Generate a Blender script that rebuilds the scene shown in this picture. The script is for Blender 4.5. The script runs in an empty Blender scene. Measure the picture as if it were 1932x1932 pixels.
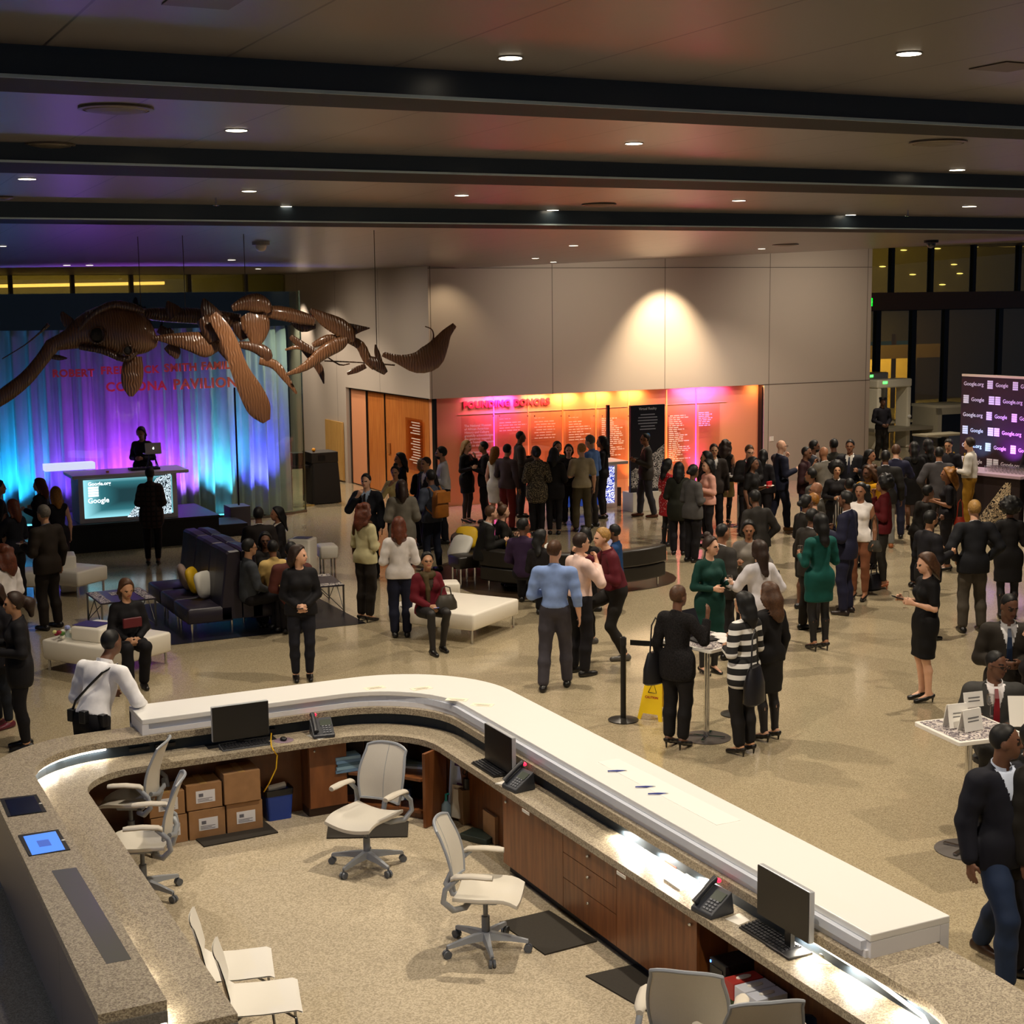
import bpy, bmesh, math, random
import numpy as np
from mathutils import Vector, Matrix
R = math.radians
PI = math.pi
random.seed(7)
SC = bpy.context.scene
COL = SC.collection

# ---------------------------------------------------------------- camera
F, CC, HC = 2850.0, 966.0, 4.7                 # focal length in pixels, image centre, eye height
TH, PITCH, ROLL = R(26.2), R(8.1327), R(0.6459)
fwd = np.array([0, math.cos(PITCH), -math.sin(PITCH)])
up0 = np.array([0, math.sin(PITCH), math.cos(PITCH)])
ri0 = np.array([1.0, 0, 0])
ci = math.cos(ROLL)*ri0 - math.sin(ROLL)*up0
cj = math.sin(ROLL)*ri0 + math.cos(ROLL)*up0
_c, _s = math.cos(TH), math.sin(TH)
RZ = np.array([[_c, _s, 0], [-_s, _c, 0], [0, 0, 1]])   # view frame -> building frame
FW, CI, CJ = RZ@fwd, RZ@ci, RZ@cj
EYE = np.array([0, 0, HC])
cam = bpy.data.cameras.new('camera'); cam.sensor_width = 36; cam.lens = F/1932*36; cam.clip_end = 300
co = bpy.data.objects.new('camera', cam); COL.objects.link(co)
m = Matrix.Identity(4)
for k in range(3):
    m[k][0], m[k][1], m[k][2], m[k][3] = CI[k], CJ[k], -FW[k], EYE[k]
co.matrix_world = m
SC.camera = co
cam.dof.use_dof = False

# ---------------------------------------------------------------- world, view, lights
SC.view_settings.view_transform = 'Standard'
SC.view_settings.look = 'None'
SC.view_settings.gamma = 1
SC.view_settings.use_curve_mapping = False
SC.view_settings.exposure = 0.14
SC.cycles.max_bounces = 6
SC.cycles.diffuse_bounces = 3
SC.cycles.glossy_bounces = 3
SC.cycles.transmission_bounces = 6
SC.cycles.transparent_max_bounces = 12
SC.cycles.caustics_reflective = False
SC.cycles.caustics_refractive = False
SC.cycles.sample_clamp_indirect = 4.0
SC.cycles.use_denoising = True
wd = bpy.data.worlds.new('night'); SC.world = wd; wd.use_nodes = True
wd.node_tree.nodes['Background'].inputs[0].default_value = (0.09, 0.12, 0.19, 1)
wd.node_tree.nodes['Background'].inputs[1].default_value = 0.5

def hexc(h):
    h = h.lstrip('#')
    c = [int(h[k:k+2], 16)/255 for k in (0, 2, 4)]
    return tuple(((x+0.055)/1.055)**2.4 if x > 0.04045 else x/12.92 for x in c)

def lamp(kind, loc, power, color, aim=None, size=0.1, cone=120, blend=0.6, parent=None, sy=None):
    l = bpy.data.lights.new(kind.lower()+'_light', kind); l.energy = power; l.color = color
    if kind == 'SPOT':
        l.spot_size = R(cone); l.spot_blend = blend; l.shadow_soft_size = size
    elif kind == 'AREA':
        l.size = size
        if sy: l.shape = 'RECTANGLE'; l.size_y = sy
    else: l.shadow_soft_size = size
    o = bpy.data.objects.new(kind.lower()+'_light', l); COL.objects.link(o)
    o.location = loc
    d = Vector(aim)-Vector(loc) if aim is not None else Vector((0, 0, -1))
    o.rotation_euler = d.to_track_quat('-Z', 'Y').to_euler()
    if parent is not None:
        o.parent = parent; o.location = Vector(loc)-OFF.get(parent, Vector((0, 0, 0)))
    return o
OFF = {}
WARM = (1.0, 0.86, 0.68)
WARM2 = (1.0, 0.9, 0.74)

# ---------------------------------------------------------------- pixel helpers (photo pixel -> place in the hall)
def ray(px, py): return FW+(px-CC)/F*CI+(CC-py)/F*CJ
def at(px, py, z=0.0):
    r = ray(px, py); t = (z-HC)/r[2]; return EYE+r*t
def on_u(px, py, u):
    r = ray(px, py); return EYE+r*(u/r[0])
def on_v(px, py, v):
    r = ray(px, py); return EYE+r*(v/r[1])
def at_d(px, py, d): return EYE+ray(px, py)*d

# ---------------------------------------------------------------- materials
MATS = {}
def nodes_of(m):
    m.use_nodes = True; nt = m.node_tree; return nt, nt.nodes['Principled BSDF']
def mat(color, rough=0.5, metal=0.0, spec=0.5, noise=0.0, nscale=40, alpha=1.0, bump=0.0, trans=0.0, coat=0.0, sheen=0.0):
    key = (color, rough, metal, spec, noise, nscale, alpha, bump, trans, coat)
    if key in MATS: return MATS[key]
    m = bpy.data.materials.new('surface'); nt, b = nodes_of(m)
    c = hexc(color) if isinstance(color, str) else color
    b.inputs['Base Color'].default_value = (*c, 1)
    b.inputs['Roughness'].default_value = rough; b.inputs['Metallic'].default_value = metal
    b.inputs['Specular IOR Level'].default_value = spec
    b.inputs['Alpha'].default_value = alpha
    b.inputs['Transmission Weight'].default_value = trans
    b.inputs['Coat Weight'].default_value = coat
    if noise or bump:
        tc = nt.nodes.new('ShaderNodeTexCoord'); nz = nt.nodes.new('ShaderNodeTexNoise')
        nz.inputs['Scale'].default_value = nscale; nz.inputs['Detail'].default_value = 3
        nt.links.new(tc.outputs['Object'], nz.inputs['Vector'])
        if noise:
            rp = nt.nodes.new('ShaderNodeValToRGB')
            rp.color_ramp.elements[0].position = 0.3; rp.color_ramp.elements[1].position = 0.7
            rp.color_ramp.elements[0].color = (*[x*(1-noise) for x in c], 1)
            rp.color_ramp.elements[1].color = (*[min(1, x*(1+noise)) for x in c], 1)
            nt.links.new(nz.outputs['Fac'], rp.inputs['Fac']); nt.links.new(rp.outputs['Color'], b.inputs['Base Color'])
        if bump:
            bp = nt.nodes.new('ShaderNodeBump'); bp.inputs['Strength'].default_value = bump
            nt.links.new(nz.outputs['Fac'], bp.inputs['Height']); nt.links.new(bp.outputs['Normal'], b.inputs['Normal'])
    MATS[key] = m; return m
def emit(color, strength):
    key = ('e', color, strength)
    if key in MATS: return MATS[key]
    m = bpy.data.materials.new('lamp_glow'); nt, b = nodes_of(m)
    c = hexc(color) if isinstance(color, str) else color
    b.inputs['Base Color'].default_value = (*c, 1)
    b.inputs['Emission Color'].default_value = (*c, 1); b.inputs['Emission Strength'].default_value = strength
    MATS[key] = m; return m
def speckle(c1, c2, c3, scale, rough, spec=0.5, coat=0.0, big=0.08):
    """terrazzo / granite: fine chips of three tones"""
    m = bpy.data.materials.new('speckled_stone'); nt, b = nodes_of(m)
    tc = nt.nodes.new('ShaderNodeTexCoord')
    vo = nt.nodes.new('ShaderNodeTexVoronoi'); vo.inputs['Scale'].default_value = scale
    nt.links.new(tc.outputs['Object'], vo.inputs['Vector'])
    sp = nt.nodes.new('ShaderNodeSeparateColor'); nt.links.new(vo.outputs['Color'], sp.inputs[0])
    rp = nt.nodes.new('ShaderNodeValToRGB'); e = rp.color_ramp.elements
    e[0].position = 0.15; e[0].color = (*hexc(c1), 1); e[1].position = 0.5; e[1].color = (*hexc(c2), 1)
    n = e.new(0.9); n.color = (*hexc(c3), 1)
    nt.links.new(sp.outputs[0], rp.inputs['Fac'])
    nz = nt.nodes.new('ShaderNodeTexNoise'); nz.inputs['Scale'].default_value = 0.7
    nt.links.new(tc.outputs['Object'], nz.inputs['Vector'])
    mr = nt.nodes.new('ShaderNodeMapRange'); mr.inputs['To Min'].default_value = 1-big; mr.inputs['To Max'].default_value = 1+big
    nt.links.new(nz.outputs['Fac'], mr.inputs['Value'])
    mx = nt.nodes.new('ShaderNodeMix'); mx.data_type = 'RGBA'; mx.blend_type = 'MULTIPLY'; mx.inputs['Factor'].default_value = 1
    nt.links.new(rp.outputs['Color'], mx.inputs[6]); nt.links.new(mr.outputs['Result'], mx.inputs[7])
    nt.links.new(mx.outputs[2], b.inputs['Base Color'])
    b.inputs['Roughness'].default_value = rough; b.inputs['Specular IOR Level'].default_value = spec
    b.inputs['Coat Weight'].default_value = coat; b.inputs['Coat Roughness'].default_value = 0.08
    return m
def wood(c1, c2, rough=0.35, scale=(3, 3, 0.4)):
    m = bpy.data.materials.new('wood_veneer'); nt, b = nodes_of(m)
    tc = nt.nodes.new('ShaderNodeTexCoord'); mp = nt.nodes.new('ShaderNodeMapping'); mp.inputs['Scale'].default_value = scale
    nz = nt.nodes.new('ShaderNodeTexNoise'); nz.inputs['Scale'].default_value = 6; nz.inputs['Detail'].default_value = 6
    rp = nt.nodes.new('ShaderNodeValToRGB'); rp.color_ramp.elements[0].position = 0.35; rp.color_ramp.elements[1].position = 0.65
    rp.color_ramp.elements[0].color = (*hexc(c1), 1); rp.color_ramp.elements[1].color = (*hexc(c2), 1)
    nt.links.new(tc.outputs['Object'], mp.inputs['Vector']); nt.links.new(mp.outputs['Vector'], nz.inputs['Vector'])
    nt.links.new(nz.outputs['Fac'], rp.inputs['Fac']); nt.links.new(rp.outputs['Color'], b.inputs['Base Color'])
    b.inputs['Roughness'].default_value = rough
    return m
def seams(c, seam, pu, pv, ou=0.0, ov=0.0, w=0.012, rough=0.4, axes=(0, 1), spec=0.5, noise=0.0, stagger=False):
    """plain panels with thin joint lines every pu, pv metres (0: none)"""
    m = bpy.data.materials.new('jointed_panels'); nt, b = nodes_of(m)
    tc = nt.nodes.new('ShaderNodeTexCoord'); sx = nt.nodes.new('ShaderNodeSeparateXYZ')
    nt.links.new(tc.outputs['Object'], sx.inputs[0])
    outs = []
    for p, off, ax in ((pu, ou, axes[0]), (pv, ov, axes[1])):
        if not p: continue
        a = nt.nodes.new('ShaderNodeMath'); a.operation = 'SUBTRACT'; a.inputs[1].default_value = off
        nt.links.new(sx.outputs[ax], a.inputs[0])
        pp = nt.nodes.new('ShaderNodeMath'); pp.operation = 'PINGPONG'; pp.inputs[1].default_value = p/2
        nt.links.new(a.outputs[0], pp.inputs[0])
        lt = nt.nodes.new('ShaderNodeMath'); lt.operation = 'LESS_THAN'; lt.inputs[1].default_value = w
        nt.links.new(pp.outputs[0], lt.inputs[0]); outs.append(lt)
    f = outs[0].outputs[0]
    if len(outs) > 1:
        mx = nt.nodes.new('ShaderNodeMath'); mx.operation = 'MAXIMUM'
        nt.links.new(outs[0].outputs[0], mx.inputs[0]); nt.links.new(outs[1].outputs[0], mx.inputs[1]); f = mx.outputs[0]
    mc = nt.nodes.new('ShaderNodeMix'); mc.data_type = 'RGBA'
    mc.inputs[6].default_value = (*hexc(c), 1); mc.inputs[7].default_value = (*hexc(seam), 1)
    nt.links.new(f, mc.inputs[0]); nt.links.new(mc.outputs[2], b.inputs['Base Color'])
    b.inputs['Roughness'].default_value = rough; b.inputs['Specular IOR Level'].default_value = spec
    return m
def glassm(tint='#e8f4ee', alpha=0.12, rough=0.02):
    key = ('g', tint, alpha, rough)
    if key in MATS: return MATS[key]
    m = bpy.data.materials.new('thin_glass'); m.use_nodes = True; nt = m.node_tree
    nt.nodes.remove(nt.nodes['Principled BSDF']); out = nt.nodes['Material Output']
    tr = nt.nodes.new('ShaderNodeBsdfTransparent'); tr.inputs[0].default_value = (*hexc(tint), 1)
    gl = nt.nodes.new('ShaderNodeBsdfGlossy'); gl.inputs['Roughness'].default_value = rough
    fr = nt.nodes.new('ShaderNodeFresnel'); ge = nt.nodes.new('ShaderNodeNewGeometry')
    io = nt.nodes.new('ShaderNodeMapRange'); io.inputs['To Min'].default_value = 1.45; io.inputs['To Max'].default_value = 1/1.45
    nt.links.new(ge.outputs['Backfacing'], io.inputs['Value']); nt.links.new(io.outputs['Result'], fr.inputs[0])
    ad = nt.nodes.new('ShaderNodeMath'); ad.operation = 'ADD'; ad.inputs[1].default_value = alpha*0.3
    nt.links.new(fr.outputs[0], ad.inputs[0])
    mx = nt.nodes.new('ShaderNodeMixShader'); nt.links.new(ad.outputs[0], mx.inputs[0])
    nt.links.new(tr.outputs[0], mx.inputs[1]); nt.links.new(gl.outputs[0], mx.inputs[2])
    nt.links.new(mx.outputs[0], out.inputs['Surface'])
    MATS[key] = m; return m

# ---------------------------------------------------------------- mesh helper
class MB:
    def __init__(s): s.v = []; s.f = []; s.mi = []; s.cur = 0
    def add(s, vs, fs):
        n = len(s.v); s.v += [tuple(float(c) for c in p) for p in vs]; s.f += [tuple(n+i for i in q) for q in fs]; s.mi += [s.cur]*len(fs); return s
    def box(s, x0, x1, y0, y1, z0, z1):
        vs = [(x, y, z) for z in (z0, z1) for y in (y0, y1) for x in (x0, x1)]
        return s.add(vs, [(0, 2, 3, 1), (4, 5, 7, 6), (0, 1, 5, 4), (2, 6, 7, 3), (0, 4, 6, 2), (1, 3, 7, 5)])
    def obox(s, c, half, rz=0, rx=0):
        M = Matrix.Rotation(rz, 3, 'Z')@Matrix.Rotation(rx, 3, 'X'); c = Vector(c)
        vs = [c+M@Vector((x*half[0], y*half[1], z*half[2])) for z in (-1, 1) for y in (-1, 1) for x in (-1, 1)]
        return s.add(vs, [(0, 2, 3, 1), (4, 5, 7, 6), (0, 1, 5, 4), (2, 6, 7, 3), (0, 4, 6, 2), (1, 3, 7, 5)])
    def quad(s, a, b, c, d): return s.add([a, b, c, d], [(0, 1, 2, 3)])
    def prism(s, poly, z0, z1):
        n = len(poly)
        a = sum(poly[i][0]*poly[(i+1) % n][1]-poly[(i+1) % n][0]*poly[i][1] for i in range(n))
        if a < 0: poly = poly[::-1]
        vs = [(p[0], p[1], z0) for p in poly]+[(p[0], p[1], z1) for p in poly]
        return s.add(vs, [tuple(range(n-1, -1, -1)), tuple(range(n, 2*n))]+[(i, (i+1) % n, n+(i+1) % n, n+i) for i in range(n)])
    def strip(s, A, B, z0, z1):
        """slab between two equally long plan curves"""
        n = len(A)
        vs = [(p[0], p[1], z) for z in (z0, z1) for c in (A, B) for p in c]
        fs = []
        for i in range(n-1):
            fs += [(i, i+1, n+i+1, n+i), (2*n+i, 3*n+i, 3*n+i+1, 2*n+i+1), (i, 2*n+i, 2*n+i+1, i+1), (n+i, n+i+1, 3*n+i+1, 3*n+i)]
        fs += [(0, n, 3*n, 2*n), (n-1, 3*n-1, 4*n-1, 2*n-1)]
        return s.add(vs, fs)
    def loft(s, rings, cap=True, closed=True):
        n = len(rings[0]); vs = [p for r in rings for p in r]; fs = []
        for k in range(len(rings)-1):
            for i in range(n if closed else n-1):
                j = (i+1) % n; fs.append((k*n+i, k*n+j, (k+1)*n+j, (k+1)*n+i))
        if cap and closed: fs += [tuple(range(n-1, -1, -1)), tuple((len(rings)-1)*n+i for i in range(n))]
        return s.add(vs, fs)
    def tube(s, pts, r, seg=8, cap=True):
        pts = [Vector(p) for p in pts]; rs = r if isinstance(r, (list, tuple)) else [r]*len(pts); rings = []
        prev = None
        for k, p in enumerate(pts):
            d = (pts[min(k+1, len(pts)-1)]-pts[max(k-1, 0)]).normalized()
            a = (prev-d*prev.dot(d)) if prev else d.orthogonal()
            if a.length < 1e-5: a = d.orthogonal()
            a.normalize(); prev = a; b = d.cross(a)
            rings.append([p+(a*math.cos(t*2*PI/seg)+b*math.sin(t*2*PI/seg))*rs[k] for t in range(seg)])
        return s.loft(rings, cap)
    def cyl(s, c, r, z0, z1, seg=20, r2=None):
        r2 = r if r2 is None else r2
        return s.loft([[(c[0]+q*math.cos(t*2*PI/seg), c[1]+q*math.sin(t*2*PI/seg), z) for t in range(seg)] for q, z in ((r, z0), (r2, z1))])
    def lathe(s, c, prof, seg=20):
        rings = [[(c[0]+max(q, 1e-4)*math.cos(t*2*PI/seg), c[1]+max(q, 1e-4)*math.sin(t*2*PI/seg), c[2]+z) for t in range(seg)] for q, z in prof]
        return s.loft(rings)
    def ell(s, c, r, seg=14, rings=9, M=None):
        rr = []
        for k in range(rings+1):
            a = -PI/2+PI*k/rings; q = max(math.cos(a), 1e-3)
            ring = []
            for t in range(seg):
                p = Vector((r[0]*q*math.cos(t*2*PI/seg), r[1]*q*math.sin(t*2*PI/seg), r[2]*math.sin(a)))
                if M is not None: p = M@p
                ring.append(Vector(c)+p)
            rr.append(ring)
        return s.loft(rr)
    def build(s, name, m, parent=None, bevel=0, smooth=False, sub=0, seg=2):
        off = OFF.get(parent, Vector((0, 0, 0))) if parent is not None else Vector((0, 0, 0))
        me = bpy.data.meshes.new(name); me.from_pydata([(p[0]-off[0], p[1]-off[1], p[2]-off[2]) for p in s.v], [], s.f)
        ms = m if isinstance(m, (list, tuple)) else [m]
        for q in ms: me.materials.append(q)
        if len(ms) > 1: me.polygons.foreach_set('material_index', s.mi)
        bm = bmesh.new(); bm.from_mesh(me); bmesh.ops.recalc_face_normals(bm, faces=bm.faces); bm.to_mesh(me); bm.free()
        if smooth:
            me.polygons.foreach_set('use_smooth', [True]*len(me.polygons))
        o = bpy.data.objects.new(name, me); COL.objects.link(o)
        if parent is not None: o.parent = parent; OFF[o] = off
        if bevel:
            b = o.modifiers.new('bevel', 'BEVEL'); b.width = bevel; b.segments = seg; b.limit_method = 'ANGLE'; b.angle_limit = R(40)
            if smooth: me.set_sharp_from_angle(angle=R(60))
        elif smooth:
            me.set_sharp_from_angle(angle=R(50))
        if sub:
            q = o.modifiers.new('subsurf', 'SUBSURF'); q.levels = sub; q.render_levels = sub
        return o
def tag(o, label=None, cat=None, group=None, kind=None):
    if label: o['label'] = label
    if cat: o['category'] = cat
    if group: o['group'] = group
    if kind: o['kind'] = kind
    return o
def thing(name, label, cat, loc=(0, 0, 0), group=None, rz=0):
    o = bpy.data.objects.new(name, None); COL.objects.link(o); o.empty_display_size = 0.1
    o.location = loc; o.rotation_euler = (0, 0, rz); OFF[o] = Vector([float(c) for c in loc])
    return tag(o, label, cat, group)
def local(o):           # author the parts of this thing around the origin
    OFF[o] = Vector((0, 0, 0)); return o
def dup(root, loc, rz=None, label=None):
    r = root.copy(); COL.objects.link(r); r.location = loc
    if rz is not None: r.rotation_euler = (0, 0, rz)
    if label: r['label'] = label
    for ch in list(root.children):
        c = ch.copy(); COL.objects.link(c); c.parent = r
        for g in ch.children:
            d = g.copy(); COL.objects.link(d); d.parent = c
    return r
def struct(o): o['kind'] = 'structure'; return o
def text(body, size, m, origin, xdir, ydir, parent=None, name='lettering', depth=0.002, align='LEFT', bold=0.0, spacing=1.0):
    cu = bpy.data.curves.new(name, 'FONT'); cu.body = body; cu.size = size; cu.extrude = depth; cu.align_x = align
    cu.offset = bold; cu.space_character = spacing; cu.materials.append(m); cu.resolution_u = 3
    o = bpy.data.objects.new(name, cu); COL.objects.link(o)
    x = Vector(xdir).normalized(); y = Vector(ydir).normalized(); z = x.cross(y)
    M = Matrix.Identity(4)
    off = OFF.get(parent, Vector((0, 0, 0))) if parent is not None else Vector((0, 0, 0))
    for k in range(3): M[k][0], M[k][1], M[k][2], M[k][3] = x[k], y[k], z[k], origin[k]-off[k]
    if parent is not None: o.parent = parent
    o.matrix_local = M
    return o
def round_rect(x0, x1, y0, y1, r, n=6):
    pts = []
    for cx, cy, a0 in ((x1-r, y1-r, 0), (x0+r, y1-r, PI/2), (x0+r, y0+r, PI), (x1-r, y0+r, 1.5*PI)):
        pts += [(cx+r*math.cos(a0+PI/2*k/n), cy+r*math.sin(a0+PI/2*k/n)) for k in range(n+1)]
    return pts
# ================================================================ STRUCTURE
M_floor = speckle('#978a70', '#ab9c7e', '#bcae90', 120, 0.14, 0.45, 0.2)
M_carpet = speckle('#a2957d', '#b8aa90', '#c9bca3', 95, 0.55, 0.3)
M_granite = speckle('#7d7161', '#a0947e', '#b9ad96', 120, 0.35, 0.4)
M_wall = seams('#b5a89c', '#5d5148', 3.03, 0, 13.25, 0, 0.008, 0.6, (0, 2))
M_wallv = seams('#b5a89c', '#5d5148', 0, 3.03, 0, 30.88, 0.008, 0.6, (0, 1))
M_ceil = seams('#6e6762', '#221e1c', 0.89, 0, 1.30, 0, 0.007, 0.3, (0, 1), 0.6)
M_black = mat('#0c0c0e', 0.35)
M_dark = mat('#141316', 0.5)
M_white = mat('#ece8de', 0.4)
M_chrome = mat('#d8d8d8', 0.12, 1.0)
M_steel = mat('#8d8d8d', 0.3, 1.0)
M_bluegrey = mat('#8f949b', 0.4)

b = MB(); b.box(-14, 48, -6, 56, -0.2, 0); struct(b.build('floor', M_floor))
b = MB(); b.box(2.12, 5.2, 7.0, 13.3, 0.0, 0.004); fl = b.build('floor_inlay', M_carpet); struct(fl)

ZC = HC+1.2
def zlast(u, v):                     # the last bay of the ceiling dips towards the far left
    far = 5.28+0.0418*(u-13.2)
    far = max(5.28, min(6.25, far)) if u > 13.2 else 5.38
    t = (v-18.4)/(30.88-18.4)
    return ZC-0.14+(far-(ZC-0.14))*min(max(t, 0), 1.0)
b = MB(); b.box(-14, 48, -6, 7.63, ZC, ZC+0.15); struct(b.build('ceiling', M_ceil))
b = MB(); b.box(-14, 48, 8.11, 12.24, ZC, ZC+0.15); struct(b.build('ceiling', M_ceil))
b = MB(); b.loft([[(-14, 13.2, ZC-0.02), (48, 13.2, ZC-0.02), (48, 13.2, ZC+.15), (-14, 13.2, ZC+.15)], [(-14, 17.7, ZC-.12), (48, 17.7, ZC-.12), (48, 17.7, ZC+.1), (-14, 17.7, ZC+.1)]]); struct(b.build('ceiling', M_ceil))
b = MB(); us = np.linspace(-14, 48, 63); vs_ = np.linspace(18.4, 41.5, 24)
g = [[(u, v, zlast(u, v)) for u in us] for v in vs_]
b.loft(g, False, False); b.loft([[(p[0], p[1], p[2]+0.15) for p in r] for r in g], False, False)
struct(b.build('ceiling', M_ceil, smooth=True))
M_beam = mat('#0b0b0d', 0.6, 0.0, 0.15); M_fascia = mat('#2b343b', 0.3, 0.0, 0.6); M_beamline = mat('#c9dde2', 0.35)
for k, (v0, v1, dz) in enumerate(((7.62, 8.15, 0.152), (12.24, 13.29, 0.145), (17.5, 18.6, 0.18))):
    zt_ = ZC if k < 2 else ZC-0.12
    b = MB(); b.box(-14, 48, v0, v1, zt_-dz, ZC+0.14)
    be = b.build('trim_%d' % (k+1), M_beam); struct(be)
    b = MB(); b.box(-14, 48, v0-0.006, v0, zt_-dz, zt_+0.05); b.build('fascia', M_fascia, be)  # front face lighter and bluish: curtain light put into its colour
    b = MB(); b.box(-14, 48, v0-0.014, v0-0.006, zt_-dz-0.004, zt_-dz+0.014)
    b.build('edge_strip', M_beamline, be)  # pale colour stands for the glint along the metal beam edge

# far wall with the donor niche, side wall with the orange door
V0, U0, U1, UE = 30.88, 13.2, 22.2, 25.5
ZP = 2.46
b = MB(); b.box(U0, UE, V0, V0+0.5, ZP, 6.7); b.box(U1, UE, V0, V0+0.5, 0, ZP)
b.box(U0+0.3, U1, V0+0.35, V0+0.5, 0, ZP)
struct(b.build('wall_back', M_wall))
b = MB(); b.box(U0, UE, V0-0.012, V0, 5.32, 5.335); b.box(U1, UE, V0-0.012, V0, ZP-0.006, ZP+0.006); struct(b.build('trim_4', mat('#5d5148', 0.6)))
b = MB(); b.box(U0, U0+0.5, V0+0.5, 41.2, ZP, 6.7); b.box(U0, U0+0.5, 36.3, 41.2, 0, ZP); b.box(U0+0.35, U0+0.5, V0+0.5, 36.3, 0, ZP)
struct(b.build('wall_left', M_wallv))
M_orange = wood('#b5642e', '#cc8040', 0.3, (0.6, 3, 0.25))
M_panel = mat('#e0986e', 0.4)
b = MB(); b.box(U0+0.12, U0+0.34, V0+0.36, 36.28, 0.02, ZP-0.01)
dr = b.build('door_1', M_orange); struct(dr)
b = MB(); b.box(U0+0.11, U0+0.12, 35.1, 36.26, 0.03, ZP-0.03); b.build('side_light', M_panel, dr)
for v, w_ in ((33.9, 0.012), (35.1, 0.04), (36.26, 0.04)):
    b = MB(); b.box(U0+0.09, U0+0.14, v-w_, v+w_, 0, ZP); b.build('door_joint', M_black, dr)
b = MB(); b.box(U0+0.09, U0+0.14, V0+0.36, 36.29, ZP-0.04, ZP); b.build('head_rail', M_black, dr)
b = MB(); b.box(U0+0.06, U0+0.07, 31.5, 32.5, 0.75, 1.95); b.build('text_panel', glassm('#ffe9d0', 0.3), dr)
b = MB()
for k in range(16):
    z = 1.85-0.062*k
    if k == 5: continue
    b.box(U0+0.05, U0+0.056, 31.62, 31.62+random.uniform(0.4, 0.7), z, z+0.02)
b.build('lettering', mat('#f3e2cf', 0.5), dr)
b = MB(); b.box(U0+0.09, U0+0.12, 33.6, 33.75, 1.0, 1.25); b.build('push_plate', mat('#a0622f', 0.4), dr)
b = MB(); b.box(U0-0.06, U0-0.01, 36.5, 37.8, 0.05, 1.55)
tag(b.build('timber_board', wood('#b98d4c', '#caa060')), 'pale timber board leaning on the side wall behind the black draped table', 'board')

# windows
def window(name, u0, u1, v, z0, z1, muls, th=0.05):
    w = bpy.data.objects.new(name, None); COL.objects.link(w); w['kind'] = 'structure'
    b = MB(); b.box(u0, u1, v, v+0.02, z0, z1); b.build('glazing', glassm('#c8c49a', 0.15), w)
    b = MB()
    for q in muls: b.box(q-th, q+th, v-0.08, v+0.1, z0, z1)
    b.box(u0, u1, v-0.06, v+0.08, z1-0.03, z1+0.25); b.box(u0, u1, v-0.06, v+0.08, z0-0.06, z0)
    b.build('mullions', mat('#181310', 0.5), w)
    return w
window('window_1', -4, 13.2, 41.0, 4.87, 5.4, [float(on_v(x, 530, 41)[0]) for x in (-90, 19, 136, 247, 356, 463)])
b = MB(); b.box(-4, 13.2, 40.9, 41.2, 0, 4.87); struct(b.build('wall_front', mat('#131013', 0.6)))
window('window_2', UE, 46, 40.0, 4.68, 6.5, [float(on_v(x, 510, 40)[0]) for x in (1682, 1756, 1836, 1921)], 0.07)
b = MB(); b.box(UE-0.2, 46, 39.8, 40.3, 4.1, 4.68); struct(b.build('trim_5', mat('#7a5a40', 0.5)))
window('window_3', UE, 46, 40.02, 0.0, 4.1, [float(on_v(x, 650, 40)[0]) for x in (1655, 1722, 1783, 1885)], 0.1)
# outside, seen through the panes
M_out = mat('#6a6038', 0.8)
b = MB(); b.box(-8, 16, 47.0, 47.2, 3, 8.5); struct(b.build('exterior_wall', M_out))
q0, q1 = on_v(-60, 541, 46.8), on_v(310, 534, 46.8)
b = MB(); b.tube([q0, q1], 0.05, 6)
tag(b.build('light_strip', emit('#ffd39a', 3.0)), 'warm glowing cove strip beyond the high left window', 'light')
def xv(x0, x1, v): return upx(x0, 600, v), upx(x1, 600, v)
def upx(x, y, v): return float(on_v(x, y, v)[0])
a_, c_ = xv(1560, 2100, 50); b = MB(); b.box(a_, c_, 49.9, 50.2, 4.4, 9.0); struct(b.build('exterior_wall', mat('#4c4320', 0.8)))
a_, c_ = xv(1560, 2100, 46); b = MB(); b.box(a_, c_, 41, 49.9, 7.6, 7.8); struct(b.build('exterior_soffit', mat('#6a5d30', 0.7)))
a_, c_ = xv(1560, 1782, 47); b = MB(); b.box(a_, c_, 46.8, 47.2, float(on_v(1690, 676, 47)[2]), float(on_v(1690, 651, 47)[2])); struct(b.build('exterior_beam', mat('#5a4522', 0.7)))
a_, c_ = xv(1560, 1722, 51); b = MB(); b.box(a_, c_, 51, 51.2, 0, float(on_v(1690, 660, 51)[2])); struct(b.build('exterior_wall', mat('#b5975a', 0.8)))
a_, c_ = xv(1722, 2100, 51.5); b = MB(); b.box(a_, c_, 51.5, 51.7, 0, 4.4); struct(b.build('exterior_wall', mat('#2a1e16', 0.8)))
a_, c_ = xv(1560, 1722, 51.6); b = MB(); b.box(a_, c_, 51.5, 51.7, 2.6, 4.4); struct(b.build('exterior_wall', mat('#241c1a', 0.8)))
for k, x in enumerate((1652, 1684, 1721)):
    u = upx(x, 760, 48.5); b = MB(); b.box(u-(.12, .04, .1)[k], u+(.12, .04, .1)[k], 48.4, 48.6, 0, 3.0); struct(b.build('exterior_column', mat('#2a1c10', 0.6)))
lamp('AREA', (upx(1760, 600, 43), 43, 6.6), 1500, (1, 0.8, 0.4), aim=(upx(1780, 600, 50), 50, 6.2), size=9, sy=1.0)
lamp('AREA', (upx(1690, 600, 49), 49, 2.5), 350, (1, 0.8, 0.45), aim=(upx(1690, 600, 51), 51, 1.0), size=4, sy=0.4)
lamp('AREA', (upx(1690, 600, 44.5), 44.5, 3.0), 160, (1, 0.8, 0.45), aim=(upx(1690, 600, 47), 47, 2.8), size=4, sy=0.4)
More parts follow.
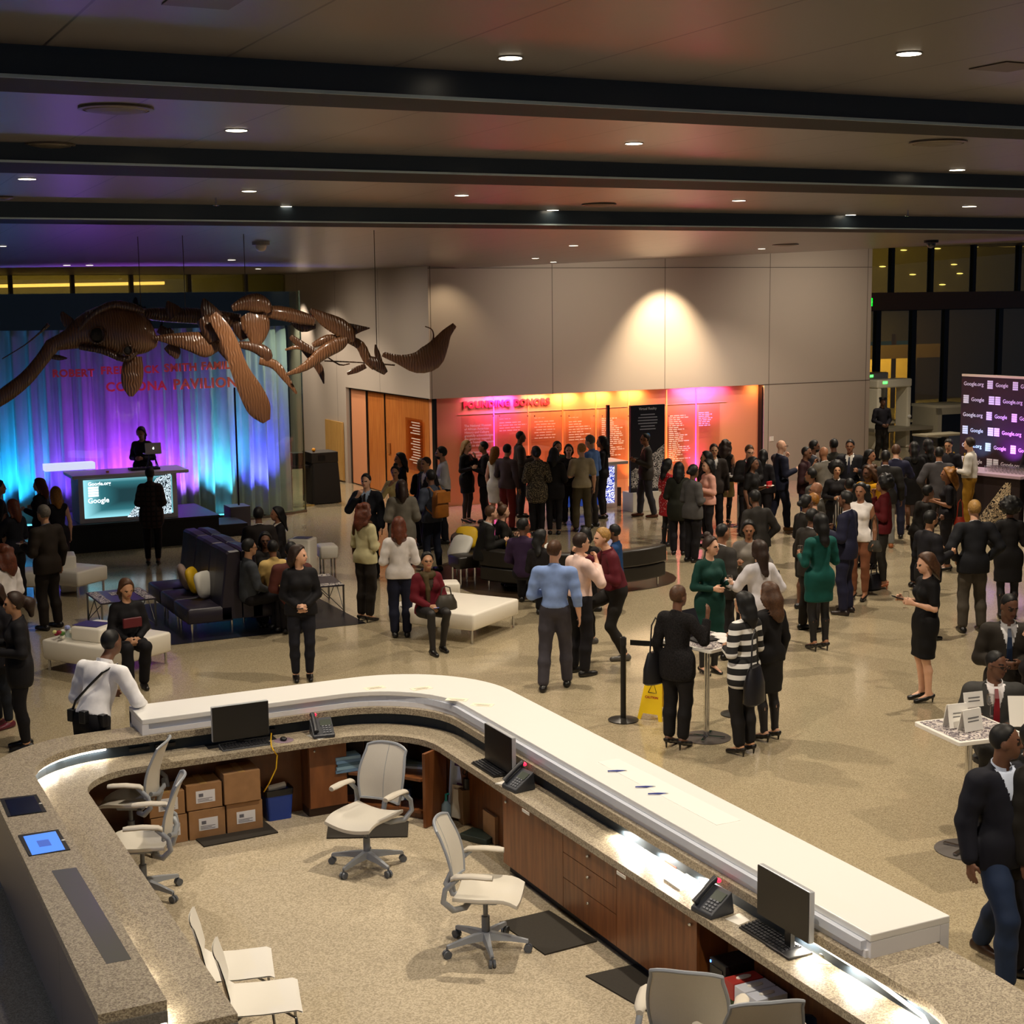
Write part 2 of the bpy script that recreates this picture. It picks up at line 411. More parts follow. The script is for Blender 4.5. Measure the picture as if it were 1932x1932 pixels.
lamp('AREA', (6, 43.5, 5.1), 400, (1, 0.85, 0.5), aim=(6, 47, 5.3), size=12, sy=0.4)
# glowing discs put in for the light reflections in the high right panes
for k, (x, y) in enumerate(((1665, 503), (1705, 472), (1722, 518), (1769, 469), (1800, 499), (1811, 516), (1842, 465), (1778, 537))):
    p = on_v(x, y, 49.86); b = MB(); b.ell(p, (.17, .1, .03), 10, 5); tag(b.build('pane_reflection', emit('#fff0d0', 3)), 'small glowing disc, a light reflected in the high right window', 'lamp', 'light reflections in the high right window')

# ================================================================ RECEPTION DESK
def ucurve(ul, vb, ur, rl, rr, v_end, near, rn, u_stop, n=10):
    """plan curve: up the left arm, along the back, down the right arm and round its near end"""
    p = [(ul, v_end+(vb-rl-v_end)*k/6) for k in range(7)]
    p += [(ul+rl-rl*math.cos(PI/2*k/n), vb-rl+rl*math.sin(PI/2*k/n)) for k in range(1, n+1)]
    p += [(ul+rl+(ur-rr-ul-rl)*k/4, vb) for k in range(1, 4)]
    p += [(ur-rr+rr*math.sin(PI/2*k/n), vb-rr+rr*math.cos(PI/2*k/n)) for k in range(n+1)]
    p += [(ur, vb-rr+(near+rn-vb+rr)*k/8) for k in range(1, 8)]
    p += [(ur-rn+rn*math.cos(PI/2*k/n), near+rn-rn*math.sin(PI/2*k/n)) for k in range(n+1)]
    p += [(u_stop, near)]
    return p
VE, US = 7.83, 3.6
LI = ucurve(1.72, 12.93, 5.37, 0.70, 0.85, VE, 5.25, 0.75, US)
LO = ucurve(1.35, 13.29, 5.92, 1.00, 1.15, VE, 4.72, 1.25, US)
DI = ucurve(2.11, 12.62, 5.13, 0.50, 0.68, VE, 5.55, 0.50, US)
DB = ucurve(1.66, 12.99, 5.43, 0.76, 0.91, VE, 5.19, 0.81, US)
BI = ucurve(1.62, 13.03, 5.47, 0.78, 0.93, VE+0.03, 5.15, 0.83, US)
BO = ucurve(1.40, 13.24, 5.87, 0.95, 1.10, VE+0.03, 4.77, 1.20, US)
desk = thing('reception_ledge', 'speckled stone ledge running round the reception island', 'counter', (1.5, 10, 0))
b = MB(); b.strip(LI, LO, 0.86, 0.92); b.build('stone_top', M_granite, desk)
b = MB(); b.strip(BI, BO, 0.10, 0.86); b.build('front_panel', seams('#8b8178', '#4c4640', 0, 3.2, 0, 9.0, 0.006, 0.3, (0, 1), 0.6), desk)
b = MB(); b.box(1.35, 1.72, VE-0.01, VE+0.04, 0.0, 0.86); b.box(1.66, 2.11, VE-0.01, VE+0.04, 0, 0.70); b.build('end_panel', mat('#6d6a66', 0.5, noise=0.3, nscale=90), desk)
b = MB(); b.strip(ucurve(1.60, 13.05, 5.49, .8, .95, VE+.05, 5.13, .85, US), ucurve(1.46, 13.18, 5.81, .9, 1.05, VE+.05, 4.83, 1.15, US), 0, 0.1); b.build('plinth', mat('#1c2a3c', 0.4), desk)
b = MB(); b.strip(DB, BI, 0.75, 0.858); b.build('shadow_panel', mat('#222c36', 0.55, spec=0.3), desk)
wt = thing('desk_worktop', 'curved speckled stone worktop below the ledge inside the reception island', 'worktop', (2.0, 10, 0.7))
b = MB(); b.strip(DI, DB, 0.695, 0.75); b.build('worktop_slab', M_granite, wt)
# cable grommets on the back upstand
b = MB()
for x, y in ((262, 1401), (311, 1396), (500, 1366), (760, 1351)):
    p = on_v(x, y, 12.98); b.box(p[0]-0.09, p[0]+0.09, 12.955, 12.99, 0.79, 0.82)
b.build('cable_slots', M_black, wt)
# light strips under the ledge, each really lighting the worktop
def arc_part(curve, test): return [p for p in curve if test(p)]
def light_run(name, label, pts, power):
    t = thing(name, label, 'light', (*pts[0], 0.85))
    b = MB(); b.tube([(p[0], p[1], 0.846) for p in pts], 0.011, 6); b.build('tube', emit('#fff2dc', 5.0), t)
    return t
def ledge_pts(i0, i1, d=0.03):
    return [(LI[i][0]+(DB[i][0]-LI[i][0])*0.5, LI[i][1]+(DB[i][1]-LI[i][1])*0.5) for i in range(i0, i1)]
runs = []
n0 = len(LI)
rightI = [i for i, p in enumerate(LI) if p[0] > 5.3 and p[1] < 11.9]
cornerL = list(range(5, 17))
light_run('ledge_light', 'bright strip light under the ledge at the rounded left corner', ledge_pts(cornerL[0], cornerL[-1]+1), 0)
for t_, pw in ((8, 4), (40, 6), (75, 4)):
    o = lamp('AREA', (2.42-.735*math.cos(R(t_)), 12.23+.735*math.sin(R(t_)), 0.845), pw, WARM2, size=0.4, sy=0.03); o.rotation_euler = (0, 0, R(90-t_))
light_run('ledge_light', 'bright strip light under the ledge near the square end of the left arm', [(1.69, v) for v in (7.86, 8.4, 9.0, 9.4)], 0)
for v in (8.05, 8.6, 9.2):
    o = lamp('AREA', (1.695, v, 0.845), 4-2.4*(v-8), WARM2, size=0.5, sy=0.03); o.rotation_euler = (0, R(-12), R(90))
light_run('ledge_light', 'bright strip light under the ledge beside the scattered papers', [(5.41, v) for v in (9.2, 8.7, 8.2, 7.7)], 0)
for v in (9.0, 8.5, 8.0):
    o = lamp('AREA', (5.40, v, 0.845), 11, WARM2, size=0.5, sy=0.03); o.rotation_euler = (0, R(12), R(90))
light_run('ledge_light', 'bright strip light under the ledge at the rounded near right end', [(5.40, 7.0), (5.39, 6.4), (5.33, 5.9), (5.15, 5.55)], 0)
for v, u in ((6.9, 5.40), (6.45, 5.40), (6.0, 5.365), (5.66, 5.25)):
    o = lamp('AREA', (u, v, 0.845), 7, WARM2, size=0.42, sy=0.03); o.rotation_euler = (0, R(12), R(90 if v > 6.2 else 60))

# white transaction counter
def lcurve(ua, vb, ur, rr, ve, n=14):
    p = [(ua+(ur-rr-ua)*k/6, vb) for k in range(7)]
    p += [(ur-rr+rr*math.sin(PI/2*k/n), vb-rr+rr*math.cos(PI/2*k/n)) for k in range(1, n+1)]
    return p+[(ur, vb-rr+(ve-vb+rr)*k/6) for k in range(1, 7)]
wc = thing('transaction_counter', 'long white bent transaction counter on top of the stone ledge', 'counter', (5.6, 10, 0.92))
VW = 6.46
OUT = lcurve(2.74, 13.47, 6.02, 1.15, VW); INN = lcurve(2.74, 12.95, 5.43, 0.88, VW)
b = MB(); b.strip(INN, OUT, 1.02, 1.066); b.build('counter_top', mat('#e9e8e4', 0.3), wc, bevel=0.006)
b = MB(); b.strip(lcurve(2.78, 12.985, 5.395, 0.86, VW+.04), lcurve(2.78, 13.43, 5.98, 1.1, VW+.04), 0.965, 1.02); b.build('recess', mat('#cdd3e0', 0.35), wc)  # darker bluish white: cool shade of the recess put into its colour
b = MB(); b.strip(lcurve(2.76, 12.965, 5.415, 0.87, VW+.02), lcurve(2.76, 13.28, 5.90, 1.12, VW+.02), 0.921, 0.965); b.build('lower_band', mat('#e6e6ea', 0.35), wc)
b = MB(); b.box(2.74, 2.8, 12.955, 13.46, 0.921, 1.02); b.build('end_cap', mat('#e6e6ea', 0.35), wc)
b = MB(); b.box(5.435, 5.947, VW, VW+.07, 0.921, 1.02); b.build('end_cap', mat('#e6e6ea', 0.35), wc)
b = MB(); b.strip(lcurve(2.74, 13.40, 5.95, 1.12, VW), lcurve(2.74, 13.465, 6.015, 1.15, VW), 0.84, 1.02); b.build('outer_skirt', mat('#e6e6ea', 0.35), wc)
# notices inlaid in the white top
for q, nm, lab in (([(1128, 1438), (1165, 1431), (1398, 1548), (1352, 1557)], 'notice_sheet', 'long pale sheet lying on the white counter'),):
    b = MB(); b.prism([tuple(at(x, y, 1.066)[:2]) for x, y in q], 1.0665, 1.068); tag(b.build(nm, mat('#f4f3ee', 0.25)), lab, 'paper')
for k, (x, y) in enumerate(((1165, 1456), (1218, 1486), (1242, 1499))):
    t = thing('ballpoint_pen', ('blue pen lying on the white counter, farthest from the end', 'blue pen on the white counter between two others', 'blue pen on the white counter, nearest the square end')[k], 'pen', tuple(at(x, y, 1.068)), 'pens on the white counter')
    local(t); b = MB(); b.tube([(-0.07, 0.03, 0.008), (0.0, 0, 0.008), (0.05, -0.02, 0.008)], [0.005, 0.007, 0.003]); b.build('barrel', mat('#2b3a8c', 0.3), t)
    b = MB(); b.tube([(0.05, -0.02, 0.008), (0.07, -0.028, 0.007)], [0.004, 0.001]); b.build('tip', M_steel, t)
for k, (x, y) in enumerate(((707, 1298), (795, 1299), (862, 1320), (910, 1330))):
    p = at(x, y, 1.066)
    b = MB(); b.obox((p[0], p[1], 1.0675), (0.10, 0.05, 0.001), R(0 if k < 2 else -40))
    t = thing('flyer_sheet', ('flyer with faint print on the white counter, first from the phone end', 'flyer with faint print on the white counter, second from the phone end', 'printed slip where the white counter begins to bend', 'printed slip at the bend of the white counter nearest the monitor')[k], 'paper', tuple(p), 'flyers on the white counter')
    b.build('sheet', mat('#efe7d2', 0.5), t)
    b = MB()
    for j in range(3): b.obox((p[0]-0.01+0.02*(j % 2), p[1]-0.03+0.02*j, 1.0688), (0.06, 0.004, 0.0004), R(0 if k < 2 else -40))
    b.build('print', mat('#8d8474', 0.6), t)

# cabinets under the right arm
M_wd = wood('#6b3f22', '#8a5530', 0.35, (1.2, 4, 0.35)); M_wdd = wood('#5a3219', '#74451f', 0.4, (1.2, 4, 0.35))
UF = 5.16
def cab_v(px, py): return float(on_u(px, py, UF)[1])
vA, vB, vC, vD, vE = cab_v(949, 1560), cab_v(1062, 1600), cab_v(1163, 1680), cab_v(1315, 1790), cab_v(1360, 1830)
def cabinet(v0, v1, label, knobs, drawers=0, name='storage_cabinet'):
    t = thing(name, label, 'cabinet', (UF, (v0+v1)/2, 0), 'cabinets under the reception worktop')
    lo, hi = min(v0, v1), max(v0, v1)
    b = MB(); b.box(UF+0.02, 5.44, lo, hi, 0.09, 0.69); b.build('carcass', M_wdd, t)
    b = MB(); b.box(UF+0.06, 5.44, lo, hi, 0.0, 0.09); b.build('toe_kick', mat('#232228', 0.5), t)
    zs = [0.09, 0.69] if not drawers else [0.09, 0.33, 0.53, 0.69]
    for k in range(len(zs)-1):
        b = MB(); b.box(UF, UF+0.02, lo+0.003, hi-0.003, zs[k]+0.003, zs[k+1]-0.003)
        d = b.build('drawer' if drawers else 'door', M_wd, t)
        kv = (lo+hi)/2 if drawers else knobs
        b = MB(); b.ell((UF-0.012, kv, zs[k+1]-0.06), (0.012, 0.012, 0.012), 8, 6); b.build('knob', mat('#d9d6c8', 0.2, 0.8), d)
    return t
cabinet(vA, vB, 'dark wood door cabinet nearest the corner shelves under the right arm', vA-0.08)
cabinet(vB, vC, 'dark wood cabinet of three drawers under the right arm', 0, 3)
cabinet(vC, vD, 'wide dark wood door cabinet between the drawers and the computer tower', vD+0.07)
for x, y, l in ((992, 1532, 'small white label stuck under the worktop edge near the drawers'), (1172, 1651, 'small white label stuck under the worktop edge beside the wide cabinet')):
    p = on_u(x, y, 5.125); b = MB(); b.box(5.122, 5.127, p[1]-0.06, p[1]+0.06, p[2]-0.012, p[2]+0.012); tag(b.build('label_sticker', M_white), l, 'label')
# back run: wood end panels, shelf unit, back boards
b = MB(); b.strip([(p[0], p[1]) for p in ucurve(1.70, 12.96, 5.40, .74, .88, VE+.05, 5.2, .8, US)], BI, 0.0, 0.70)
tag(b.build('modesty_panel', M_wdd), 'dark wood back panel lining the inside of the reception island', 'panel')
p0, p1 = at(575, 1534), at(648, 1525)
t = thing('storage_cabinet', 'plain dark wood cabinet between the blue bin and the open shelves', 'cabinet', (p0[0], 12.8, 0), 'cabinets under the reception worktop')
b = MB(); b.box(p0[0], p1[0], 12.74, 12.95, 0.08, 0.69); b.build('carcass', M_wdd, t)
b = MB(); b.box(p0[0]+0.003, p1[0]-0.003, 12.715, 12.74, 0.09, 0.685); d = b.build('door', M_wd, t)
b = MB(); b.ell((p0[0]+0.05, 12.705, 0.63), (0.012, 0.012, 0.012), 8, 6); b.build('knob', mat('#d9d6c8', 0.2, 0.8), d)
b = MB(); b.box(p0[0], p1[0], 12.75, 12.94, 0, 0.08); b.build('toe_kick', mat('#3a2214', 0.5), t)
sh = thing('open_shelf_unit', 'curved dark wood open shelf unit under the worktop bend', 'shelf', (4.8, 12.6, 0))
SI = [(p1[0]+0.01, 12.70), (4.66, 12.60), (4.90, 12.42), (5.05, 12.20)]; SO = [(p1[0]+0.01, 12.96), (4.78, 12.92), (5.12, 12.66), (5.3, 12.28)]
for z, nm in ((0.06, 'bottom_shelf'), (0.36, 'middle_shelf')):
    b = MB(); b.strip(SI, SO, z, z+0.025); b.build(nm, M_wd, sh)
b = MB(); b.strip([(q[0]+.02, q[1]+.02) for q in SI], SO, 0, 0.06); b.build('plinth', M_wdd, sh)
b = MB(); b.strip([SO[0], SO[1], SO[2], SO[3]], [(q[0]+0.03, q[1]+0.03) for q in SO], 0, 0.69); b.build('back_panel', mat('#24140b', 0.6), sh)
b = MB(); b.obox((5.13, 12.06, 0.35), (0.015, 0.16, 0.34), R(-60)); b.build('side_panel', M_wd, sh)
b = MB(); b.obox((4.98, 12.5, 0.35), (0.012, 0.12, 0.33), R(-30)); b.build('divider', M_wd, sh)
b = MB(); b.box(1.73, 1.78, 10.2, 12.3, 0.0, 0.69); tag(b.build('modesty_panel', M_wd), 'brown wood panel under the left arm beside the mesh chairs', 'panel')

# ---------------------------------------------------------------- mesh office chairs
def office_chair():
    t = local(thing('office_chair', 'x', 'chair', (0, 0, 0), 'mesh office chairs in the reception island'))
    M_mesh = mat('#d3cdc0', 0.6, noise=0.04, nscale=300); M_fr = mat('#9a9fa6', 0.4); M_pad = mat('#c9c1b2', 0.6)
    def seatp(a, c):
        x = (a-0.5)*0.49*(1-0.12*abs(c-0.4)); y = -0.2+c*0.46
        z = 0.465-0.02*math.sin(PI*a)+0.015*(abs(a-.5)*2)**2-0.045*max(0, c-0.72)**2*12
        return x, y, z
    b = MB(); n = 10
    top = [[seatp(i/n, j/n) for i in range(n+1)] for j in range(n+1)]
    b.loft([[(x, y, z) for x, y, z in r] for r in top], False, False)
    b.loft([[(x, y, z-0.028) for x, y, z in r] for r in top], False, False)
    ed = [top[0][i] for i in range(n)]+[top[j][n] for j in range(n)]+[top[n][n-i] for i in range(n)]+[top[n-j][0] for j in range(n)]
    b.loft([[(x, y, z-0.028) for x, y, z in ed], [(x*1.02, y, z-0.012) for x, y, z in ed], ed], False)
    b.build('seat', M_mesh, t, smooth=True)
    def bk(a, c):
        w = 0.40+0.06*math.sin(PI*min(1, c*1.1)) ; x = (a-0.5)*w
        y = -0.235-0.12*c+0.05*(abs(a-.5)*2)**2-0.03*math.sin(PI*c)*-1
        z = 0.52+0.46*c-0.03*(abs(a-.5)*2)**3*c
        return x, y, z
    b = MB(); g = [[bk(i/n, j/n) for i in range(n+1)] for j in range(n+1)]
    b.loft(g, False, False); b.loft([[(x, y-0.008, z) for x, y, z in r] for r in g], False, False)
    bkp = b.build('backrest', M_mesh, t, smooth=True)
    ed = [g[0][i] for i in range(n)]+[g[j][n] for j in range(n)]+[g[n][n-i] for i in range(n)]+[g[n-j][0] for j in range(n+1)]
    b = MB(); b.tube([(x, y-0.004, z) for x, y, z in ed], 0.012, 6, False); b.build('frame', M_fr, bkp, smooth=True)
    b = MB(); b.tube([bk(0.5, c) for c in np.linspace(0.02, 0.98, 8)], 0.0025, 4); b.build('seam', M_fr, bkp)
    for s in (-1, 1):
        b = MB(); b.tube([(0, -0.10, 0.39), (s*0.16, -0.12, 0.385), (s*0.255, -0.19, 0.40), (s*0.285, -0.255, 0.47), (s*0.285, -0.24, 0.56), (s*0.28, -0.15, 0.645)], [0.02, 0.024, 0.024, 0.022, 0.02, 0.02], 8)
        ar = b.build('armrest', M_fr, t, smooth=True)
        b = MB(); b.loft([[(s*0.28+0.042*w_*math.cos(q*PI/6), y, z+0.018*math.sin(q*PI/6)) for q in range(12)] for y, z, w_ in ((-0.2, 0.635, 0.5), (-0.17, 0.655, 0.9), (-0.05, 0.665, 1), (0.06, 0.66, 1), (0.1, 0.655, 0.6))])
        b.build('arm_pad', M_pad, ar, smooth=True)
    b = MB(); b.tube([(-0.2, -0.24, 0.56), (-0.1, -0.27, 0.53), (0.1, -0.27, 0.53), (0.2, -0.24, 0.56)], 0.02, 8); b.tube([(0, -0.1, 0.39), (0, -0.24, 0.42), (0, -0.275, 0.53)], 0.024, 8); b.build('back_support', M_fr, t, smooth=True)
    b = MB(); b.box(-0.09, 0.09, -0.14, 0.1, 0.375, 0.432); b.build('tilt_mechanism', M_fr, t, bevel=0.015)
    b = MB(); b.cyl((0, 0), 0.03, 0.09, 0.26, 14); b.cyl((0, 0), 0.018, 0.26, 0.39, 12); b.build('gas_column', mat('#6f757e', 0.35), t, smooth=True)
    b = MB()
    for k in range(5):
        a = 2*PI*k/5+0.3; c_, s_ = math.cos(a), math.sin(a)
        b.loft([[(r*c_-s_*w_*x, r*s_+c_*w_*x, z+h_*y) for x, y in ((-1, -1), (1, -1), (0.7, 1), (-0.7, 1))] for r, w_, h_, z in ((0.03, 0.03, 0.03, 0.115), (0.17, 0.022, 0.02, 0.105), (0.31, 0.015, 0.012, 0.085))])
    b.cyl((0, 0), 0.045, 0.085, 0.145, 14)
    b.build('star_base', M_fr, t)
    for k in range(5):
        a = 2*PI*k/5+0.3; c_, s_ = math.cos(a), math.sin(a); b = MB()
        for q in (-0.014, 0.014):
            w0 = Vector((0.31*c_-s_*q, 0.31*s_+c_*q, 0.032)); d_ = Vector((-s_, c_, 0))*0.009
            b.tube([w0-d_, w0+d_], 0.03, 12)
        b.tube([(0.31*c_, 0.31*s_, 0.04), (0.31*c_, 0.31*s_, 0.085)], 0.008, 6)
        b.build('caster', mat('#5a5f67', 0.4), t)
    return t
def face(a): return R(a)-TH         # 0: turned away from the camera, 90: towards the left of the photo, 180: towards the camera
oc = office_chair()
oc.location = (*at(693, 1636)[:2], 0); oc.rotation_euler = (0, 0, face(148)); oc['label'] = 'mesh office chair in front of the curved open shelves'
dup(oc, (*at(917, 1792)[:2], 0), face(262), 'mesh office chair turned side-on in front of the drawer cabinet')
dup(oc, (*at(272, 1690)[:2], 0), face(97), 'mesh office chair with seat at the left arm, nearer of the two there')
dup(oc, (at(228, 1606)[0]+.1, at(228, 1606)[1], 0), face(88), 'mesh office chair at the left arm with its back to the cardboard boxes')
dup(oc, (*at(1306, 2084)[:2], 0), face(-14), 'mesh office chair by the tissue boxes, its back seen behind another chair back')
dup(oc, (*at(1412, 2148)[:2], 0), face(8), 'mesh office chair by the black bin, cut by the bottom edge')

# white plastic stacking chairs
def plastic_chair():
    t = local(thing('stacking_chair', 'x', 'chair', (0, 0, 0), 'white plastic chairs behind the left arm'))
    prof = [(0.23, 0.435), (0.20, 0.45), (0.0, 0.445), (-0.16, 0.45), (-0.20, 0.48), (-0.225, 0.56), (-0.25, 0.68), (-0.285, 0.80)]
    b = MB(); n = 8; g = []
    for y, z in prof:
        w = 0.225 if z < 0.5 else 0.21-0.06*(z-0.5)
        g.append([((a/n-0.5)*2*w, y+(0.03*(abs(a/n-.5)*2)**2 if z > .5 else 0), z+(0.012*(abs(a/n-.5)*2)**2 if z < .5 else 0)) for a in range(n+1)])
    b.loft(g, False, False); b.loft([[(x, y-(0.008 if z > .5 else 0), z-(0.008 if z <= .5 else 0)) for x, y, z in r] for r in g], False, False)
    b.build('shell', mat('#f2eee4', 0.35), t, smooth=True)
    for sx in (-1, 1):
        for sy, nm in ((1, 'leg'), (-1, 'leg')):
            b = MB(); b.tube([(sx*0.15, sy*0.12, 0.43), (sx*0.2, sy*0.19, 0.40), (sx*0.22, sy*0.23, 0.0)], 0.009, 8); b.build(nm, M_steel, t, smooth=True)
    return t
pc = plastic_chair()
pc.location = (*at(452, 1946)[:2], 0); pc.rotation_euler = (0, 0, face(-78)); pc['label'] = 'white plastic chair behind the left arm, farther from the camera'
dup(pc, (*at(500, 2014)[:2], 0), face(-78), 'white plastic chair behind the left arm, nearer the camera')
for o_, (x, y) in ((pc, (440, 1832)),):
    pass
# ================================================================ DONOR WALL
PV = V0+0.18
dw = thing('donor_wall', 'glowing orange and magenta donor wall of glass panels with lettering', 'wall display', (17.5, PV, 0))
b = MB(); b.box(U0+0.12, U1-0.01, PV, PV+0.16, 0.0, ZP-0.01); b.build('backing_panel', M_panel, dw)
b = MB()
for u in (U0+0.14, U1-0.02): b.box(u-0.025, u+0.025, V0+0.02, PV, 0, ZP)
b.build('edge_frame', M_black, dw)
M_lred = mat('#b8303a', 0.4); M_ltxt = mat('#f6dccf', 0.5)
GV = PV-0.10
cols = [935, 1000, 1065, 1128, 1190, 1255, 1317, 1360]
ce = [upx(x, 780, GV) for x in cols]; ce = [upx(868, 780, GV)]+ce
ztop = float(on_v(935, 782, GV)[2])
for k in range(len(ce)-1):
    if k == 5: continue
    b = MB(); b.box(ce[k]+0.03, ce[k+1]-0.03, GV, GV+0.012, 0.35, ztop); b.build('glass_panel', glassm('#fff4ee', 0.12), dw)
for u_, c_, s_ in ((ce[1], '#ff5cf0', 1.6), (ce[2], '#ff8a5a', 0.6), (ce[3], '#ff7a3c', 0.9), (ce[4], '#ff9a50', 0.8), (ce[5], '#ffb060', 1.0), (ce[6]+0.1, '#ffb060', 1.0), (ce[7], '#ff5cf0', 1.6)):
    b = MB(); b.box(u_-0.012, u_+0.012, PV-0.012, PV-0.002, 0.15, ZP-0.04); b.build('light_seam', emit(c_, s_), dw)  # light leaking at the joints, drawn as glowing strips
b = MB(); b.box(ce[0], U1-1.0, PV-0.012, PV-0.002, ztop+0.02, ztop+0.03); b.build('horizontal_joint', mat('#ffb08a', 0.5), dw)
def fit(o, width):
    bpy.context.view_layer.update(); k = width/max(o.dimensions.x, 1e-4); o.data.size *= k; return o
a0, a1 = on_v(873, 770, PV), on_v(1036, 764, PV)
fit(text('FOUNDING DONORS', 0.2, M_lred, (a0[0], PV-0.03, a0[2]), (1, 0, 0), (0, 0, 1), dw, 'title_lettering', 0.012, bold=0.012, spacing=1.15), a1[0]-a0[0])
para = ['The National Museum', 'of African American', 'History and Culture', 'gratefully acknowledges', 'the generous support', 'of the Founding Donors', 'listed on this wall.', '', 'The museum thanks them', 'for their generosity,', 'vision and belief', 'in this project and', 'their help to make', 'it a lasting home.']
q = on_v(876, 806, GV)
text('\n'.join(para), 0.075, M_ltxt, (q[0], GV-0.006, q[2]), (1, 0, 0), (0, 0, 1), dw, 'lettering', 0.001, bold=0.002)
def lines(x, y0, y1, n, wmin, wmax, name='lettering', m=M_ltxt, h=0.02, hang=False):
    q0 = on_v(x, y0, GV); q1 = on_v(x, y1, GV); b = MB()
    for k in range(n):
        z = q0[2]+(q1[2]-q0[2])*k/max(n-1, 1); i_ = 0.05 if hang and k % 2 else 0
        x0 = q0[0]+i_; w_ = random.uniform(wmin, wmax); p = x0
        while p < x0+w_:                      # word by word
            l = random.uniform(0.06, 0.16); b.box(p, min(p+l, x0+w_), GV-0.008, GV-0.004, z-h/2, z+h/2); p += l+0.025
    return b.build(name, m, dw)
lines(942, 798, 813, 4, 0.5, 0.7); lines(942, 791, 793, 1, 0.25, 0.3, h=0.012)
lines(1008, 796, 827, 7, 0.4, 0.55, hang=True); lines(1008, 789, 791, 1, 0.25, 0.3, h=0.012)
lines(1073, 796, 830, 8, 0.3, 0.6); lines(1073, 788, 790, 1, 0.25, 0.3, h=0.012)
lines(1135, 790, 860, 20, 0.3, 0.62)
lines(1262, 785, 870, 24, 0.2, 0.62); lines(1318, 779, 803, 8, 0.3, 0.42, m=mat('#e9c8ff', 0.5))
b = MB()
for x in (930, 942, 995, 1008, 1058, 1073, 1120, 1136, 1185, 1262):
    q = on_v(x, 784, GV); b.tube([(q[0], GV-0.015, q[2]-0.01), (q[0], GV, q[2]-0.01)], 0.014, 8)
b.build('glass_standoffs', M_chrome, dw)

# ================================================================ DRUM WITH CURTAIN
DC, RG, RC = (7.6, 37.0), 5.90, 5.68
def dpt(r, a): return (DC[0]+r*math.sin(a), DC[1]-r*math.cos(a))
dA0, dA1 = R(-52), R(30.5)
gl = thing('glass_drum', 'curved glass wall of the round pavilion with the curtain behind', 'glass wall', (7.6, 31.1, 0))
b = MB(); n = 40
b.strip([dpt(RG, dA0+(dA1-dA0)*k/n) for k in range(n+1)], [dpt(RG-0.02, dA0+(dA1-dA0)*k/n) for k in range(n+1)], 0.03, 4.86); b.build('glass', glassm('#e6f2ea', 0.05), gl, smooth=True)
b = MB(); b.strip([dpt(RG+0.03, dA0+(dA1-dA0)*k/n) for k in range(n+1)], [dpt(RG-0.05, dA0+(dA1-dA0)*k/n) for k in range(n+1)], 0, 0.05); b.build('floor_rail', mat('#777064', 0.3, 0.8), gl)
b = MB(); b.strip([dpt(RC+0.12, dA0+(dA1-dA0)*k/n) for k in range(n+1)], [dpt(RC-0.3, dA0+(dA1-dA0)*k/n) for k in range(n+1)], 4.12, 4.85); b.build('canopy_band', mat('#060505', 0.6, spec=0.2), gl)
b = MB(); p_ = dpt(RG-0.01, dA1); b.tube([(*p_, 0), (*p_, 4.87)], 0.018, 6); b.build('edge_post', mat('#4f5a4a', 0.2, 0.5), gl)
M_cur = mat('#d7d4dc', 0.75, noise=0.06, nscale=3)
b = MB(); n = 900; prof = []
cA1 = R(27.5)
for k in range(n+1):
    t = k/n; a = dA0+(cA1-dA0)*t; s_ = a*RC
    prof.append((a, 0.085*math.sin(s_*17+1.7*math.sin(s_*2.3))+0.03*math.sin(s_*41+2*math.sin(s_*3.1))+0.02*math.sin(s_*7.3)))
zs = [0.05, 0.4, 1.2, 2.4, 3.6, 4.0, 4.12]; am = [1.25, 1.1, 1, 0.9, 0.8, 0.65, 0.4]
b.loft([[(*dpt(RC+d*q, a), z) for a, d in prof] for z, q in zip(zs, am)], False, False)
tag(b.build('stage_curtain', M_cur, smooth=False), 'tall pleated curtain lit blue and purple inside the glass drum', 'curtain')
sign = thing('glass_lettering', 'large copper letters naming the pavilion on the curved glass', 'sign', (7, 31, 3))
M_cop = mat('#c2562e', 0.4)
def arcword(w, x0, x1, yb, size, sp=1.12):
    """one word standing off the curved glass, between two photo columns"""
    P = []
    for x in (x0, x1):
        r = ray(x, yb); lo, hi = 0.0, 1.0
        # nearest crossing with the drum
        ox, oy = -DC[0], -DC[1]; A = r[0]**2+r[1]**2; B = 2*(ox*r[0]+oy*r[1]); Cq = ox*ox+oy*oy-(RG+0.06)**2
        t = (-B-math.sqrt(max(B*B-4*A*Cq, 0)))/(2*A); P.append(EYE+r*t)
    d = Vector(P[1]-P[0]); d.z = 0; L = d.length
    o = text(w, size, M_cop, tuple(P[0]), tuple(d), (0, 0, 1), sign, 'word_'+w.lower(), 0.015, bold=0.008, spacing=sp)
    fit(o, L)
y1 = lambda x: 714-(x-100)*(714-697)/340.0
for w, x0, x1 in (('ROBERT', 99, 178), ('FREDERICK', 190, 301), ('SMITH', 310, 371), ('FAMILY', 380, 446)):
    arcword(w, x0, x1, y1((x0+x1)/2)-1, 0.2)
for w, x0, x1 in (('CORONA', 200, 315), ('PAVILION', 327, 446)): arcword(w, x0, x1, 742-(x0+x1)/2*0.03+4, 0.25)

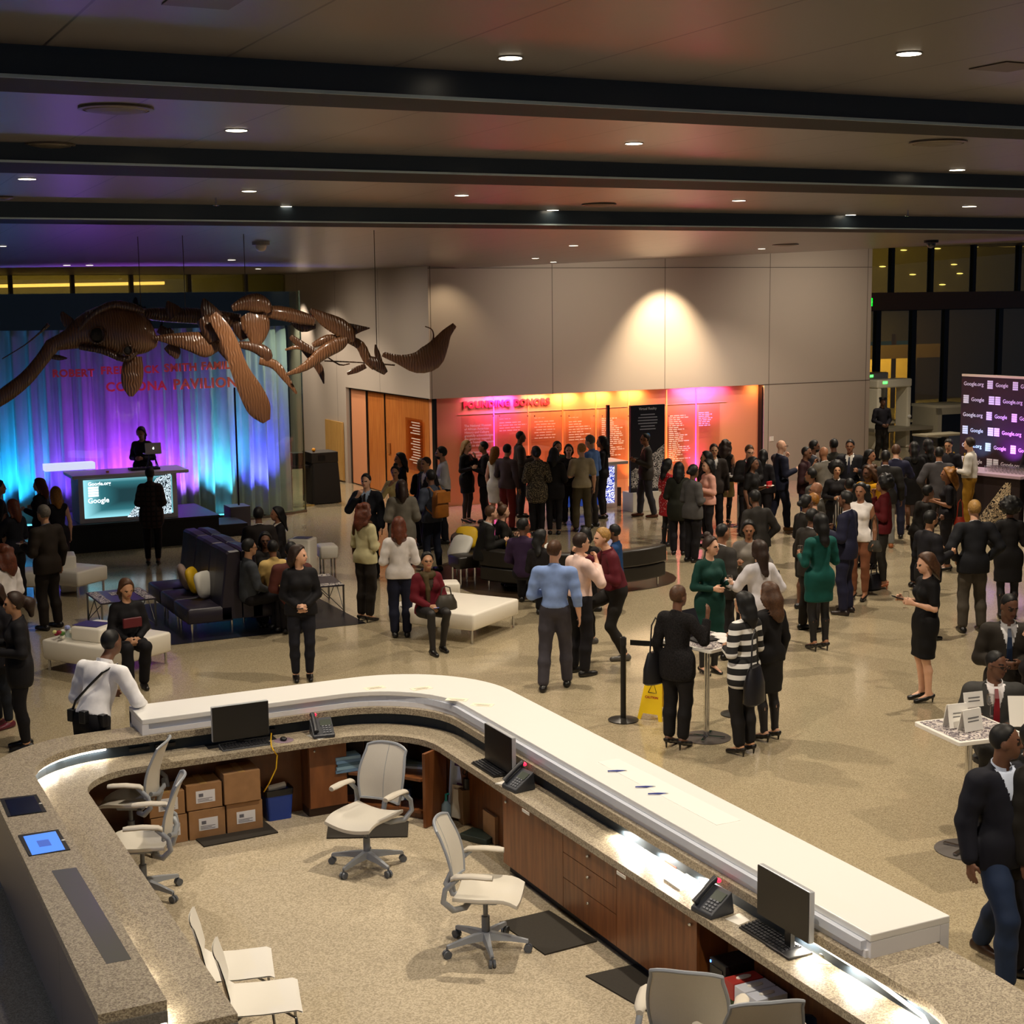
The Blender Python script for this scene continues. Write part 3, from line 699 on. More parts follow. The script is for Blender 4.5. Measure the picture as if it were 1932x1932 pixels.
# stage, booth
st = thing('stage_platform', 'low black stage platform under the booth', 'stage', (6.3, 29.6, 0))
b = MB(); b.box(4.72, 7.75, 28.72, 30.6, 0.0, 0.50); b.build('skirt', mat('#0b0a0c', 0.7), st)
b = MB(); b.box(4.70, 7.77, 28.70, 30.62, 0.50, 0.54); b.build('deck', mat('#191418', 0.5), st)
b = MB(); b.box(7.9, 8.5, 29.3, 30.3, 0.0, 0.25); tag(b.build('stage_step', mat('#141114', 0.6), bevel=0.01), 'black step at the right end of the stage', 'step')
bo = thing('booth_counter', 'white counter with a glowing teal screen front on the stage', 'counter', (6.1, 29.2, 0.54))
bx0, bx1, bv = 5.13, 6.99, 28.86
M_bw = mat('#cfcbd0', 0.45)
b = MB(); b.box(bx0, bx1, bv+0.02, bv+0.07, 0.541, 1.40); b.box(bx0, bx1, bv, bv+0.02, 0.541, 0.63); b.box(bx0, bx1, bv, bv+0.02, 1.36, 1.40); b.box(bx0, bx0+0.09, bv, bv+0.02, 0.63, 1.36); b.box(bx1-0.09, bx1, bv, bv+0.02, 0.63, 1.36); b.build('front_panel', M_bw, bo)
b = MB(); b.box(bx1-0.04, bx1, bv+0.07, bv+0.75, 0.541, 1.40); b.build('side_panel', M_bw, bo)
b = MB(); b.box(bx0, bx0+0.04, bv+0.07, bv+0.75, 0.541, 1.40); b.build('side_panel', M_bw, bo)
b = MB()
for z in (0.55, 0.95): b.box(bx0+0.04, bx1-0.04, bv+0.4, bv+0.72, z, z+0.03)
b.build('shelf', M_bw, bo)
b = MB(); b.box(bx0-0.12, bx1+0.22, bv-0.1, bv+0.85, 1.40, 1.46); b.build('top', mat('#ded6de', 0.3), bo, bevel=0.008)
def screen_mat():
    m = bpy.data.materials.new('lit_screen'); nt, p = nodes_of(m)
    tc = nt.nodes.new('ShaderNodeTexCoord'); sx = nt.nodes.new('ShaderNodeSeparateXYZ'); nt.links.new(tc.outputs['Generated'], sx.inputs[0])
    def edge(o):
        a = nt.nodes.new('ShaderNodeMath'); a.operation = 'SUBTRACT'; a.inputs[1].default_value = 0.55; nt.links.new(o, a.inputs[0])
        q = nt.nodes.new('ShaderNodeMath'); q.operation = 'ABSOLUTE'; nt.links.new(a.outputs[0], q.inputs[0]); return q
    e1, e2 = edge(sx.outputs[0]), edge(sx.outputs[2])
    mx = nt.nodes.new('ShaderNodeMath'); mx.operation = 'MAXIMUM'; nt.links.new(e1.outputs[0], mx.inputs[0]); nt.links.new(e2.outputs[0], mx.inputs[1])
    rp = nt.nodes.new('ShaderNodeValToRGB'); e = rp.color_ramp.elements
    e[0].position = 0.15; e[0].color = (0.012, 0.045, 0.055, 1); e[1].position = 0.56; e[1].color = (0.35, 0.85, 0.95, 1)
    k = e.new(0.36); k.color = (0.03, 0.16, 0.19, 1)
    nt.links.new(mx.outputs[0], rp.inputs[0]); nt.links.new(rp.outputs[0], p.inputs['Emission Color']); p.inputs['Emission Strength'].default_value = 1.0
    p.inputs['Base Color'].default_value = (0.02, 0.03, 0.03, 1); p.inputs['Roughness'].default_value = 0.2
    return m
b = MB(); b.box(bx0+0.09, bx1-0.09, bv+0.005, bv+0.018, 0.63, 1.36); scn = b.build('screen', screen_mat(), bo)
M_glow = emit('#e8fbff', 1.6)
for s_, x, y, w_ in (('Google.org', 166, 917, 43), ('Google', 166, 950, 40)):
    q0, q1 = on_v(x, y, bv), on_v(x+w_, y, bv)
    fit(text(s_, 0.1, M_glow, (q0[0], bv+0.002, q0[2]), (1, 0, 0), (0, 0, 1), bo, 'lettering', 0.001, bold=0.002), q1[0]-q0[0])
q = on_v(167, 938, bv); b = MB()
for k in range(4): b.box(q[0], q[0]+0.19, bv, bv+0.004, q[2]+k*0.05, q[2]+k*0.05+0.04)
b.build('logo_mark', M_glow, bo)
def squiggle(c1, c2, strength, scale=14):
    m = bpy.data.materials.new('squiggle_print'); nt, p = nodes_of(m)
    tc = nt.nodes.new('ShaderNodeTexCoord'); nz = nt.nodes.new('ShaderNodeTexNoise'); nz.inputs['Scale'].default_value = scale; nz.inputs['Detail'].default_value = 0.5; nz.inputs['Distortion'].default_value = 1.2
    nt.links.new(tc.outputs['Object'], nz.inputs['Vector'])
    ml = nt.nodes.new('ShaderNodeMath'); ml.operation = 'MULTIPLY'; ml.inputs[1].default_value = 5; nt.links.new(nz.outputs[0], ml.inputs[0])
    fr = nt.nodes.new('ShaderNodeMath'); fr.operation = 'FRACT'; nt.links.new(ml.outputs[0], fr.inputs[0])
    lt = nt.nodes.new('ShaderNodeMath'); lt.operation = 'LESS_THAN'; lt.inputs[1].default_value = 0.5; nt.links.new(fr.outputs[0], lt.inputs[0])
    mc = nt.nodes.new('ShaderNodeMix'); mc.data_type = 'RGBA'; mc.inputs[6].default_value = (*hexc(c1), 1); mc.inputs[7].default_value = (*hexc(c2), 1)
    nt.links.new(lt.outputs[0], mc.inputs[0]); nt.links.new(mc.outputs[2], p.inputs['Base Color']); p.inputs['Roughness'].default_value = 0.5
    if strength:
        nt.links.new(mc.outputs[2], p.inputs['Emission Color']); p.inputs['Emission Strength'].default_value = strength
    return m
def tri_v(pts, v, th=0.004):
    """upright plate facing the room, cut to photo corners"""
    P = [on_v(x, y, v) for x, y in pts]; b = MB(); n = len(P)
    vs = [(p[0], v, p[2]) for p in P]+[(p[0], v+th, p[2]) for p in P]
    b.add(vs, [tuple(range(n)), tuple(range(2*n-1, n-1, -1))]+[(i, (i+1) % n, n+(i+1) % n, n+i) for i in range(n)]); return b
tri_v([(240, 976), (297, 900), (322, 893), (324, 968)], bv).build('pattern_print', squiggle('#101a22', '#dff4ff', 1.0), bo)
ac = thing('acrylic_bar_front', 'clear acrylic bar with glowing white top behind the booth', 'counter', (5, 30.2, 0.54))
p0, p1 = on_v(84, 900, 30.35), on_v(178, 900, 30.35)
b = MB(); b.box(p0[0], p1[0], 30.2, 30.5, 1.42, 1.55); b.build('glowing_top', emit('#dfe6ff', 0.8), ac)
b = MB(); b.box(p0[0], p1[0], 30.22, 30.24, 0.0, 1.42); b.build('clear_front', glassm('#f0f0ff', 0.2), ac)
# booth equipment
mx = thing('audio_mixer', 'black audio mixer on the booth top', 'mixer', (6.3, 29.2, 1.46))
q0, q1 = on_v(245, 878, bv+0.3), on_v(300, 878, bv+0.3)
b = MB(); b.box(q0[0], q1[0], bv+0.2, bv+0.5, 1.461, 1.50); b.build('body', M_dark, mx, bevel=0.005)
for k in range(6):
    b = MB(); b.cyl((q0[0]+0.06+0.08*k, bv+0.3), 0.012, 1.50, 1.52, 8); b.build('knob', mat('#9a8f80', 0.4), mx)
lp = thing('laptop', 'silver laptop with a glowing mark on its lid, on a stand on the booth', 'laptop', (*on_v(289, 878, bv+0.45)[:2], 1.46))
c_ = on_v(289, 846, bv+0.45)
b = MB(); b.obox((c_[0], bv+0.45, c_[2]), (0.155, 0.006, 0.11), 0, R(-12)); b.build('lid', mat('#b9b2ab', 0.35, 0.3), lp, bevel=0.004)
b = MB(); b.ell((c_[0], bv+0.437, c_[2]), (0.016, 0.004, 0.018), 10, 6); b.ell((c_[0]+0.004, bv+0.437, c_[2]+0.024), (0.004, 0.003, 0.008), 8, 5); b.build('glowing_mark', emit('#ffffff', 2.0), lp)
b = MB(); b.box(c_[0]-0.155, c_[0]+0.155, bv+0.47, bv+0.68, c_[2]-0.115, c_[2]-0.10); b.build('base', mat('#a8a29b', 0.35, 0.3), lp)
b = MB()
for s_ in (-0.1, 0.1):
    b.tube([(c_[0]+s_, bv+0.5, 1.462), (c_[0]+s_*0.4, bv+0.6, c_[2]-0.115)], 0.01, 6); b.tube([(c_[0]+s_, bv+0.66, 1.462), (c_[0]+s_*0.4, bv+0.58, c_[2]-0.115)], 0.01, 6)
b.build('stand', M_dark, lp)
p_ = on_v(202, 876, bv+0.2); b = MB(); b.cyl((p_[0], p_[1]), 0.03, 1.461, 1.49, 10); tag(b.build('candle', mat('#e0901f', 0.4)), 'small orange tea light on the booth top', 'candle')
# uplighters
def uplight(x, y, label, col):
    p = at(x, y); t = thing('uplighter', label, 'light', (p[0], p[1], 0), 'uplighters at the curtain')
    b = MB(); b.box(p[0]-0.12, p[0]+0.12, p[1]-0.08, p[1]+0.08, 0.0, 0.16); b.build('housing', M_black, t, bevel=0.01)
    b = MB(); b.box(p[0]-0.10, p[0]+0.10, p[1]-0.06, p[1]+0.06, 0.161, 0.168); b.build('lens', emit(col, 4), t)
    return p
uplight(420, 985, 'cyan uplighter box on the floor beside the grey cube', '#59d8ff')
uplight(490, 974, 'blue uplighter box on the floor near the drum edge', '#4a5cff')
uplight(52, 1006, 'cyan uplighter at the far left foot of the curtain', '#59d8ff')
for a, d, col, pw in ((-36, .34, (0.02, 0.32, 1), 75), (-31, .34, (0.02, 0.35, 1), 75), (-25, .3, (0.25, 0.08, 1), 50), (-20, .3, (0.32, 0.06, 1), 55), (-14, .3, (0.5, 0.05, 1), 95), (-9, .3, (0.42, 0.04, 1), 110), (-3, .3, (0.42, 0.05, 1), 100), (2, .3, (0.42, 0.1, 1), 70), (7.5, .3, (0.1, 0.5, 1), 60), (10.5, .26, (0.1, 0.55, 1), 45), (17.5, .3, (0.1, 0.08, 1), 85), (20, .3, (0.12, 0.1, 1), 60)):
    x, y = dpt(RC+0.55, R(a)); x2, y2 = dpt(RC-0.12, R(a))
    lamp('SPOT', (x, y, 0.27), pw*7, col, aim=(x2, y2, 2.4), size=0.04, cone=74, blend=1)
for u, v, col, pw in ((5.5, 30.0, (0.35, 0.1, 1), 60), (3.2, 29.0, (0.1, 0.3, 1), 50)): lamp('SPOT', (u, v, 1.6), pw, col, aim=(u+0.5, v-3, 5.8), size=0.2, cone=110, blend=1)
gc = thing('grey_cube_stand', 'grey cube base with a tall dark pole near the curtain', 'stand', (8.75, 30.5, 0))
p0, p1 = at(436, 999), at(474, 997)
b = MB(); b.box(p0[0], p1[0]+0.02, p0[1], p0[1]+0.5, 0, 0.46); b.build('base', mat('#5a5560', 0.5), gc, bevel=0.006)
b = MB(); b.tube([((p0[0]+p1[0])/2+.05, p0[1]+0.25, 0.46), ((p0[0]+p1[0])/2+.05, p0[1]+0.25, 2.9)], 0.02, 8); b.build('pole', M_black, gc)
# black draped table with an amplifier case
dt = thing('draped_table', 'high table under a black cloth beside the glass drum', 'table', (11.6, 33.6, 0))
p0, p1 = at(592, 953), at(631, 950); vv = p0[1]
b = MB(); b.loft([[(x+0.02*math.sin(9*y+7*x)*q, y+0.02*math.sin(11*x)*q, z) for x, y in round_rect(p0[0]-q*0.02, p1[0]+0.12+q*.02, vv, vv+0.75, 0.05, 4)] for z, q in ((0.02, 1.6), (0.5, 1), (0.93, 0.2), (0.96, 0))]); b.build('cloth', mat('#15100e', 0.8), dt)
b = MB(); b.box(p0[0]-0.5, p0[0]+0.02, vv+0.15, vv+0.7, 0.84, 0.9); b.build('table_wing', M_black, dt)
for k in (0.18, 0.65):
    b = MB(); b.tube([(p0[0]-0.46, vv+k, 0), (p0[0]-0.46, vv+k, 0.84)], 0.02, 6); b.build('leg', M_black, dt)
am = thing('amplifier_case', 'black amplifier case lying on the draped table', 'case', (p0[0]+0.2, vv+0.3, 0.97))
b = MB(); b.box(p0[0]-0.02, p1[0]+0.12, vv+0.0, vv+0.66, 0.965, 1.20); b.build('body', mat('#1d1713', 0.5), am, bevel=0.012)
b = MB(); b.box(p0[0]+0.14, p0[0]+0.3, vv-0.015, vv, 1.02, 1.14); b.build('handle_plate', M_black, am)
b = MB(); b.box(p0[0]-0.4, p0[0]-0.12, vv+0.2, vv+0.5, 0.905, 1.2); tag(b.build('speaker_monitor', M_black, bevel=0.01), 'small black speaker on the wing of the draped table', 'speaker')
b = MB(); b.ell((p0[0]+0.12, vv+0.25, 1.245), (0.045, 0.045, 0.045)); tag(b.build('orange_fruit', mat('#f0a020', 0.4), smooth=True), 'yellow orange fruit on top of the amplifier case', 'fruit')
b = MB(); b.tube([(p0[0]-.3, vv-.1, 0.012), (p0[0]-.1, vv-.15, 0.012), (p0[0]+0.0, vv-.05, 0.012), (p0[0]-.2, vv+.1, 0.012)], 0.01, 6); tag(b.build('audio_cable', mat('#b99a50', 0.5)), 'loose cable on the floor by the draped table', 'cable')

# ================================================================ LOUNGE SEATS
M_leather = mat('#efe9dc', 0.4); M_pl = mat('#221c2b', 0.4, noise=0.15, nscale=8); M_bl = mat('#211d18', 0.42, noise=0.1, nscale=8)
def frame_from(FL, FR, BR, z):
    a, b_, c = at(*FL, z)[:2], at(*FR, z)[:2], at(*BR, z)[:2]
    x = Vector((b_[0]-a[0], b_[1]-a[1])); L = x.length; x.normalize(); y = Vector((-x.y, x.x))
    D = abs((Vector((c[0]-b_[0], c[1]-b_[1]))).dot(y)); rz = math.atan2(x.y, x.x)
    return (a[0], a[1]), L, D, rz
def bench(name, label, FL, FR, BR, z, th, m, group, legs=True, D=None, L=None, cat='bench'):
    o, L0, D0, rz = frame_from(FL, FR, BR, z); L = L or L0; D = D or D0
    t = local(thing(name, label, cat, (0, 0, 0), group))
    b = MB(); b.loft([[(x, y, zz) for x, y in round_rect(-q, L+q, -q, D+q, 0.035, 4)] for zz, q in ((z-th, -0.015), (z-th+0.02, 0), (z-0.03, 0.004), (z-0.008, -0.006), (z, -0.03))]); b.build('cushion', m, t, smooth=True)
    if legs:
        for x in (0.06, L-0.06):
            for y in (0.06, D-0.06):
                b = MB(); b.cyl((x, y), 0.018, 0, z-th, 8); b.build('leg', M_chrome, t)
    t.location = (o[0], o[1], 0); t.rotation_euler = (0, 0, rz); return t
G1 = 'white leather lounge seats'
bench('lounge_bench', 'wide white leather bench under the seated woman in burgundy', (729, 1142), (893, 1160), (920, 1123), .42, .23, M_leather, G1)
bench('lounge_bench', 'wide white leather bench with a bouquet at the left', (78, 1206), (200, 1225), (298, 1188), .42, .26, M_leather, G1)
bench('cube_table', 'white leather cube on the bench behind the bouquet', (132, 1182), (188, 1188), (208, 1170), .6, .178, M_leather, G1, False, cat='table')
bench('lounge_bench', 'white leather bench beyond the man in the brown suit', (146, 1080), (203, 1066), (190, 1058), .42, .24, M_leather, G1, D=0.7)
bench('lounge_bench', 'white leather bench at the far left behind the standing suit', (20, 1082), (70, 1080), (75, 1070), .42, .24, M_leather, G1, D=0.6)
bench('cube_table', 'tall white leather cube behind the brown suit', (112, 1050), (143, 1048), (145, 1042), .62, .6, M_leather, G1, False, D=0.5, cat='table')
bench('cube_table', 'tall white cube carrying a wine glass beside the high sofa', (541, 1018), (583, 1019), (600, 1012), .72, .7, M_leather, G1, False, cat='table')
bench('lounge_ottoman', 'white leather ottoman right of the tall cube', (604, 1032), (638, 1030), (636, 1022), .42, .22, M_leather, G1, D=0.45, cat='ottoman')
bench('lounge_bench', 'white leather seat half hidden behind the seated woman in burgundy', (775, 1104), (868, 1100), (868, 1090), .42, .24, M_leather, G1, D=0.35)
for nm, (FL, FR, BR), z, lab in (('dark_tray', ((136, 1180), (182, 1184), (196, 1174)), .603, 'purple printed card on the white cube behind the bouquet'), ('dark_tray', ((552, 1016), (580, 1017), (588, 1013)), .723, 'purple printed card on the tall white cube')):
    o, L, D, rz = frame_from(FL, FR, BR, z); b = MB(); b.box(0, L, 0, D, z, z+0.006); x = b.build('printed_card', mat('#3a3468', 0.4)); x.location = (o[0], o[1], 0); x.rotation_euler = (0, 0, rz); tag(x, lab, 'card')
# high-backed double sofa
hs = thing('high_back_sofa', 'dark purple double sofa with tall tufted back in the lounge', 'sofa', (5.8, 21.7, 0))
ML = 0.80
for k in range(3):
    v0 = 20.52+k*(ML+0.01); v1 = v0+ML
    for s_, u0 in ((1, 5.82), (-1, 5.84)):
        X = lambda a: u0-s_*a if s_ == 1 else u0+a
        b = MB(); x0, x1 = sorted((X(0.12), X(0.78))); b.loft([[(x, y, z) for x, y in round_rect(x0+q, x1-q, v0+q, v1-q, 0.03, 3)] for z, q in ((0.21, 0.01), (0.23, 0), (0.40, 0), (0.425, 0.025))]); b.build('seat', M_pl, hs, smooth=True)
        b = MB(); pr = [(0.0, 0.23), (0.0, 1.18), (0.03, 1.205), (0.17, 1.20), (0.20, 1.17), (0.24, 0.85), (0.30, 0.425), (0.30, 0.23)]
        rings = []
        for t_, q in ((0, 0.02), (0.03, 0), (0.5, -0.012), (0.97, 0), (1, 0.02)):
            rings.append([(X(max(0.0, a-q*(a > 0))), v0+ML*t_, z-q*(z > 1)) for a, z in pr])
        b.loft(rings); b.build('back_cushion', M_pl, hs)
        for vv2 in (v0+0.08, v1-0.08):
            b = MB(); x = X(0.70); b.cyl((x, vv2), 0.016, 0, 0.21, 8); b.build('leg', M_chrome, hs)
st2 = bench('square_stool', 'dark purple square stool with chrome legs at the end of the high sofa', (356, 1134), (440, 1138), (430, 1121), .43, .2, M_pl, None, True, D=0.5, cat='stool')
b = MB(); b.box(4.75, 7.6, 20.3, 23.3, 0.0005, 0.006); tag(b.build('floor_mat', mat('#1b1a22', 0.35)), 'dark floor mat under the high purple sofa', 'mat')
# pillows
def pillow(x, y, z, label, m, face_deg, tilt=18, s=0.2, d=None):
    p = at(x, y, z) if d is None else d
    t = local(thing('throw_pillow', label, 'pillow', (0, 0, 0), 'scatter pillows in the lounge'))
    b = MB(); rings = []
    for k in range(9):
        q = k/8*2-1; r_ = []
        for j in range(16):
            a = 2*PI*j/16; cx = abs(math.cos(a))**0.55*math.copysign(1, math.cos(a)); cz = abs(math.sin(a))**0.55*math.copysign(1, math.sin(a))
            e = math.sqrt(max(0, 1-q*q))**0.8; r_.append((s*cx*(0.25+0.75*e)*1.0, q*0.075, s*cz*(0.25+0.75*e)))
        rings.append(r_)
    b.loft(rings); b.build('cushion_cover', m, t, smooth=True)
    t.location = tuple(p); t.rotation_euler = (R(-tilt), 0, R(face_deg)); return t
M_yel = mat('#d8ae12', 0.6); M_wp = mat('#dcdad2', 0.7); M_tp = mat('#9b8478', 0.7)
pillow(0, 0, 0, 'dusty pink pillow on the purple sofa, farthest of three', M_tp, 80, d=(5.38, 22.0, 0.62))
pillow(0, 0, 0, 'yellow pillow on the purple sofa between pink and pale pillows', M_yel, 62, d=(5.42, 21.62, 0.63))
pillow(0, 0, 0, 'pale blue white pillow on the purple sofa, nearest of three', M_wp, 40, d=(5.48, 21.2, 0.63))
# curved dark sofa
SC_, SR = (12.0, 22.35), 1.95
def arc(r, a0, a1, n=14): return [(SC_[0]+r*math.cos(R(a0+(a1-a0)*k/n)), SC_[1]+r*math.sin(R(a0+(a1-a0)*k/n))) for k in range(n+1)]
def curved(label, a0, a1):
    mid = arc(SR-0.3, a0, a1)[7]
    t = thing('curved_sofa', label, 'sofa', (mid[0], mid[1], 0), 'curved dark lounge sofas')
    b = MB(); b.strip(arc(SR, a0, a1), arc(SR-0.2, a0, a1), 0.40, 0.68); b.build('back_cushion', M_bl, t, bevel=0.03, smooth=True)
    b = MB(); b.strip(arc(SR-0.02, a0, a1), arc(SR-0.85, a0, a1), 0.16, 0.39); b.build('seat', M_bl, t, bevel=0.025, smooth=True)
    for q in (a0+4, (a0+a1)/2, a1-4):
        for rr in (SR-0.1, SR-0.75):
            p = (SC_[0]+rr*math.cos(R(q)), SC_[1]+rr*math.sin(R(q))); b = MB(); b.cyl(p, 0.016, 0, 0.16, 8); b.build('leg', M_chrome, t)
curved('long curved dark sofa with its back to the camera behind the three laughing men', 196, 300)
curved('curved dark sofa carrying the yellow and white pillows', 118, 163)
bench('square_stool', 'small dark square stool with steel legs between the two curved sofas', (866, 1052), (905, 1048), (895, 1036), .5, .2, M_bl, None, True, D=0.42, cat='stool')
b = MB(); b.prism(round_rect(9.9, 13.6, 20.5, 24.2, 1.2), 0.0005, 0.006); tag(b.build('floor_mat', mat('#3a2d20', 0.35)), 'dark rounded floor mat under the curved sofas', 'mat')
pillow(0, 0, 0, 'white pillow standing on the end of the curved sofa', M_wp, -70, d=(*at(868, 1030, 0.58)[:2], 0.56), tilt=35, s=0.23)
pillow(0, 0, 0, 'yellow pillow leaning behind the white pillow on the curved sofa', M_yel, -40, d=(*at(880, 1012, 0.62)[:2], 0.6), tilt=20)
pillow(0, 0, 0, 'yellow pillow behind the man in the purple shirt', M_yel, 20, d=(*at(975, 1040, 0.58)[:2], 0.60), tilt=30)
pillow(0, 0, 0, 'grey pillow behind the seated woman with black hair', M_wp, 25, d=(*at(1036, 1043, 0.58)[:2], 0.58), tilt=30, s=0.17)
# low X-frame tables
def xtable(label, FL, FR, BR, z=.42, D=None):
    o, L, D0, rz = frame_from(FL, FR, BR, z); D = D or D0
    t = local(thing('coffee_table', label, 'table', (0, 0, 0), 'low tables with crossed steel frames'))
    b = MB(); b.box(0, L, 0, D, z-0.02, z); tp = b.build('tabletop', mat('#3a3440', 0.3), t)
    b = MB()
    for y in (0.0, D*0.78): b.box(0.01, L-0.01, y+0.01, y+D*0.2, z+0.0005, z+0.003)
    b.box(L*0.2, L*0.45, D*0.35, D*0.65, z+0.0005, z+0.003); b.build('pattern_print', squiggle('#d8d0c8', '#3a3440', 0, 10), tp)
    for x in (0.015, L-0.015):
        for y in (0.015, D-0.015): b = MB(); b.box(x-0.012, x+0.012, y-0.012, y+0.012, 0, z-0.02); b.build('leg', M_steel, t)
    for y in (0.015, D-0.015):
        b = MB(); b.tube([(0.015, y, 0.02), (L/2, y, z-0.03)], 0.007, 6); b.tube([(L-0.015, y, 0.02), (L/2, y, z-0.03)], 0.007, 6); b.build('cross_brace', M_steel, t)
    for x in (0.015, L-0.015):
        b = MB(); b.tube([(x, 0.015, 0.02), (x, D/2, z-0.03)], 0.007, 6); b.tube([(x, D-0.015, 0.02), (x, D/2, z-0.03)], 0.007, 6); b.build('cross_brace', M_steel, t)
    t.location = (o[0], o[1], 0); t.rotation_euler = (0, 0, rz); return t
xtable('low table with crossed steel frame behind the seated woman in black', (162, 1118), (190, 1139), (230, 1122), D=0.8)
xtable('low table with crossed steel frame beside the long-haired woman', (560, 1110), (650, 1103), (628, 1082), D=1.0)
# bouquet
bq = thing('flower_bouquet', 'wrapped bouquet of white, purple and red flowers lying on the bench', 'flowers', tuple(at(150, 1190, .46)))
c0 = at(140, 1192, .47); d0 = Vector(at(190, 1178, .47)-c0); d0.normalize(); s0 = Vector((-d0.y, d0.x, 0))
b = MB(); b.loft([[Vector(c0)+d0*l+s0*r_*math.cos(a)*1.0+Vector((0, 0, r_*0.55*math.sin(a)+0.0)) for a in np.linspace(0, 2*PI, 10)[:-1]] for l, r_ in ((-0.12, 0.13), (0.08, 0.07), (0.32, 0.05), (0.38, 0.06))]); b.build('paper_wrap', mat('#cfdedb', 0.6), bq)
fl_ = [('#e8e6d8', 0.04), ('#8d5aa8', 0.035), ('#e8e6d8', 0.035), ('#8a1530', 0.035), ('#9aa5d8', 0.04), ('#8a1530', 0.03), ('#d9d890', 0.03), ('#e8e6d8', 0.04), ('#7d4a96', 0.03), ('#8a1530', 0.035), ('#b8c8e8', 0.035), ('#5a8a3a', 0.04), ('#4d7a30', 0.035)]
for k, (c, r_) in enumerate(fl_):
    p = Vector(c0)+d0*(-0.13-0.16*random.random()+(0.08 if k % 3 else -0.1))+s0*random.uniform(-0.14, 0.14)+Vector((0, 0, random.uniform(-0.01, 0.1)))
    b = MB(); b.ell(p, (r_, r_, r_*0.8), 7, 5); b.build('flower_head' if k < 11 else 'leaf_cluster', mat(c, 0.6, noise=0.2, nscale=60), bq)

# ================================================================ COUNTER, KIOSK, BAR
cc = thing('promo_counter', 'white counter with blue front in front of the donor wall', 'counter', (16, 29, 0))
p0, p1 = at(1045, 969), at(1162, 957); fv = float(p0[1]+p1[1])/2
b = MB(); b.box(p0[0], p1[0], fv+0.03, fv+0.6, 0, 0.98); b.build('body', M_white, cc)
b = MB(); b.box(p0[0]-0.2, p1[0]+0.22, fv-0.1, fv+0.7, 0.98, 1.05); b.build('top', mat('#f4efe8', 0.3), cc, bevel=0.01)
b = MB(); b.box(p0[0]+0.02, p1[0]-0.48, fv+0.01, fv+0.03, 0.1, 0.93); b.build('front_panel', emit('#2c4fb0', 0.35), cc)
b = MB(); b.box(p1[0]-0.36, p1[0]-0.08, fv+0.01, fv+0.03, 0.12, 0.93); b.build('pattern_panel', squiggle('#2b3fa8', '#eef0ff', 1.1, 9), cc)
vk = thing('information_kiosk', 'tall dark information panel on a white plinth by the donor wall', 'kiosk', (17.2, 28, 0))
p0, p1 = at(1190, 974), at(1262, 960); kv = 28.2
k0, k1 = upx(1190, 850, kv), upx(1254, 850, kv)
b = MB(); b.box(k0, k1+0.05, kv-0.1, kv+0.35, 0, 0.42); b.build('plinth', M_white, vk, bevel=0.006)
zt = float(on_v(1222, 764, kv)[2])
b = MB(); b.box(k0, k1, kv, kv+0.08, 0.42, zt); b.build('panel', mat('#12141f', 0.35), vk)
q = on_v(1222, 773, kv)
fit(text('Virtual Reality', 0.1, mat('#e8ecf4', 0.5), (q[0], kv-0.004, q[2]), (1, 0, 0), (0, 0, 1), vk, 'title_lettering', 0.001, 'CENTER'), 0.45)
b = MB()
for k in range(6):
    z = float(on_v(1222, 782+k*5.5, kv)[2]); w_ = (0.18, 0.24, 0.25, 0.24, 0.18, 0.2)[k]; b.box(q[0]-w_, q[0]+w_, kv-0.004, kv-0.001, z-0.01, z+0.012)
b.build('lettering', mat('#9aa0b0', 0.5), vk)
z = float(on_v(1222, 822, kv)[2]); b = MB(); b.tube([(q[0], kv-0.006, z), (q[0], kv-0.001, z)], 0.06, 20); b.build('round_logo', mat('#4b8fd0', 0.4), vk)
tri_v([(1191, 890), (1253, 838), (1253, 921), (1191, 921)], kv-0.006).build('pattern_print', squiggle('#12141f', '#d8d8d8', 0, 12), vk)
# bar
br = thing('drinks_bar', 'dark bar counter with a patterned triangle on its front', 'bar', (22.6, 22.9, 0))
pa, pb = Vector(at(1800, 985)), Vector(at(1921, 1001)); bd = (pb-pa); bd.z = 0; bL = bd.length; bd.normalize(); brz = math.atan2(bd.y, bd.x)
local(br); b = MB(); b.box(-1.6, bL, 0, 0.7, 0, 1.02); b.build('body', mat('#241a1c', 0.45), br)
b = MB(); b.box(-1.65, bL+0.05, -0.06, 0.8, 1.02, 1.08); b.build('top', mat('#b79cae', 0.3), br, bevel=0.006)
b = MB(); b.add([(bL-1.0, -0.008, 0.06), (bL-0.2, -0.008, 0.06), (bL-0.2, -0.008, 0.93), (bL-0.32, -0.008, 0.93), (bL-1.0, 0, 0.06), (bL-0.2, 0, 0.06), (bL-0.2, 0, 0.93), (bL-0.32, 0, 0.93)], [(0, 1, 2, 3), (7, 6, 5, 4), (0, 3, 7, 4), (1, 5, 6, 2), (3, 2, 6, 7), (0, 4, 5, 1)]); b.build('pattern_print', squiggle('#1c1418', '#d8c4a0', 0, 11), br)
br.location = (pa.x, pa.y, 0); br.rotation_euler = (0, 0, brz)
def barp(a, y, z=1.08): return Vector((pa.x, pa.y, 0))+bd*a+Vector((-bd.y, bd.x, 0))*y+Vector((0, 0, z))
b = MB(); b.box(-0.02, 0.75, 0, 0.6, 0, 1.0); x = b.build('white_bar_end', mat('#cfc6c8', 0.5)); x.location = tuple(barp(bL+0.1, 0.05, 0)); x.rotation_euler = (0, 0, brz); tag(x, 'white counter section at the right end of the dark bar', 'counter')
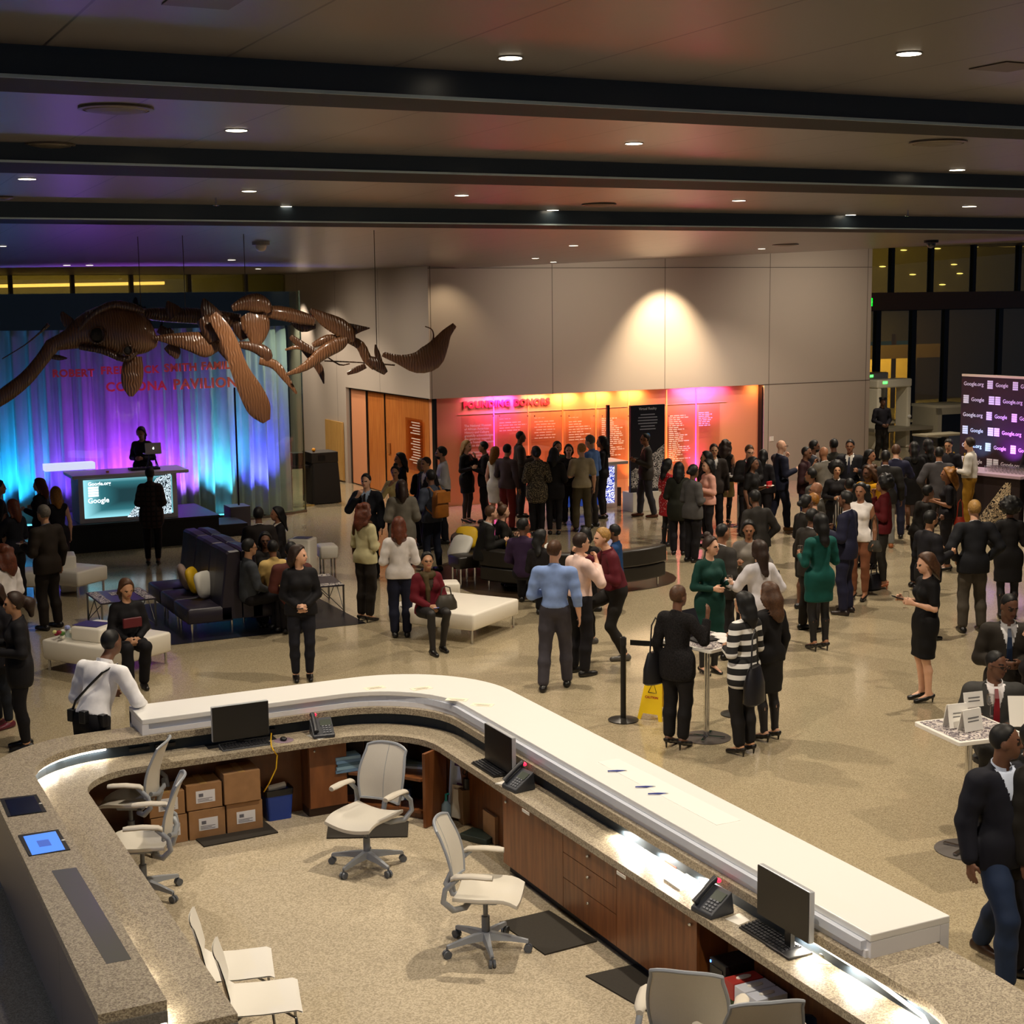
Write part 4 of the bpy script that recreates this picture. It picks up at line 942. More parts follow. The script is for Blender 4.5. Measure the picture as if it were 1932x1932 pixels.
# glasses and bottles
def bottle(p, col, label, h=0.3):
    t = thing('drink_bottle', label, 'bottle', tuple(p), 'bottles on the drinks bar')
    b = MB(); b.lathe(p, [(0, 0), (.036, 0), (.036, .17), (.028, .21), (.013, .24), (.013, .3)], 10); b.build('body', mat(col, 0.15, spec=0.8), t, smooth=True)
    b = MB(); b.lathe(p+Vector((0, 0, .295)), [(.015, 0), (.015, .02)], 8); b.build('cap', mat('#b09030', 0.4), t)
    return t
for k, (a, y, c) in enumerate(((-0.5, 0.25, '#3a4a1a'), (-0.35, 0.4, '#7a6a10'), (-0.2, 0.22, '#2c3a18'), (-0.05, 0.36, '#8a7a30'), (0.1, 0.28, '#3a2a18'))):
    bottle(barp(a, y), c, ('dark green bottle on the bar, farthest from the glasses', 'yellowish bottle on the bar, second from its far end', 'dark green bottle in the middle of the bar bottles', 'pale olive bottle on the bar, second from the glasses', 'brown bottle on the bar, closest to the glasses')[k])
M_gl = glassm('#ffffff', 0.5)
def goblet(name='wine_glass'):
    t = local(thing(name, 'x', 'glass', (0, 0, 0)))
    b = MB(); b.lathe((0, 0, 0), [(0.03, 0), (0.032, 0.003), (0.004, 0.008), (0.004, 0.085)], 10); b.build('stem', M_gl, t, smooth=True)
    b = MB(); b.lathe((0, 0, 0), [(0.006, 0.085), (0.03, 0.105), (0.038, 0.135), (0.034, 0.19)], 12); b.build('bowl', M_gl, t, smooth=True)
    return t
gb = local(thing('tumbler_glass', 'clear glass among the rows of glasses on the bar', 'glass', (0, 0, 0), 'rows of clear glasses on the bar'))
b = MB(); b.lathe((0, 0, 0), [(0.0, 0.0), (0.028, 0), (0.035, 0.11), (0.032, 0.11), (0.025, 0.008)], 10); b.build('body', M_gl, gb, smooth=True)
first = True
for j in range(4):
    for k in range(12):
        p = barp(0.55+0.088*k, 0.25+0.1*j, 1.082)
        if first: gb.location = p; first = False
        else: dup(gb, p)
p = barp(bL-0.12, 0.5); b = MB(); b.lathe(p, [(0, 0), (.05, 0), (.07, .12), (0.065, .12)], 12); tag(b.build('green_bowl', mat('#3a8a3a', 0.5), smooth=True), 'small green bowl at the right end of the bar', 'bowl')
# logo backdrop
bk = thing('logo_backdrop', 'tall dark folding backdrop printed with rows of white logos behind the bar', 'backdrop', (25.5, 24.5, 0))
qa = Vector(at_d(1812, 800, 32.6)); qb = Vector(at_d(1872, 800, 31.9)); qc = Vector(at_d(1945, 800, 31.0))
ztp = float(at_d(1812, 709, 32.6)[2])
M_bd = mat('#1d0f1c', 0.5); M_logo = mat('#e6e2ee', 0.5)
for A, B in ((qa, qb), (qb, qc)):
    d = B-A; d.z = 0; L = d.length; d.normalize(); nrm = Vector((d.y, -d.x, 0)); rz = math.atan2(d.y, d.x)
    b = MB(); vs = []
    for z in (0, ztp):
        for e in (0, 0.06):
            for w_ in (0, L): vs.append(tuple(Vector((A.x, A.y, z))+d*w_-nrm*e))
    b.add(vs, [(0, 1, 3, 2), (4, 6, 7, 5), (0, 4, 5, 1), (2, 3, 7, 6), (0, 2, 6, 4), (1, 5, 7, 3)]); pnl = b.build('panel', M_bd, bk)
    b = MB(); b.add([tuple(Vector(v)+Vector((0, 0, ztp if v[2] == 0 else 0.05))) for v in vs], [(0, 1, 3, 2), (4, 6, 7, 5), (0, 4, 5, 1), (2, 3, 7, 6), (0, 2, 6, 4), (1, 5, 7, 3)]); b.build('top_edge', mat('#d9c9a8', 0.4), bk)
    for r_ in range(7):
        z = ztp-0.24-0.33*r_
        seq = ('Google.org', '#', 'Google', '#') if r_ % 2 == 0 else ('#', 'Google', '#', 'Google.org')
        if A is qb: seq = ('Google', '#', 'Google.org', '#') if r_ % 2 == 0 else ('#', 'Google.org', '#', 'Google')
        x = 0.06
        for w_ in seq:
            if x > L-0.1: break
            o_ = Vector((A.x, A.y, z))+d*x+nrm*0.004
            if w_ == '#':
                b = MB()
                for k in range(4):
                    c = o_+d*0.075+Vector((0, 0, 0.02+0.045*k)); b.obox(c, (0.07, 0.003, 0.019), rz)
                b.build('logo_mark', M_logo, pnl); x += 0.21
            else:
                t_ = text(w_, 0.115, M_logo, tuple(o_+Vector((0, 0, 0.05))), tuple(d), (0, 0, 1), pnl, 'logo_lettering', 0.001, bold=0.001); x += 0.46 if w_ == 'Google' else 0.62
for A, B, f_, col, pw in ((qa, qb, .5, (.25, .55, 1), 60), (qb, qc, .55, (.5, .07, 1), 200)):
    d = B-A; d.z = 0; d.normalize(); n_ = Vector((d.y, -d.x, 0)); c = Vector((A.x, A.y, 0))+d*f_
    lamp('SPOT', tuple(c+n_*.45+Vector((0, 0, 1.0))), pw, col, aim=tuple(c+Vector((0, 0, 2.0))), size=.03, cone=95, blend=1)

# ================================================================ STANDS AND TABLES
def cocktail(x, y, label, rz, s=0.35, h=1.07):
    p = at(x, y); t = thing('cocktail_table', label, 'table', (p[0], p[1], 0), 'tall white cocktail tables')
    local(t); b = MB(); b.lathe((0, 0, 0), [(0, 0), (.26, 0), (.26, .008), (.05, .018), (.0, .02)], 28); b.build('base_disc', mat('#5a5450', 0.35, 0.4), t)
    b = MB()
    for a in (0.5, 0.5+PI/2): b.obox((0, 0, 0.022), (0.2, 0.018, 0.006), a)
    b.build('cross_foot', M_chrome, t)
    b = MB(); b.cyl((0, 0), 0.03, 0.02, h-0.03, 14); b.build('column', M_chrome, t, smooth=True)
    b = MB(); b.prism(round_rect(-s, s, -s, s, 0.03, 4), h-0.035, h); tp = b.build('tabletop', mat('#eeeae2', 0.35), t, bevel=0.005)
    b = MB(); b.prism(round_rect(-s+0.03, s-0.03, -s+0.03, s-0.03, 0.02, 3), h+0.0003, h+0.002); b.build('pattern_print', squiggle('#cfc6c0', '#5a5058', 0, 12), tp)
    t.location = (p[0], p[1], 0); t.rotation_euler = (0, 0, rz); return p
c1 = cocktail(1333, 1392, 'tall white cocktail table carrying an open dark display stand', R(15))
c2 = cocktail(1822, 1604, 'tall white cocktail table with white cards by the man in the red tie', R(-8), 0.33)
c3 = cocktail(1393, 992, 'tall white cocktail table with bottles near the donor wall', 0)
for k in range(4):
    p = Vector((c3[0]-0.2+0.11*k, c3[1]-0.05+0.1*(k % 2), 1.073)); b = MB(); b.lathe(p, [(0, 0), (.03, 0), (.03, .1), (.012, .15), (.012, .2)], 8); tag(b.build('small_bottle', mat('#3a3230', 0.2), smooth=True), ('small dark bottle at the left edge of the far cocktail table', 'small dark bottle second from left on the far cocktail table', 'small dark bottle third from left on the far cocktail table', 'small dark bottle at the right edge of the far cocktail table')[k], 'bottle', 'bottles on the far cocktail table')
# things on the near cocktail table
dn = thing('display_stand', 'open black tilted display stand on the cocktail table', 'display', (c1[0], c1[1], 1.073))
p = Vector((c1[0]-0.05, c1[1]+0.1, 1.073)); b = MB(); b.box(p.x-0.14, p.x+0.14, p.y-0.2, p.y+0.02, 1.074, 1.09); b.build('base', M_dark, dn)
b = MB(); b.obox((p.x-0.02, p.y+0.12, 1.22), (0.13, 0.008, 0.15), R(15), R(-25)); sc_ = b.build('screen', mat('#26262c', 0.2), dn)
b = MB(); b.obox((p.x-0.04, p.y+0.108, 1.27), (0.035, 0.006, 0.02), R(15), R(-25)); b.build('logo_mark', M_logo, sc_)
for k, (dx, dy) in enumerate(((0.16, -0.05), (0.22, 0.1), (0.1, -0.2))):
    b = MB(); b.lathe((c1[0]+dx, c1[1]+dy, 1.073), [(0, 0), (.05, 0.002), (.09, .014), (.085, .016), (.05, .006), (0, .006)], 16); tag(b.build('small_plate', mat('#e8e6e2', 0.25), smooth=True), ('white plate in the middle of the near cocktail table', 'white plate at the far side of the near cocktail table', 'white plate near the striped sweater on the cocktail table')[k], 'plate', 'plates on the cocktail table')
for k, (x, y, w_, h_, a) in enumerate(((1808, 1358, 0.19, 0.2, -8), (1836, 1340, 0.19, 0.13, -8), (1835, 1372, 0.2, 0.18, 2))):
    p = on_v(x, y, c2[1]+(0.05, 0.2, -0.08)[k]); t = thing('name_card', ('white tent card standing at the left of the cocktail table', 'small white card raised at the back of the cocktail table', 'white card at the front right of the cocktail table')[k], 'card', (p[0], p[1], 1.073), 'white cards on the cocktail table')
    b = MB(); b.obox((p[0], p[1], 1.075+h_/2+(0.1 if k == 1 else 0)), (w_/2, 0.003, h_/2), R(a), R(-12)); b.build('card_face', mat('#f4f1ea', 0.5), t)
    b = MB(); b.obox((p[0], p[1]+0.05, 1.075+h_/2), (w_/2, 0.003, h_/2), R(a), R(14)); b.build('card_back', mat('#f4f1ea', 0.5), t)
    b = MB()
    for j in range(2): b.obox((p[0], p[1]-0.006-0.002*j, 1.08+h_*0.6-0.03*j+(0.1 if k == 1 else 0)), (w_*0.3, 0.001, 0.005), R(a))
    b.build('print', mat('#777777', 0.5), t)
# stanchions
def stanchion(x, y, label):
    p = at(x, y); t = thing('stanchion_post', label, 'barrier', (p[0], p[1], 0), 'black belt stanchions')
    b = MB(); b.lathe((p[0], p[1], 0), [(0, 0), (.17, 0), (.17, .012), (.06, .03), (.035, .035)], 28); b.build('base', mat('#3a3834', 0.3, 0.5), t, smooth=True)
    b = MB(); b.cyl(p, 0.032, 0.03, 0.93, 16); b.build('post', M_black, t, smooth=True)
    b = MB(); b.cyl(p, 0.036, 0.86, 0.945, 16); b.cyl(p, 0.02, 0.945, 0.955, 12); b.build('belt_head', M_dark, t, smooth=True)
    return p
s1 = stanchion(1176, 1359, 'black stanchion standing alone beside the white counter'); s2 = stanchion(1388, 1348, 'black stanchion hidden behind the striped sweater woman')
bt = thing('barrier_belt', 'black belt stretched between the two stanchions', 'belt', (s1[0], s1[1], 0.9))
d = Vector(s2-s1); n_ = Vector((-d.y, d.x, 0)).normalized()*0.002
b = MB(); b.loft([[tuple(Vector(s1)+d*t_+n_*a+Vector((0, 0, z-0.05*math.sin(PI*t_)))) for a, z in ((-1, .865), (1, .865), (1, .925), (-1, .925))] for t_ in np.linspace(0.06, 0.94, 9)]); b.build('webbing', M_black, bt)
# wet floor sign
ws = thing('wet_floor_sign', 'yellow folding wet floor sign behind the woman in black', 'sign', tuple(at(1236, 1354)))
local(ws); M_y = mat('#f0c80a', 0.4)
for s_ in (1, -1):
    b = MB(); b.add([(x, s_*(0.02+0.16*(0.62-z)/0.62)+e, z) for e in (0, 0.012) for x, z in ((-0.15, 0), (-0.11, 0), (-0.09, 0.07), (0.09, 0.07), (0.11, 0), (0.15, 0), (0.08, 0.62), (-0.08, 0.62))], [tuple(range(8)), tuple(range(15, 7, -1))]+[(i, (i+1) % 8, 8+(i+1) % 8, 8+i) for i in range(8)])
    pn = b.build('board', M_y, ws)
    if s_ == -1:
        t1 = text('CAUTION', 0.036, mat('#a01818', 0.5), (0, -0.128, 0.24), (1, 0, 0), (0, 0.25, 0.97), pn, 'lettering', 0.0005, 'CENTER', bold=0.001)
        b = MB(); b.tube([(-0.05, -0.105, 0.3), (0, -0.078, 0.42), (0.05, -0.105, 0.3), (-0.05, -0.105, 0.3)], 0.004, 5); b.build('warning_triangle', M_black, pn)
b = MB(); b.tube([(-0.05, 0, 0.62), (-0.04, 0, 0.66), (0.04, 0, 0.66), (0.05, 0, 0.62)], 0.01, 6); b.build('handle', M_y, ws)
ws.location = at(1238, 1352); ws.rotation_euler = (0, 0, face(-30))
# metal detectors and scanner
def gate(x0, x1, yb, zt, label):
    a, b2 = at(x0, yb), at(x1, yb-5); t = thing('metal_detector', label, 'security gate', (a[0], a[1], 0), 'walk-through metal detectors')
    d = Vector(b2-a); L = d.length; rz = math.atan2(d.y, d.x); local(t); M_c = mat('#ebe3cc', 0.45)
    for x in (0, L):
        b = MB(); b.box(x-0.08, x+0.08, -0.25, 0.25, 0, zt-0.25); pl = b.build('side_column', M_c, t, bevel=0.04)
        b = MB(); b.ell((x, -0.26, 0.95), (0.07, 0.05, 0.06), 10, 6); b.build('sensor_knob', M_white, pl)
    b = MB(); b.box(-0.1, L+0.1, -0.25, 0.25, zt-0.25, zt); b.build('crossbar', M_c, t, bevel=0.04)
    b = MB(); b.box(0.12, 0.3, -0.26, -0.25, zt-0.12, zt-0.05); b.build('status_lamp', emit('#50ff60', 3), t)
    t.location = (a[0], a[1], 0); t.rotation_euler = (0, 0, rz)
gate(1646, 1702, 848, 2.1, 'pale metal detector gate in front, right of the grey wall'); gate(1622, 1658, 832, 2.15, 'second pale metal detector gate half hidden by the wall')
xr = thing('baggage_scanner', 'pale baggage scanner with a dark tunnel left of the logo backdrop', 'scanner', tuple(at(1790, 842)))
a = at(1768, 845); d = Vector(at(1815, 842)-a); L = d.length; rz = math.atan2(d.y, d.x); local(xr)
b = MB(); b.box(0, 0.15, 0, 1.2, 0.3, 1.2); b.box(0.15, L+0.6, 0.1, 1.2, 0.3, 1.2); b.box(0, L+.6, 0, 0.1, 1.0, 1.2); b.build('housing', mat('#b5ad98', 0.5), xr)
b = MB(); b.box(0.0, L+0.6, 0.0, 1.25, 1.2, 1.28); b.build('hood', mat('#d5cdb6', 0.5), xr)
b = MB(); b.box(0.16, L+.5, 0.05, 0.1, 0.35, 1.0); b.build('tunnel', M_black, xr)
b = MB(); b.box(-2.2, 0, 0.2, 1.0, 0.55, 0.65); b.build('conveyor', mat('#8a8270', 0.5), xr)
xr.location = a; xr.rotation_euler = (0, 0, rz)
for x, y, w_, l in ((1700, 838, 1.6, 'pale low inspection table beside the metal detector'), (1770, 868, 1.4, 'pale low table in front of the baggage scanner')):
    p = at(x, y); t = thing('inspection_table', l, 'table', (p[0], p[1], 0), 'low inspection tables'); b = MB(); b.box(p[0]-w_/2, p[0]+w_/2, p[1]-0.3, p[1]+0.3, 0.7, 0.75); b.build('tabletop', mat('#cfc4a8', 0.4), t)
    for sx in (-1, 1):
        b = MB(); b.box(p[0]+sx*(w_/2-.05)-.03, p[0]+sx*(w_/2-.05)+.03, p[1]-0.28, p[1]+0.28, 0, 0.7); b.build('leg', M_steel, t)
# wall outlet and exit sign
q = on_v(1456, 828, V0-0.01); b = MB(); b.box(q[0]-0.06, q[0]+0.06, V0-0.012, V0, q[2]-0.06, q[2]+0.06); tag(b.build('wall_outlet', M_white, bevel=0.004), 'white wall outlet on the grey wall right of the donor panels', 'outlet')
q = on_v(1641, 570, V0+0.3); ex = thing('exit_sign', 'green lit exit sign at the end edge of the grey wall', 'sign', (UE+0.1, V0+0.25, q[2]))
b = MB(); b.box(UE, UE+0.1, V0+0.1, V0+0.16, q[2]-0.12, q[2]+0.12); b.build('housing', mat('#12301a', 0.4), ex)
b = MB(); b.box(UE+0.005, UE+0.105, V0+0.085, V0+0.1, q[2]-0.1, q[2]+0.1); b.build('lit_face', emit('#00ff28', 2.2), ex)
text('EXIT', 0.05, mat('#eafff0', 0.5), (UE+0.015, V0+0.082, q[2]-0.02), (1, 0, 0), (0, 0, 1), ex, 'lettering', 0.0005)

# ================================================================ CEILING FITTINGS
def zceil(u, v):
    if v < 12.3: return ZC
    if v < 17.7: return ZC-0.02-.1*(v-13.2)/4.5
    return zlast(u, v)
def on_ceil(x, y):
    z = ZC
    for _ in range(12):
        p = at(x, y, z); z2 = zceil(p[0], p[1]); z = z+(z2-z)*0.6
    return at(x, y, z)
dl = local(thing('recessed_downlight', 'x', 'ceiling light', (0, 0, 0), 'recessed ceiling downlights'))
b = MB(); b.lathe((0, 0, 0), [(0.56, 0.0), (0.56, -0.003), (0.5, -0.004), (0.5, 0)], 18); b.build('trim_ring', mat('#8a8078', 0.3, 0.6), dl)
b = MB(); b.lathe((0, 0, 0), [(0, -0.006), (0.5, -0.005), (0.5, -0.001), (0, -0.001)], 18); b.build('lens', emit('#fff0d4', 9.0), dl)
DLS = [(963, 108, 46, 'the one between the two nearest beams, centre'), (1715, 100, 48, 'the one nearest the upper right corner'), (446, 245, 42, 'left one beyond the nearest beam, by the round speaker'), (1196, 270, 34, 'bright one beyond the nearest beam, above the donor wall'), (51, 337, 34, 'far left one beyond the second beam'), (470, 360, 28, 'one beyond the second beam above the sculpture'), (155, 385, 28, 'left one just before the third beam'), (539, 389, 24, 'one before the third beam right of the sprinkler'), (871, 368, 27, 'one beyond the second beam left of the centre'), (1043, 396, 23, 'one before the third beam at the centre'), (1394, 378, 26, 'one beyond the second beam right of the centre'), (1605, 405, 20, 'dim one before the third beam'), (1806, 320, 30, 'one before the second beam at the right'), (1829, 389, 27, 'one near the right edge beyond the second beam'), (1082, 463, 18, 'first one beyond the third beam'), (1010, 487, 14, 'small one close to the grey wall top, left of a pair'), (1044, 494, 12, 'small one close to the grey wall top, right of a pair'), (437, 490, 15, 'one above the fish skeleton back'), (487, 507, 11, 'small one at the corner of the high window'), (1437, 469, 14, 'one near the wall top at the right'), (6, 464, 12, 'one at the left edge beyond the third beam'), (126, 500, 14, 'left of two bright ones over the curtain'), (169, 500, 14, 'right of two bright ones over the curtain')]
for k, (x, y, w_, lab) in enumerate(DLS):
    p = on_ceil(x, y); d = float(np.dot(p-EYE, FW)); s_ = w_/F*d*0.95
    o = dl if k == 0 else dup(dl, (0, 0, 0))
    o.location = (p[0], p[1], p[2]-0.002); o.scale = (s_, s_, 1); o['label'] = 'recessed downlight, '+lab
sp = local(thing('ceiling_speaker', 'x', 'speaker', (0, 0, 0), 'round ceiling speakers'))
b = MB(); b.lathe((0, 0, 0), [(0.5, 0), (0.5, -0.012), (0.44, -0.016), (0.44, 0)], 28); b.build('rim', mat('#6a5d4c', 0.3, 0.5), sp)
b = MB(); b.lathe((0, 0, 0), [(0, -0.035), (0.2, -0.032), (0.4, -0.02), (0.44, -0.01)], 28); b.build('grille', mat('#5a5040', 0.4, 0.4), sp)
for k, (x, y, w_, lab) in enumerate(((219, 203, 140, 'large round ceiling speaker in the second bay at the left'), (95, 271, 92, 'round ceiling speaker beside the second beam at the left'), (1770, 267, 108, 'large round ceiling speaker in the second bay at the right'), (1130, 385, 66, 'faint round ceiling speaker in the third bay'), (1482, 461, 50, 'faint round ceiling speaker above the grey wall'), (5, 371, 40, 'round ceiling speaker cut by the left edge'))):
    p = on_ceil(x, y); d = float(np.dot(p-EYE, FW)); s_ = w_/F*d
    o = sp if k == 0 else dup(sp, (0, 0, 0)); o.location = (p[0], p[1], p[2]-0.002); o.scale = (s_, s_, 1); o['label'] = lab
for x, y, lab in ((407, 373, 'small chrome sprinkler hanging above the sculpture'), (1713, 396, 'small chrome sprinkler hanging at the right')):
    p = Vector(on_ceil(x, y)); t = thing('fire_sprinkler', lab, 'sprinkler', tuple(p), 'ceiling sprinklers')
    b = MB(); b.tube([p, p-Vector((0, 0, .07))], 0.012, 8); b.build('pipe', M_chrome, t); b = MB(); b.lathe(p-Vector((0, 0, .09)), [(0.0, 0), (.035, .004), (.035, .01), (0, .02)], 12); b.build('deflector', M_chrome, t)
for x, y, lab, c in ((492, 456, 'pale dome camera on the ceiling above the sculpture tail', '#cfc8c0'), (1757, 453, 'dark dome camera on the ceiling before the right windows', '#2a2a30')):
    p = Vector(on_ceil(x, y)); t = thing('dome_camera', lab, 'camera', tuple(p), 'ceiling dome cameras')
    b = MB(); b.lathe(p, [(.14, 0), (.14, -.05), (.1, -.06)], 16); b.build('mount', mat('#8a8380', 0.4) if c[1] == 'c' else M_dark, t); b = MB(); b.ell(p-Vector((0, 0, .07)), (.09, .09, .09)); b.build('dome', mat(c, 0.1, spec=0.8), t, smooth=True)
for x, y, lab in ((385, 0, 'dark square hatch in the ceiling at the top edge'), (1900, 125, 'dark square hatch in the ceiling at the upper right')):
    p = on_ceil(x, y); b = MB(); b.box(p[0]-0.14, p[0]+0.14, p[1]-0.14, p[1]+0.14, ZC-0.006, ZC-0.001); tag(b.build('ceiling_hatch', mat('#4a382a', 0.4)), lab, 'hatch')
# ================================================================ HANGING FISH SKELETON
SD = 22.4
fs = thing('fish_skeleton_sculpture', 'large brown hanging fish skeleton sculpture before the curtain', 'sculpture', tuple(at_d(420, 620, SD)))
def ridged(c1, c2):
    m = bpy.data.materials.new('ridged_bronze'); nt, b = nodes_of(m)
    tc = nt.nodes.new('ShaderNodeTexCoord'); wv = nt.nodes.new('ShaderNodeTexWave'); wv.inputs['Scale'].default_value = 9; wv.inputs['Distortion'].default_value = 5; wv.inputs['Detail'].default_value = 1; wv.inputs['Detail Scale'].default_value = 0.8
    nt.links.new(tc.outputs['Object'], wv.inputs['Vector'])
    rp = nt.nodes.new('ShaderNodeValToRGB'); rp.color_ramp.elements[0].color = (*hexc(c1), 1); rp.color_ramp.elements[1].color = (*hexc(c2), 1)
    nt.links.new(wv.outputs['Fac'], rp.inputs[0]); nt.links.new(rp.outputs[0], b.inputs['Base Color'])
    bp = nt.nodes.new('ShaderNodeBump'); bp.inputs['Strength'].default_value = 0.5; bp.inputs['Distance'].default_value = 0.02
    nt.links.new(wv.outputs['Fac'], bp.inputs['Height']); nt.links.new(bp.outputs[0], b.inputs['Normal'])
    b.inputs['Roughness'].default_value = 0.28; b.inputs['Coat Weight'].default_value = 0.4; b.inputs['Coat Roughness'].default_value = 0.1; b.inputs['Specular IOR Level'].default_value = 0.7
    return m
M_br = ridged('#6b472d', '#7d5538'); M_br2 = ridged('#4a301f', '#5a3a25'); M_hole = mat('#120b08', 0.6)
def blade(name, pts, th=0.45, m=None, d0=0.0, twist=0.0, parent=None, fine=3):
    """tapering curved plate: photo points with half widths, thickness towards the viewer"""
    A = np.array([[p[0], p[1], p[2]] for p in pts], float); n = len(A); T_ = np.linspace(0, n-1, (n-1)*fine+1); S = []
    for t in T_:
        i = min(int(t), n-2); f = t-i; p0, p1, p2, p3 = A[max(i-1, 0)], A[i], A[i+1], A[min(i+2, n-1)]
        S.append(0.5*((2*p1)+(-p0+p2)*f+(2*p0-5*p1+4*p2-p3)*f*f+(-p0+3*p1-3*p2+p3)*f**3))
    S = np.array(S); S[:, 2] = np.maximum(S[:, 2], 0.7); rings = []
    for k in range(len(S)):
        d = S[min(k+1, len(S)-1), :2]-S[max(k-1, 0), :2]; d /= max(np.linalg.norm(d), 1e-6); nx = np.array([-d[1], d[0]])
        D = SD+d0+twist*(k/len(S)-0.5); c = at_d(S[k, 0], S[k, 1], D); e = at_d(S[k, 0]+nx[0]*S[k, 2], S[k, 1]+nx[1]*S[k, 2], D)-c; g = FW*np.linalg.norm(e)*th
        rings.append([c+e*math.cos(a)+g*math.sin(a) for a in np.linspace(0, 2*PI, 13)[:-1]])
    b = MB(); b.loft(rings); return b.build(name, m or M_br, parent or fs, smooth=True)
sk = blade('skull', [(92, 652, 11), (130, 640, 20), (172, 622, 37), (212, 620, 47), (250, 630, 44), (278, 642, 28), (296, 648, 8)], .55)
blade('tusk', [(100, 650, 15), (78, 680, 13), (48, 715, 14), (14, 742, 15), (-24, 768, 12)], .5)
blade('brow_ridge', [(148, 622, 5), (180, 590, 7), (215, 575, 8), (250, 580, 8), (272, 588, 4)], .8, M_br2, -.12, parent=None)
for cx, cy, r_, nm in ((184, 632, 15, 'eye_socket'), (241, 661, 9, 'nostril')):
    b = MB(); c = at_d(cx, cy, SD-0.2); k_ = r_*SD/F
    b.tube([c+CI*k_*math.cos(a)+CJ*k_*1.05*math.sin(a) for a in np.linspace(0, 2*PI, 19)], k_*.16, 6, False); x = b.build(nm, M_br2, sk)
    b = MB(); b.ell(c+FW*.02, (k_*.9, k_*.3, k_*.9), 14, 8); b.build('hole_shade', M_hole, sk)  # dark plug stands for the shade inside the opening
blade('feeler', [(4, 677, 1), (45, 652, 1.2), (75, 628, 2), (92, 612, 4)], .8, M_br2)
blade('fin', [(117, 588, 2), (122, 600, 9), (138, 618, 13)], .2, M_br2)
blade('fin', [(92, 672, 4), (112, 675, 5), (127, 676, 1)], .4, M_br2)
blade('jaw_flap', [(252, 672, 16), (250, 700, 21), (248, 728, 18), (247, 748, 4)], .15)
blade('jaw_bone', [(150, 655, 5), (195, 662, 7), (235, 678, 6), (258, 664, 5)], .8, M_br2, -.1)
blade('spine', [(262, 592, 9), (320, 594, 14), (390, 598, 15), (452, 606, 14)], .9, M_br2, .25)
blade('dorsal_fin', [(316, 568, 2), (322, 580, 11), (334, 594, 15)], .2, M_br2, .1)
blade('dorsal_fin', [(384, 563, 2), (390, 580, 13), (404, 604, 20)], .2, M_br2, -.1)
blade('vertebra', [(384, 600, 14), (398, 622, 20), (406, 645, 15)], .8, M_br2, -.1)
blade('pectoral_wing', [(288, 637, 3), (325, 640, 11), (362, 645, 19), (392, 652, 23), (412, 655, 8)], .3, None, -.1)
blade('pectoral_wing', [(318, 650, 12), (330, 664, 12), (333, 677, 3)], .3, M_br2)
blade('pectoral_wing', [(300, 620, 8), (315, 628, 9), (325, 622, 6)], .4, M_br2, .3)
blade('flipper', [(400, 594, 10), (416, 615, 14), (433, 645, 15), (452, 697, 17), (474, 740, 23), (490, 772, 22), (503, 795, 8)], .14, None, -.35)
blade('flipper', [(410, 642, 12), (428, 665, 11), (440, 685, 6)], .3, M_br2, .2)
blade('shoulder_plate', [(438, 582, 6), (460, 573, 13), (482, 571, 18), (500, 578, 14), (508, 590, 4)], .5, None, -.1)
blade('shoulder_plate', [(470, 590, 20), (482, 612, 28), (484, 636, 18), (480, 656, 5)], .35, None, 0)
blade('shoulder_plate', [(440, 598, 8), (452, 618, 14), (462, 640, 9)], .4, M_br2, .2)
blade('rib', [(450, 650, 6), (480, 655, 10), (502, 668, 12), (505, 684, 6)], .5, M_br2)
blade('hind_arm', [(490, 680, 8), (518, 688, 9), (538, 712, 7), (560, 743, 2)], .4)
blade('tail_arm', [(498, 588, 11), (530, 591, 14), (562, 598, 13), (594, 606, 9)], .6)
blade('tail_plate', [(586, 584, 4), (612, 602, 13), (640, 617, 17), (658, 632, 14), (668, 644, 4)], .4, None, -.1)
blade('tail_fin', [(652, 634, 8), (672, 622, 8), (698, 619, 1)], .15, M_br2)
blade('tail_fin', [(655, 612, 3), (675, 618, 5), (697, 619, 1)], .15, M_br2, .1)
blade('tail_plate', [(550, 606, 5), (572, 614, 13), (596, 616, 4)], .3, M_br2, .2)
blade('small_bone', [(548, 635, 5), (570, 652, 8), (592, 664, 6), (600, 668, 2)], .4, M_br2)
blade('small_bone', [(590, 652, 5), (618, 640, 9), (640, 640, 6)], .5)
blade('small_bone', [(538, 660, 2), (560, 655, 4), (580, 660, 4)], .5)
blade('boat_plate', [(542, 706, 3), (576, 692, 8), (612, 664, 13), (640, 649, 13), (656, 640, 5)], .35, None, -.15)
blade('blade_bone', [(570, 656, 5), (590, 678, 7), (604, 698, 7), (611, 724, 1)], .2, M_br2, .1)
blade('curved_bone', [(658, 640, 8), (680, 652, 9), (692, 676, 9), (708, 692, 8)], .4)
blade('tail_knot', [(696, 678, 7), (712, 688, 12), (728, 704, 5)], .7, M_br2)
blade('tail_spike', [(708, 650, 1), (711, 664, 5), (716, 682, 6)], .2, M_br2)
blade('small_plate', [(655, 705, 3), (672, 698, 6), (690, 690, 5)], .25, M_br2)
blade('tail_fluke', [(722, 668, 5), (752, 678, 9), (785, 684, 20), (812, 674, 25), (830, 650, 17), (842, 630, 10), (858, 613, 5)], .15, None, -.1)
blade('cross_rod', [(612, 681, 1.3), (680, 684, 1.3), (745, 689, 1.5)], 1, M_br2)
blade('cross_rod', [(610, 668, 1.2), (640, 688, 1.5), (660, 686, 1.2)], 1, M_br2)
blade('brass_hook', [(802, 616, 1), (814, 621, 1.2), (818, 632, 1.4), (817, 645, 3)], 1)
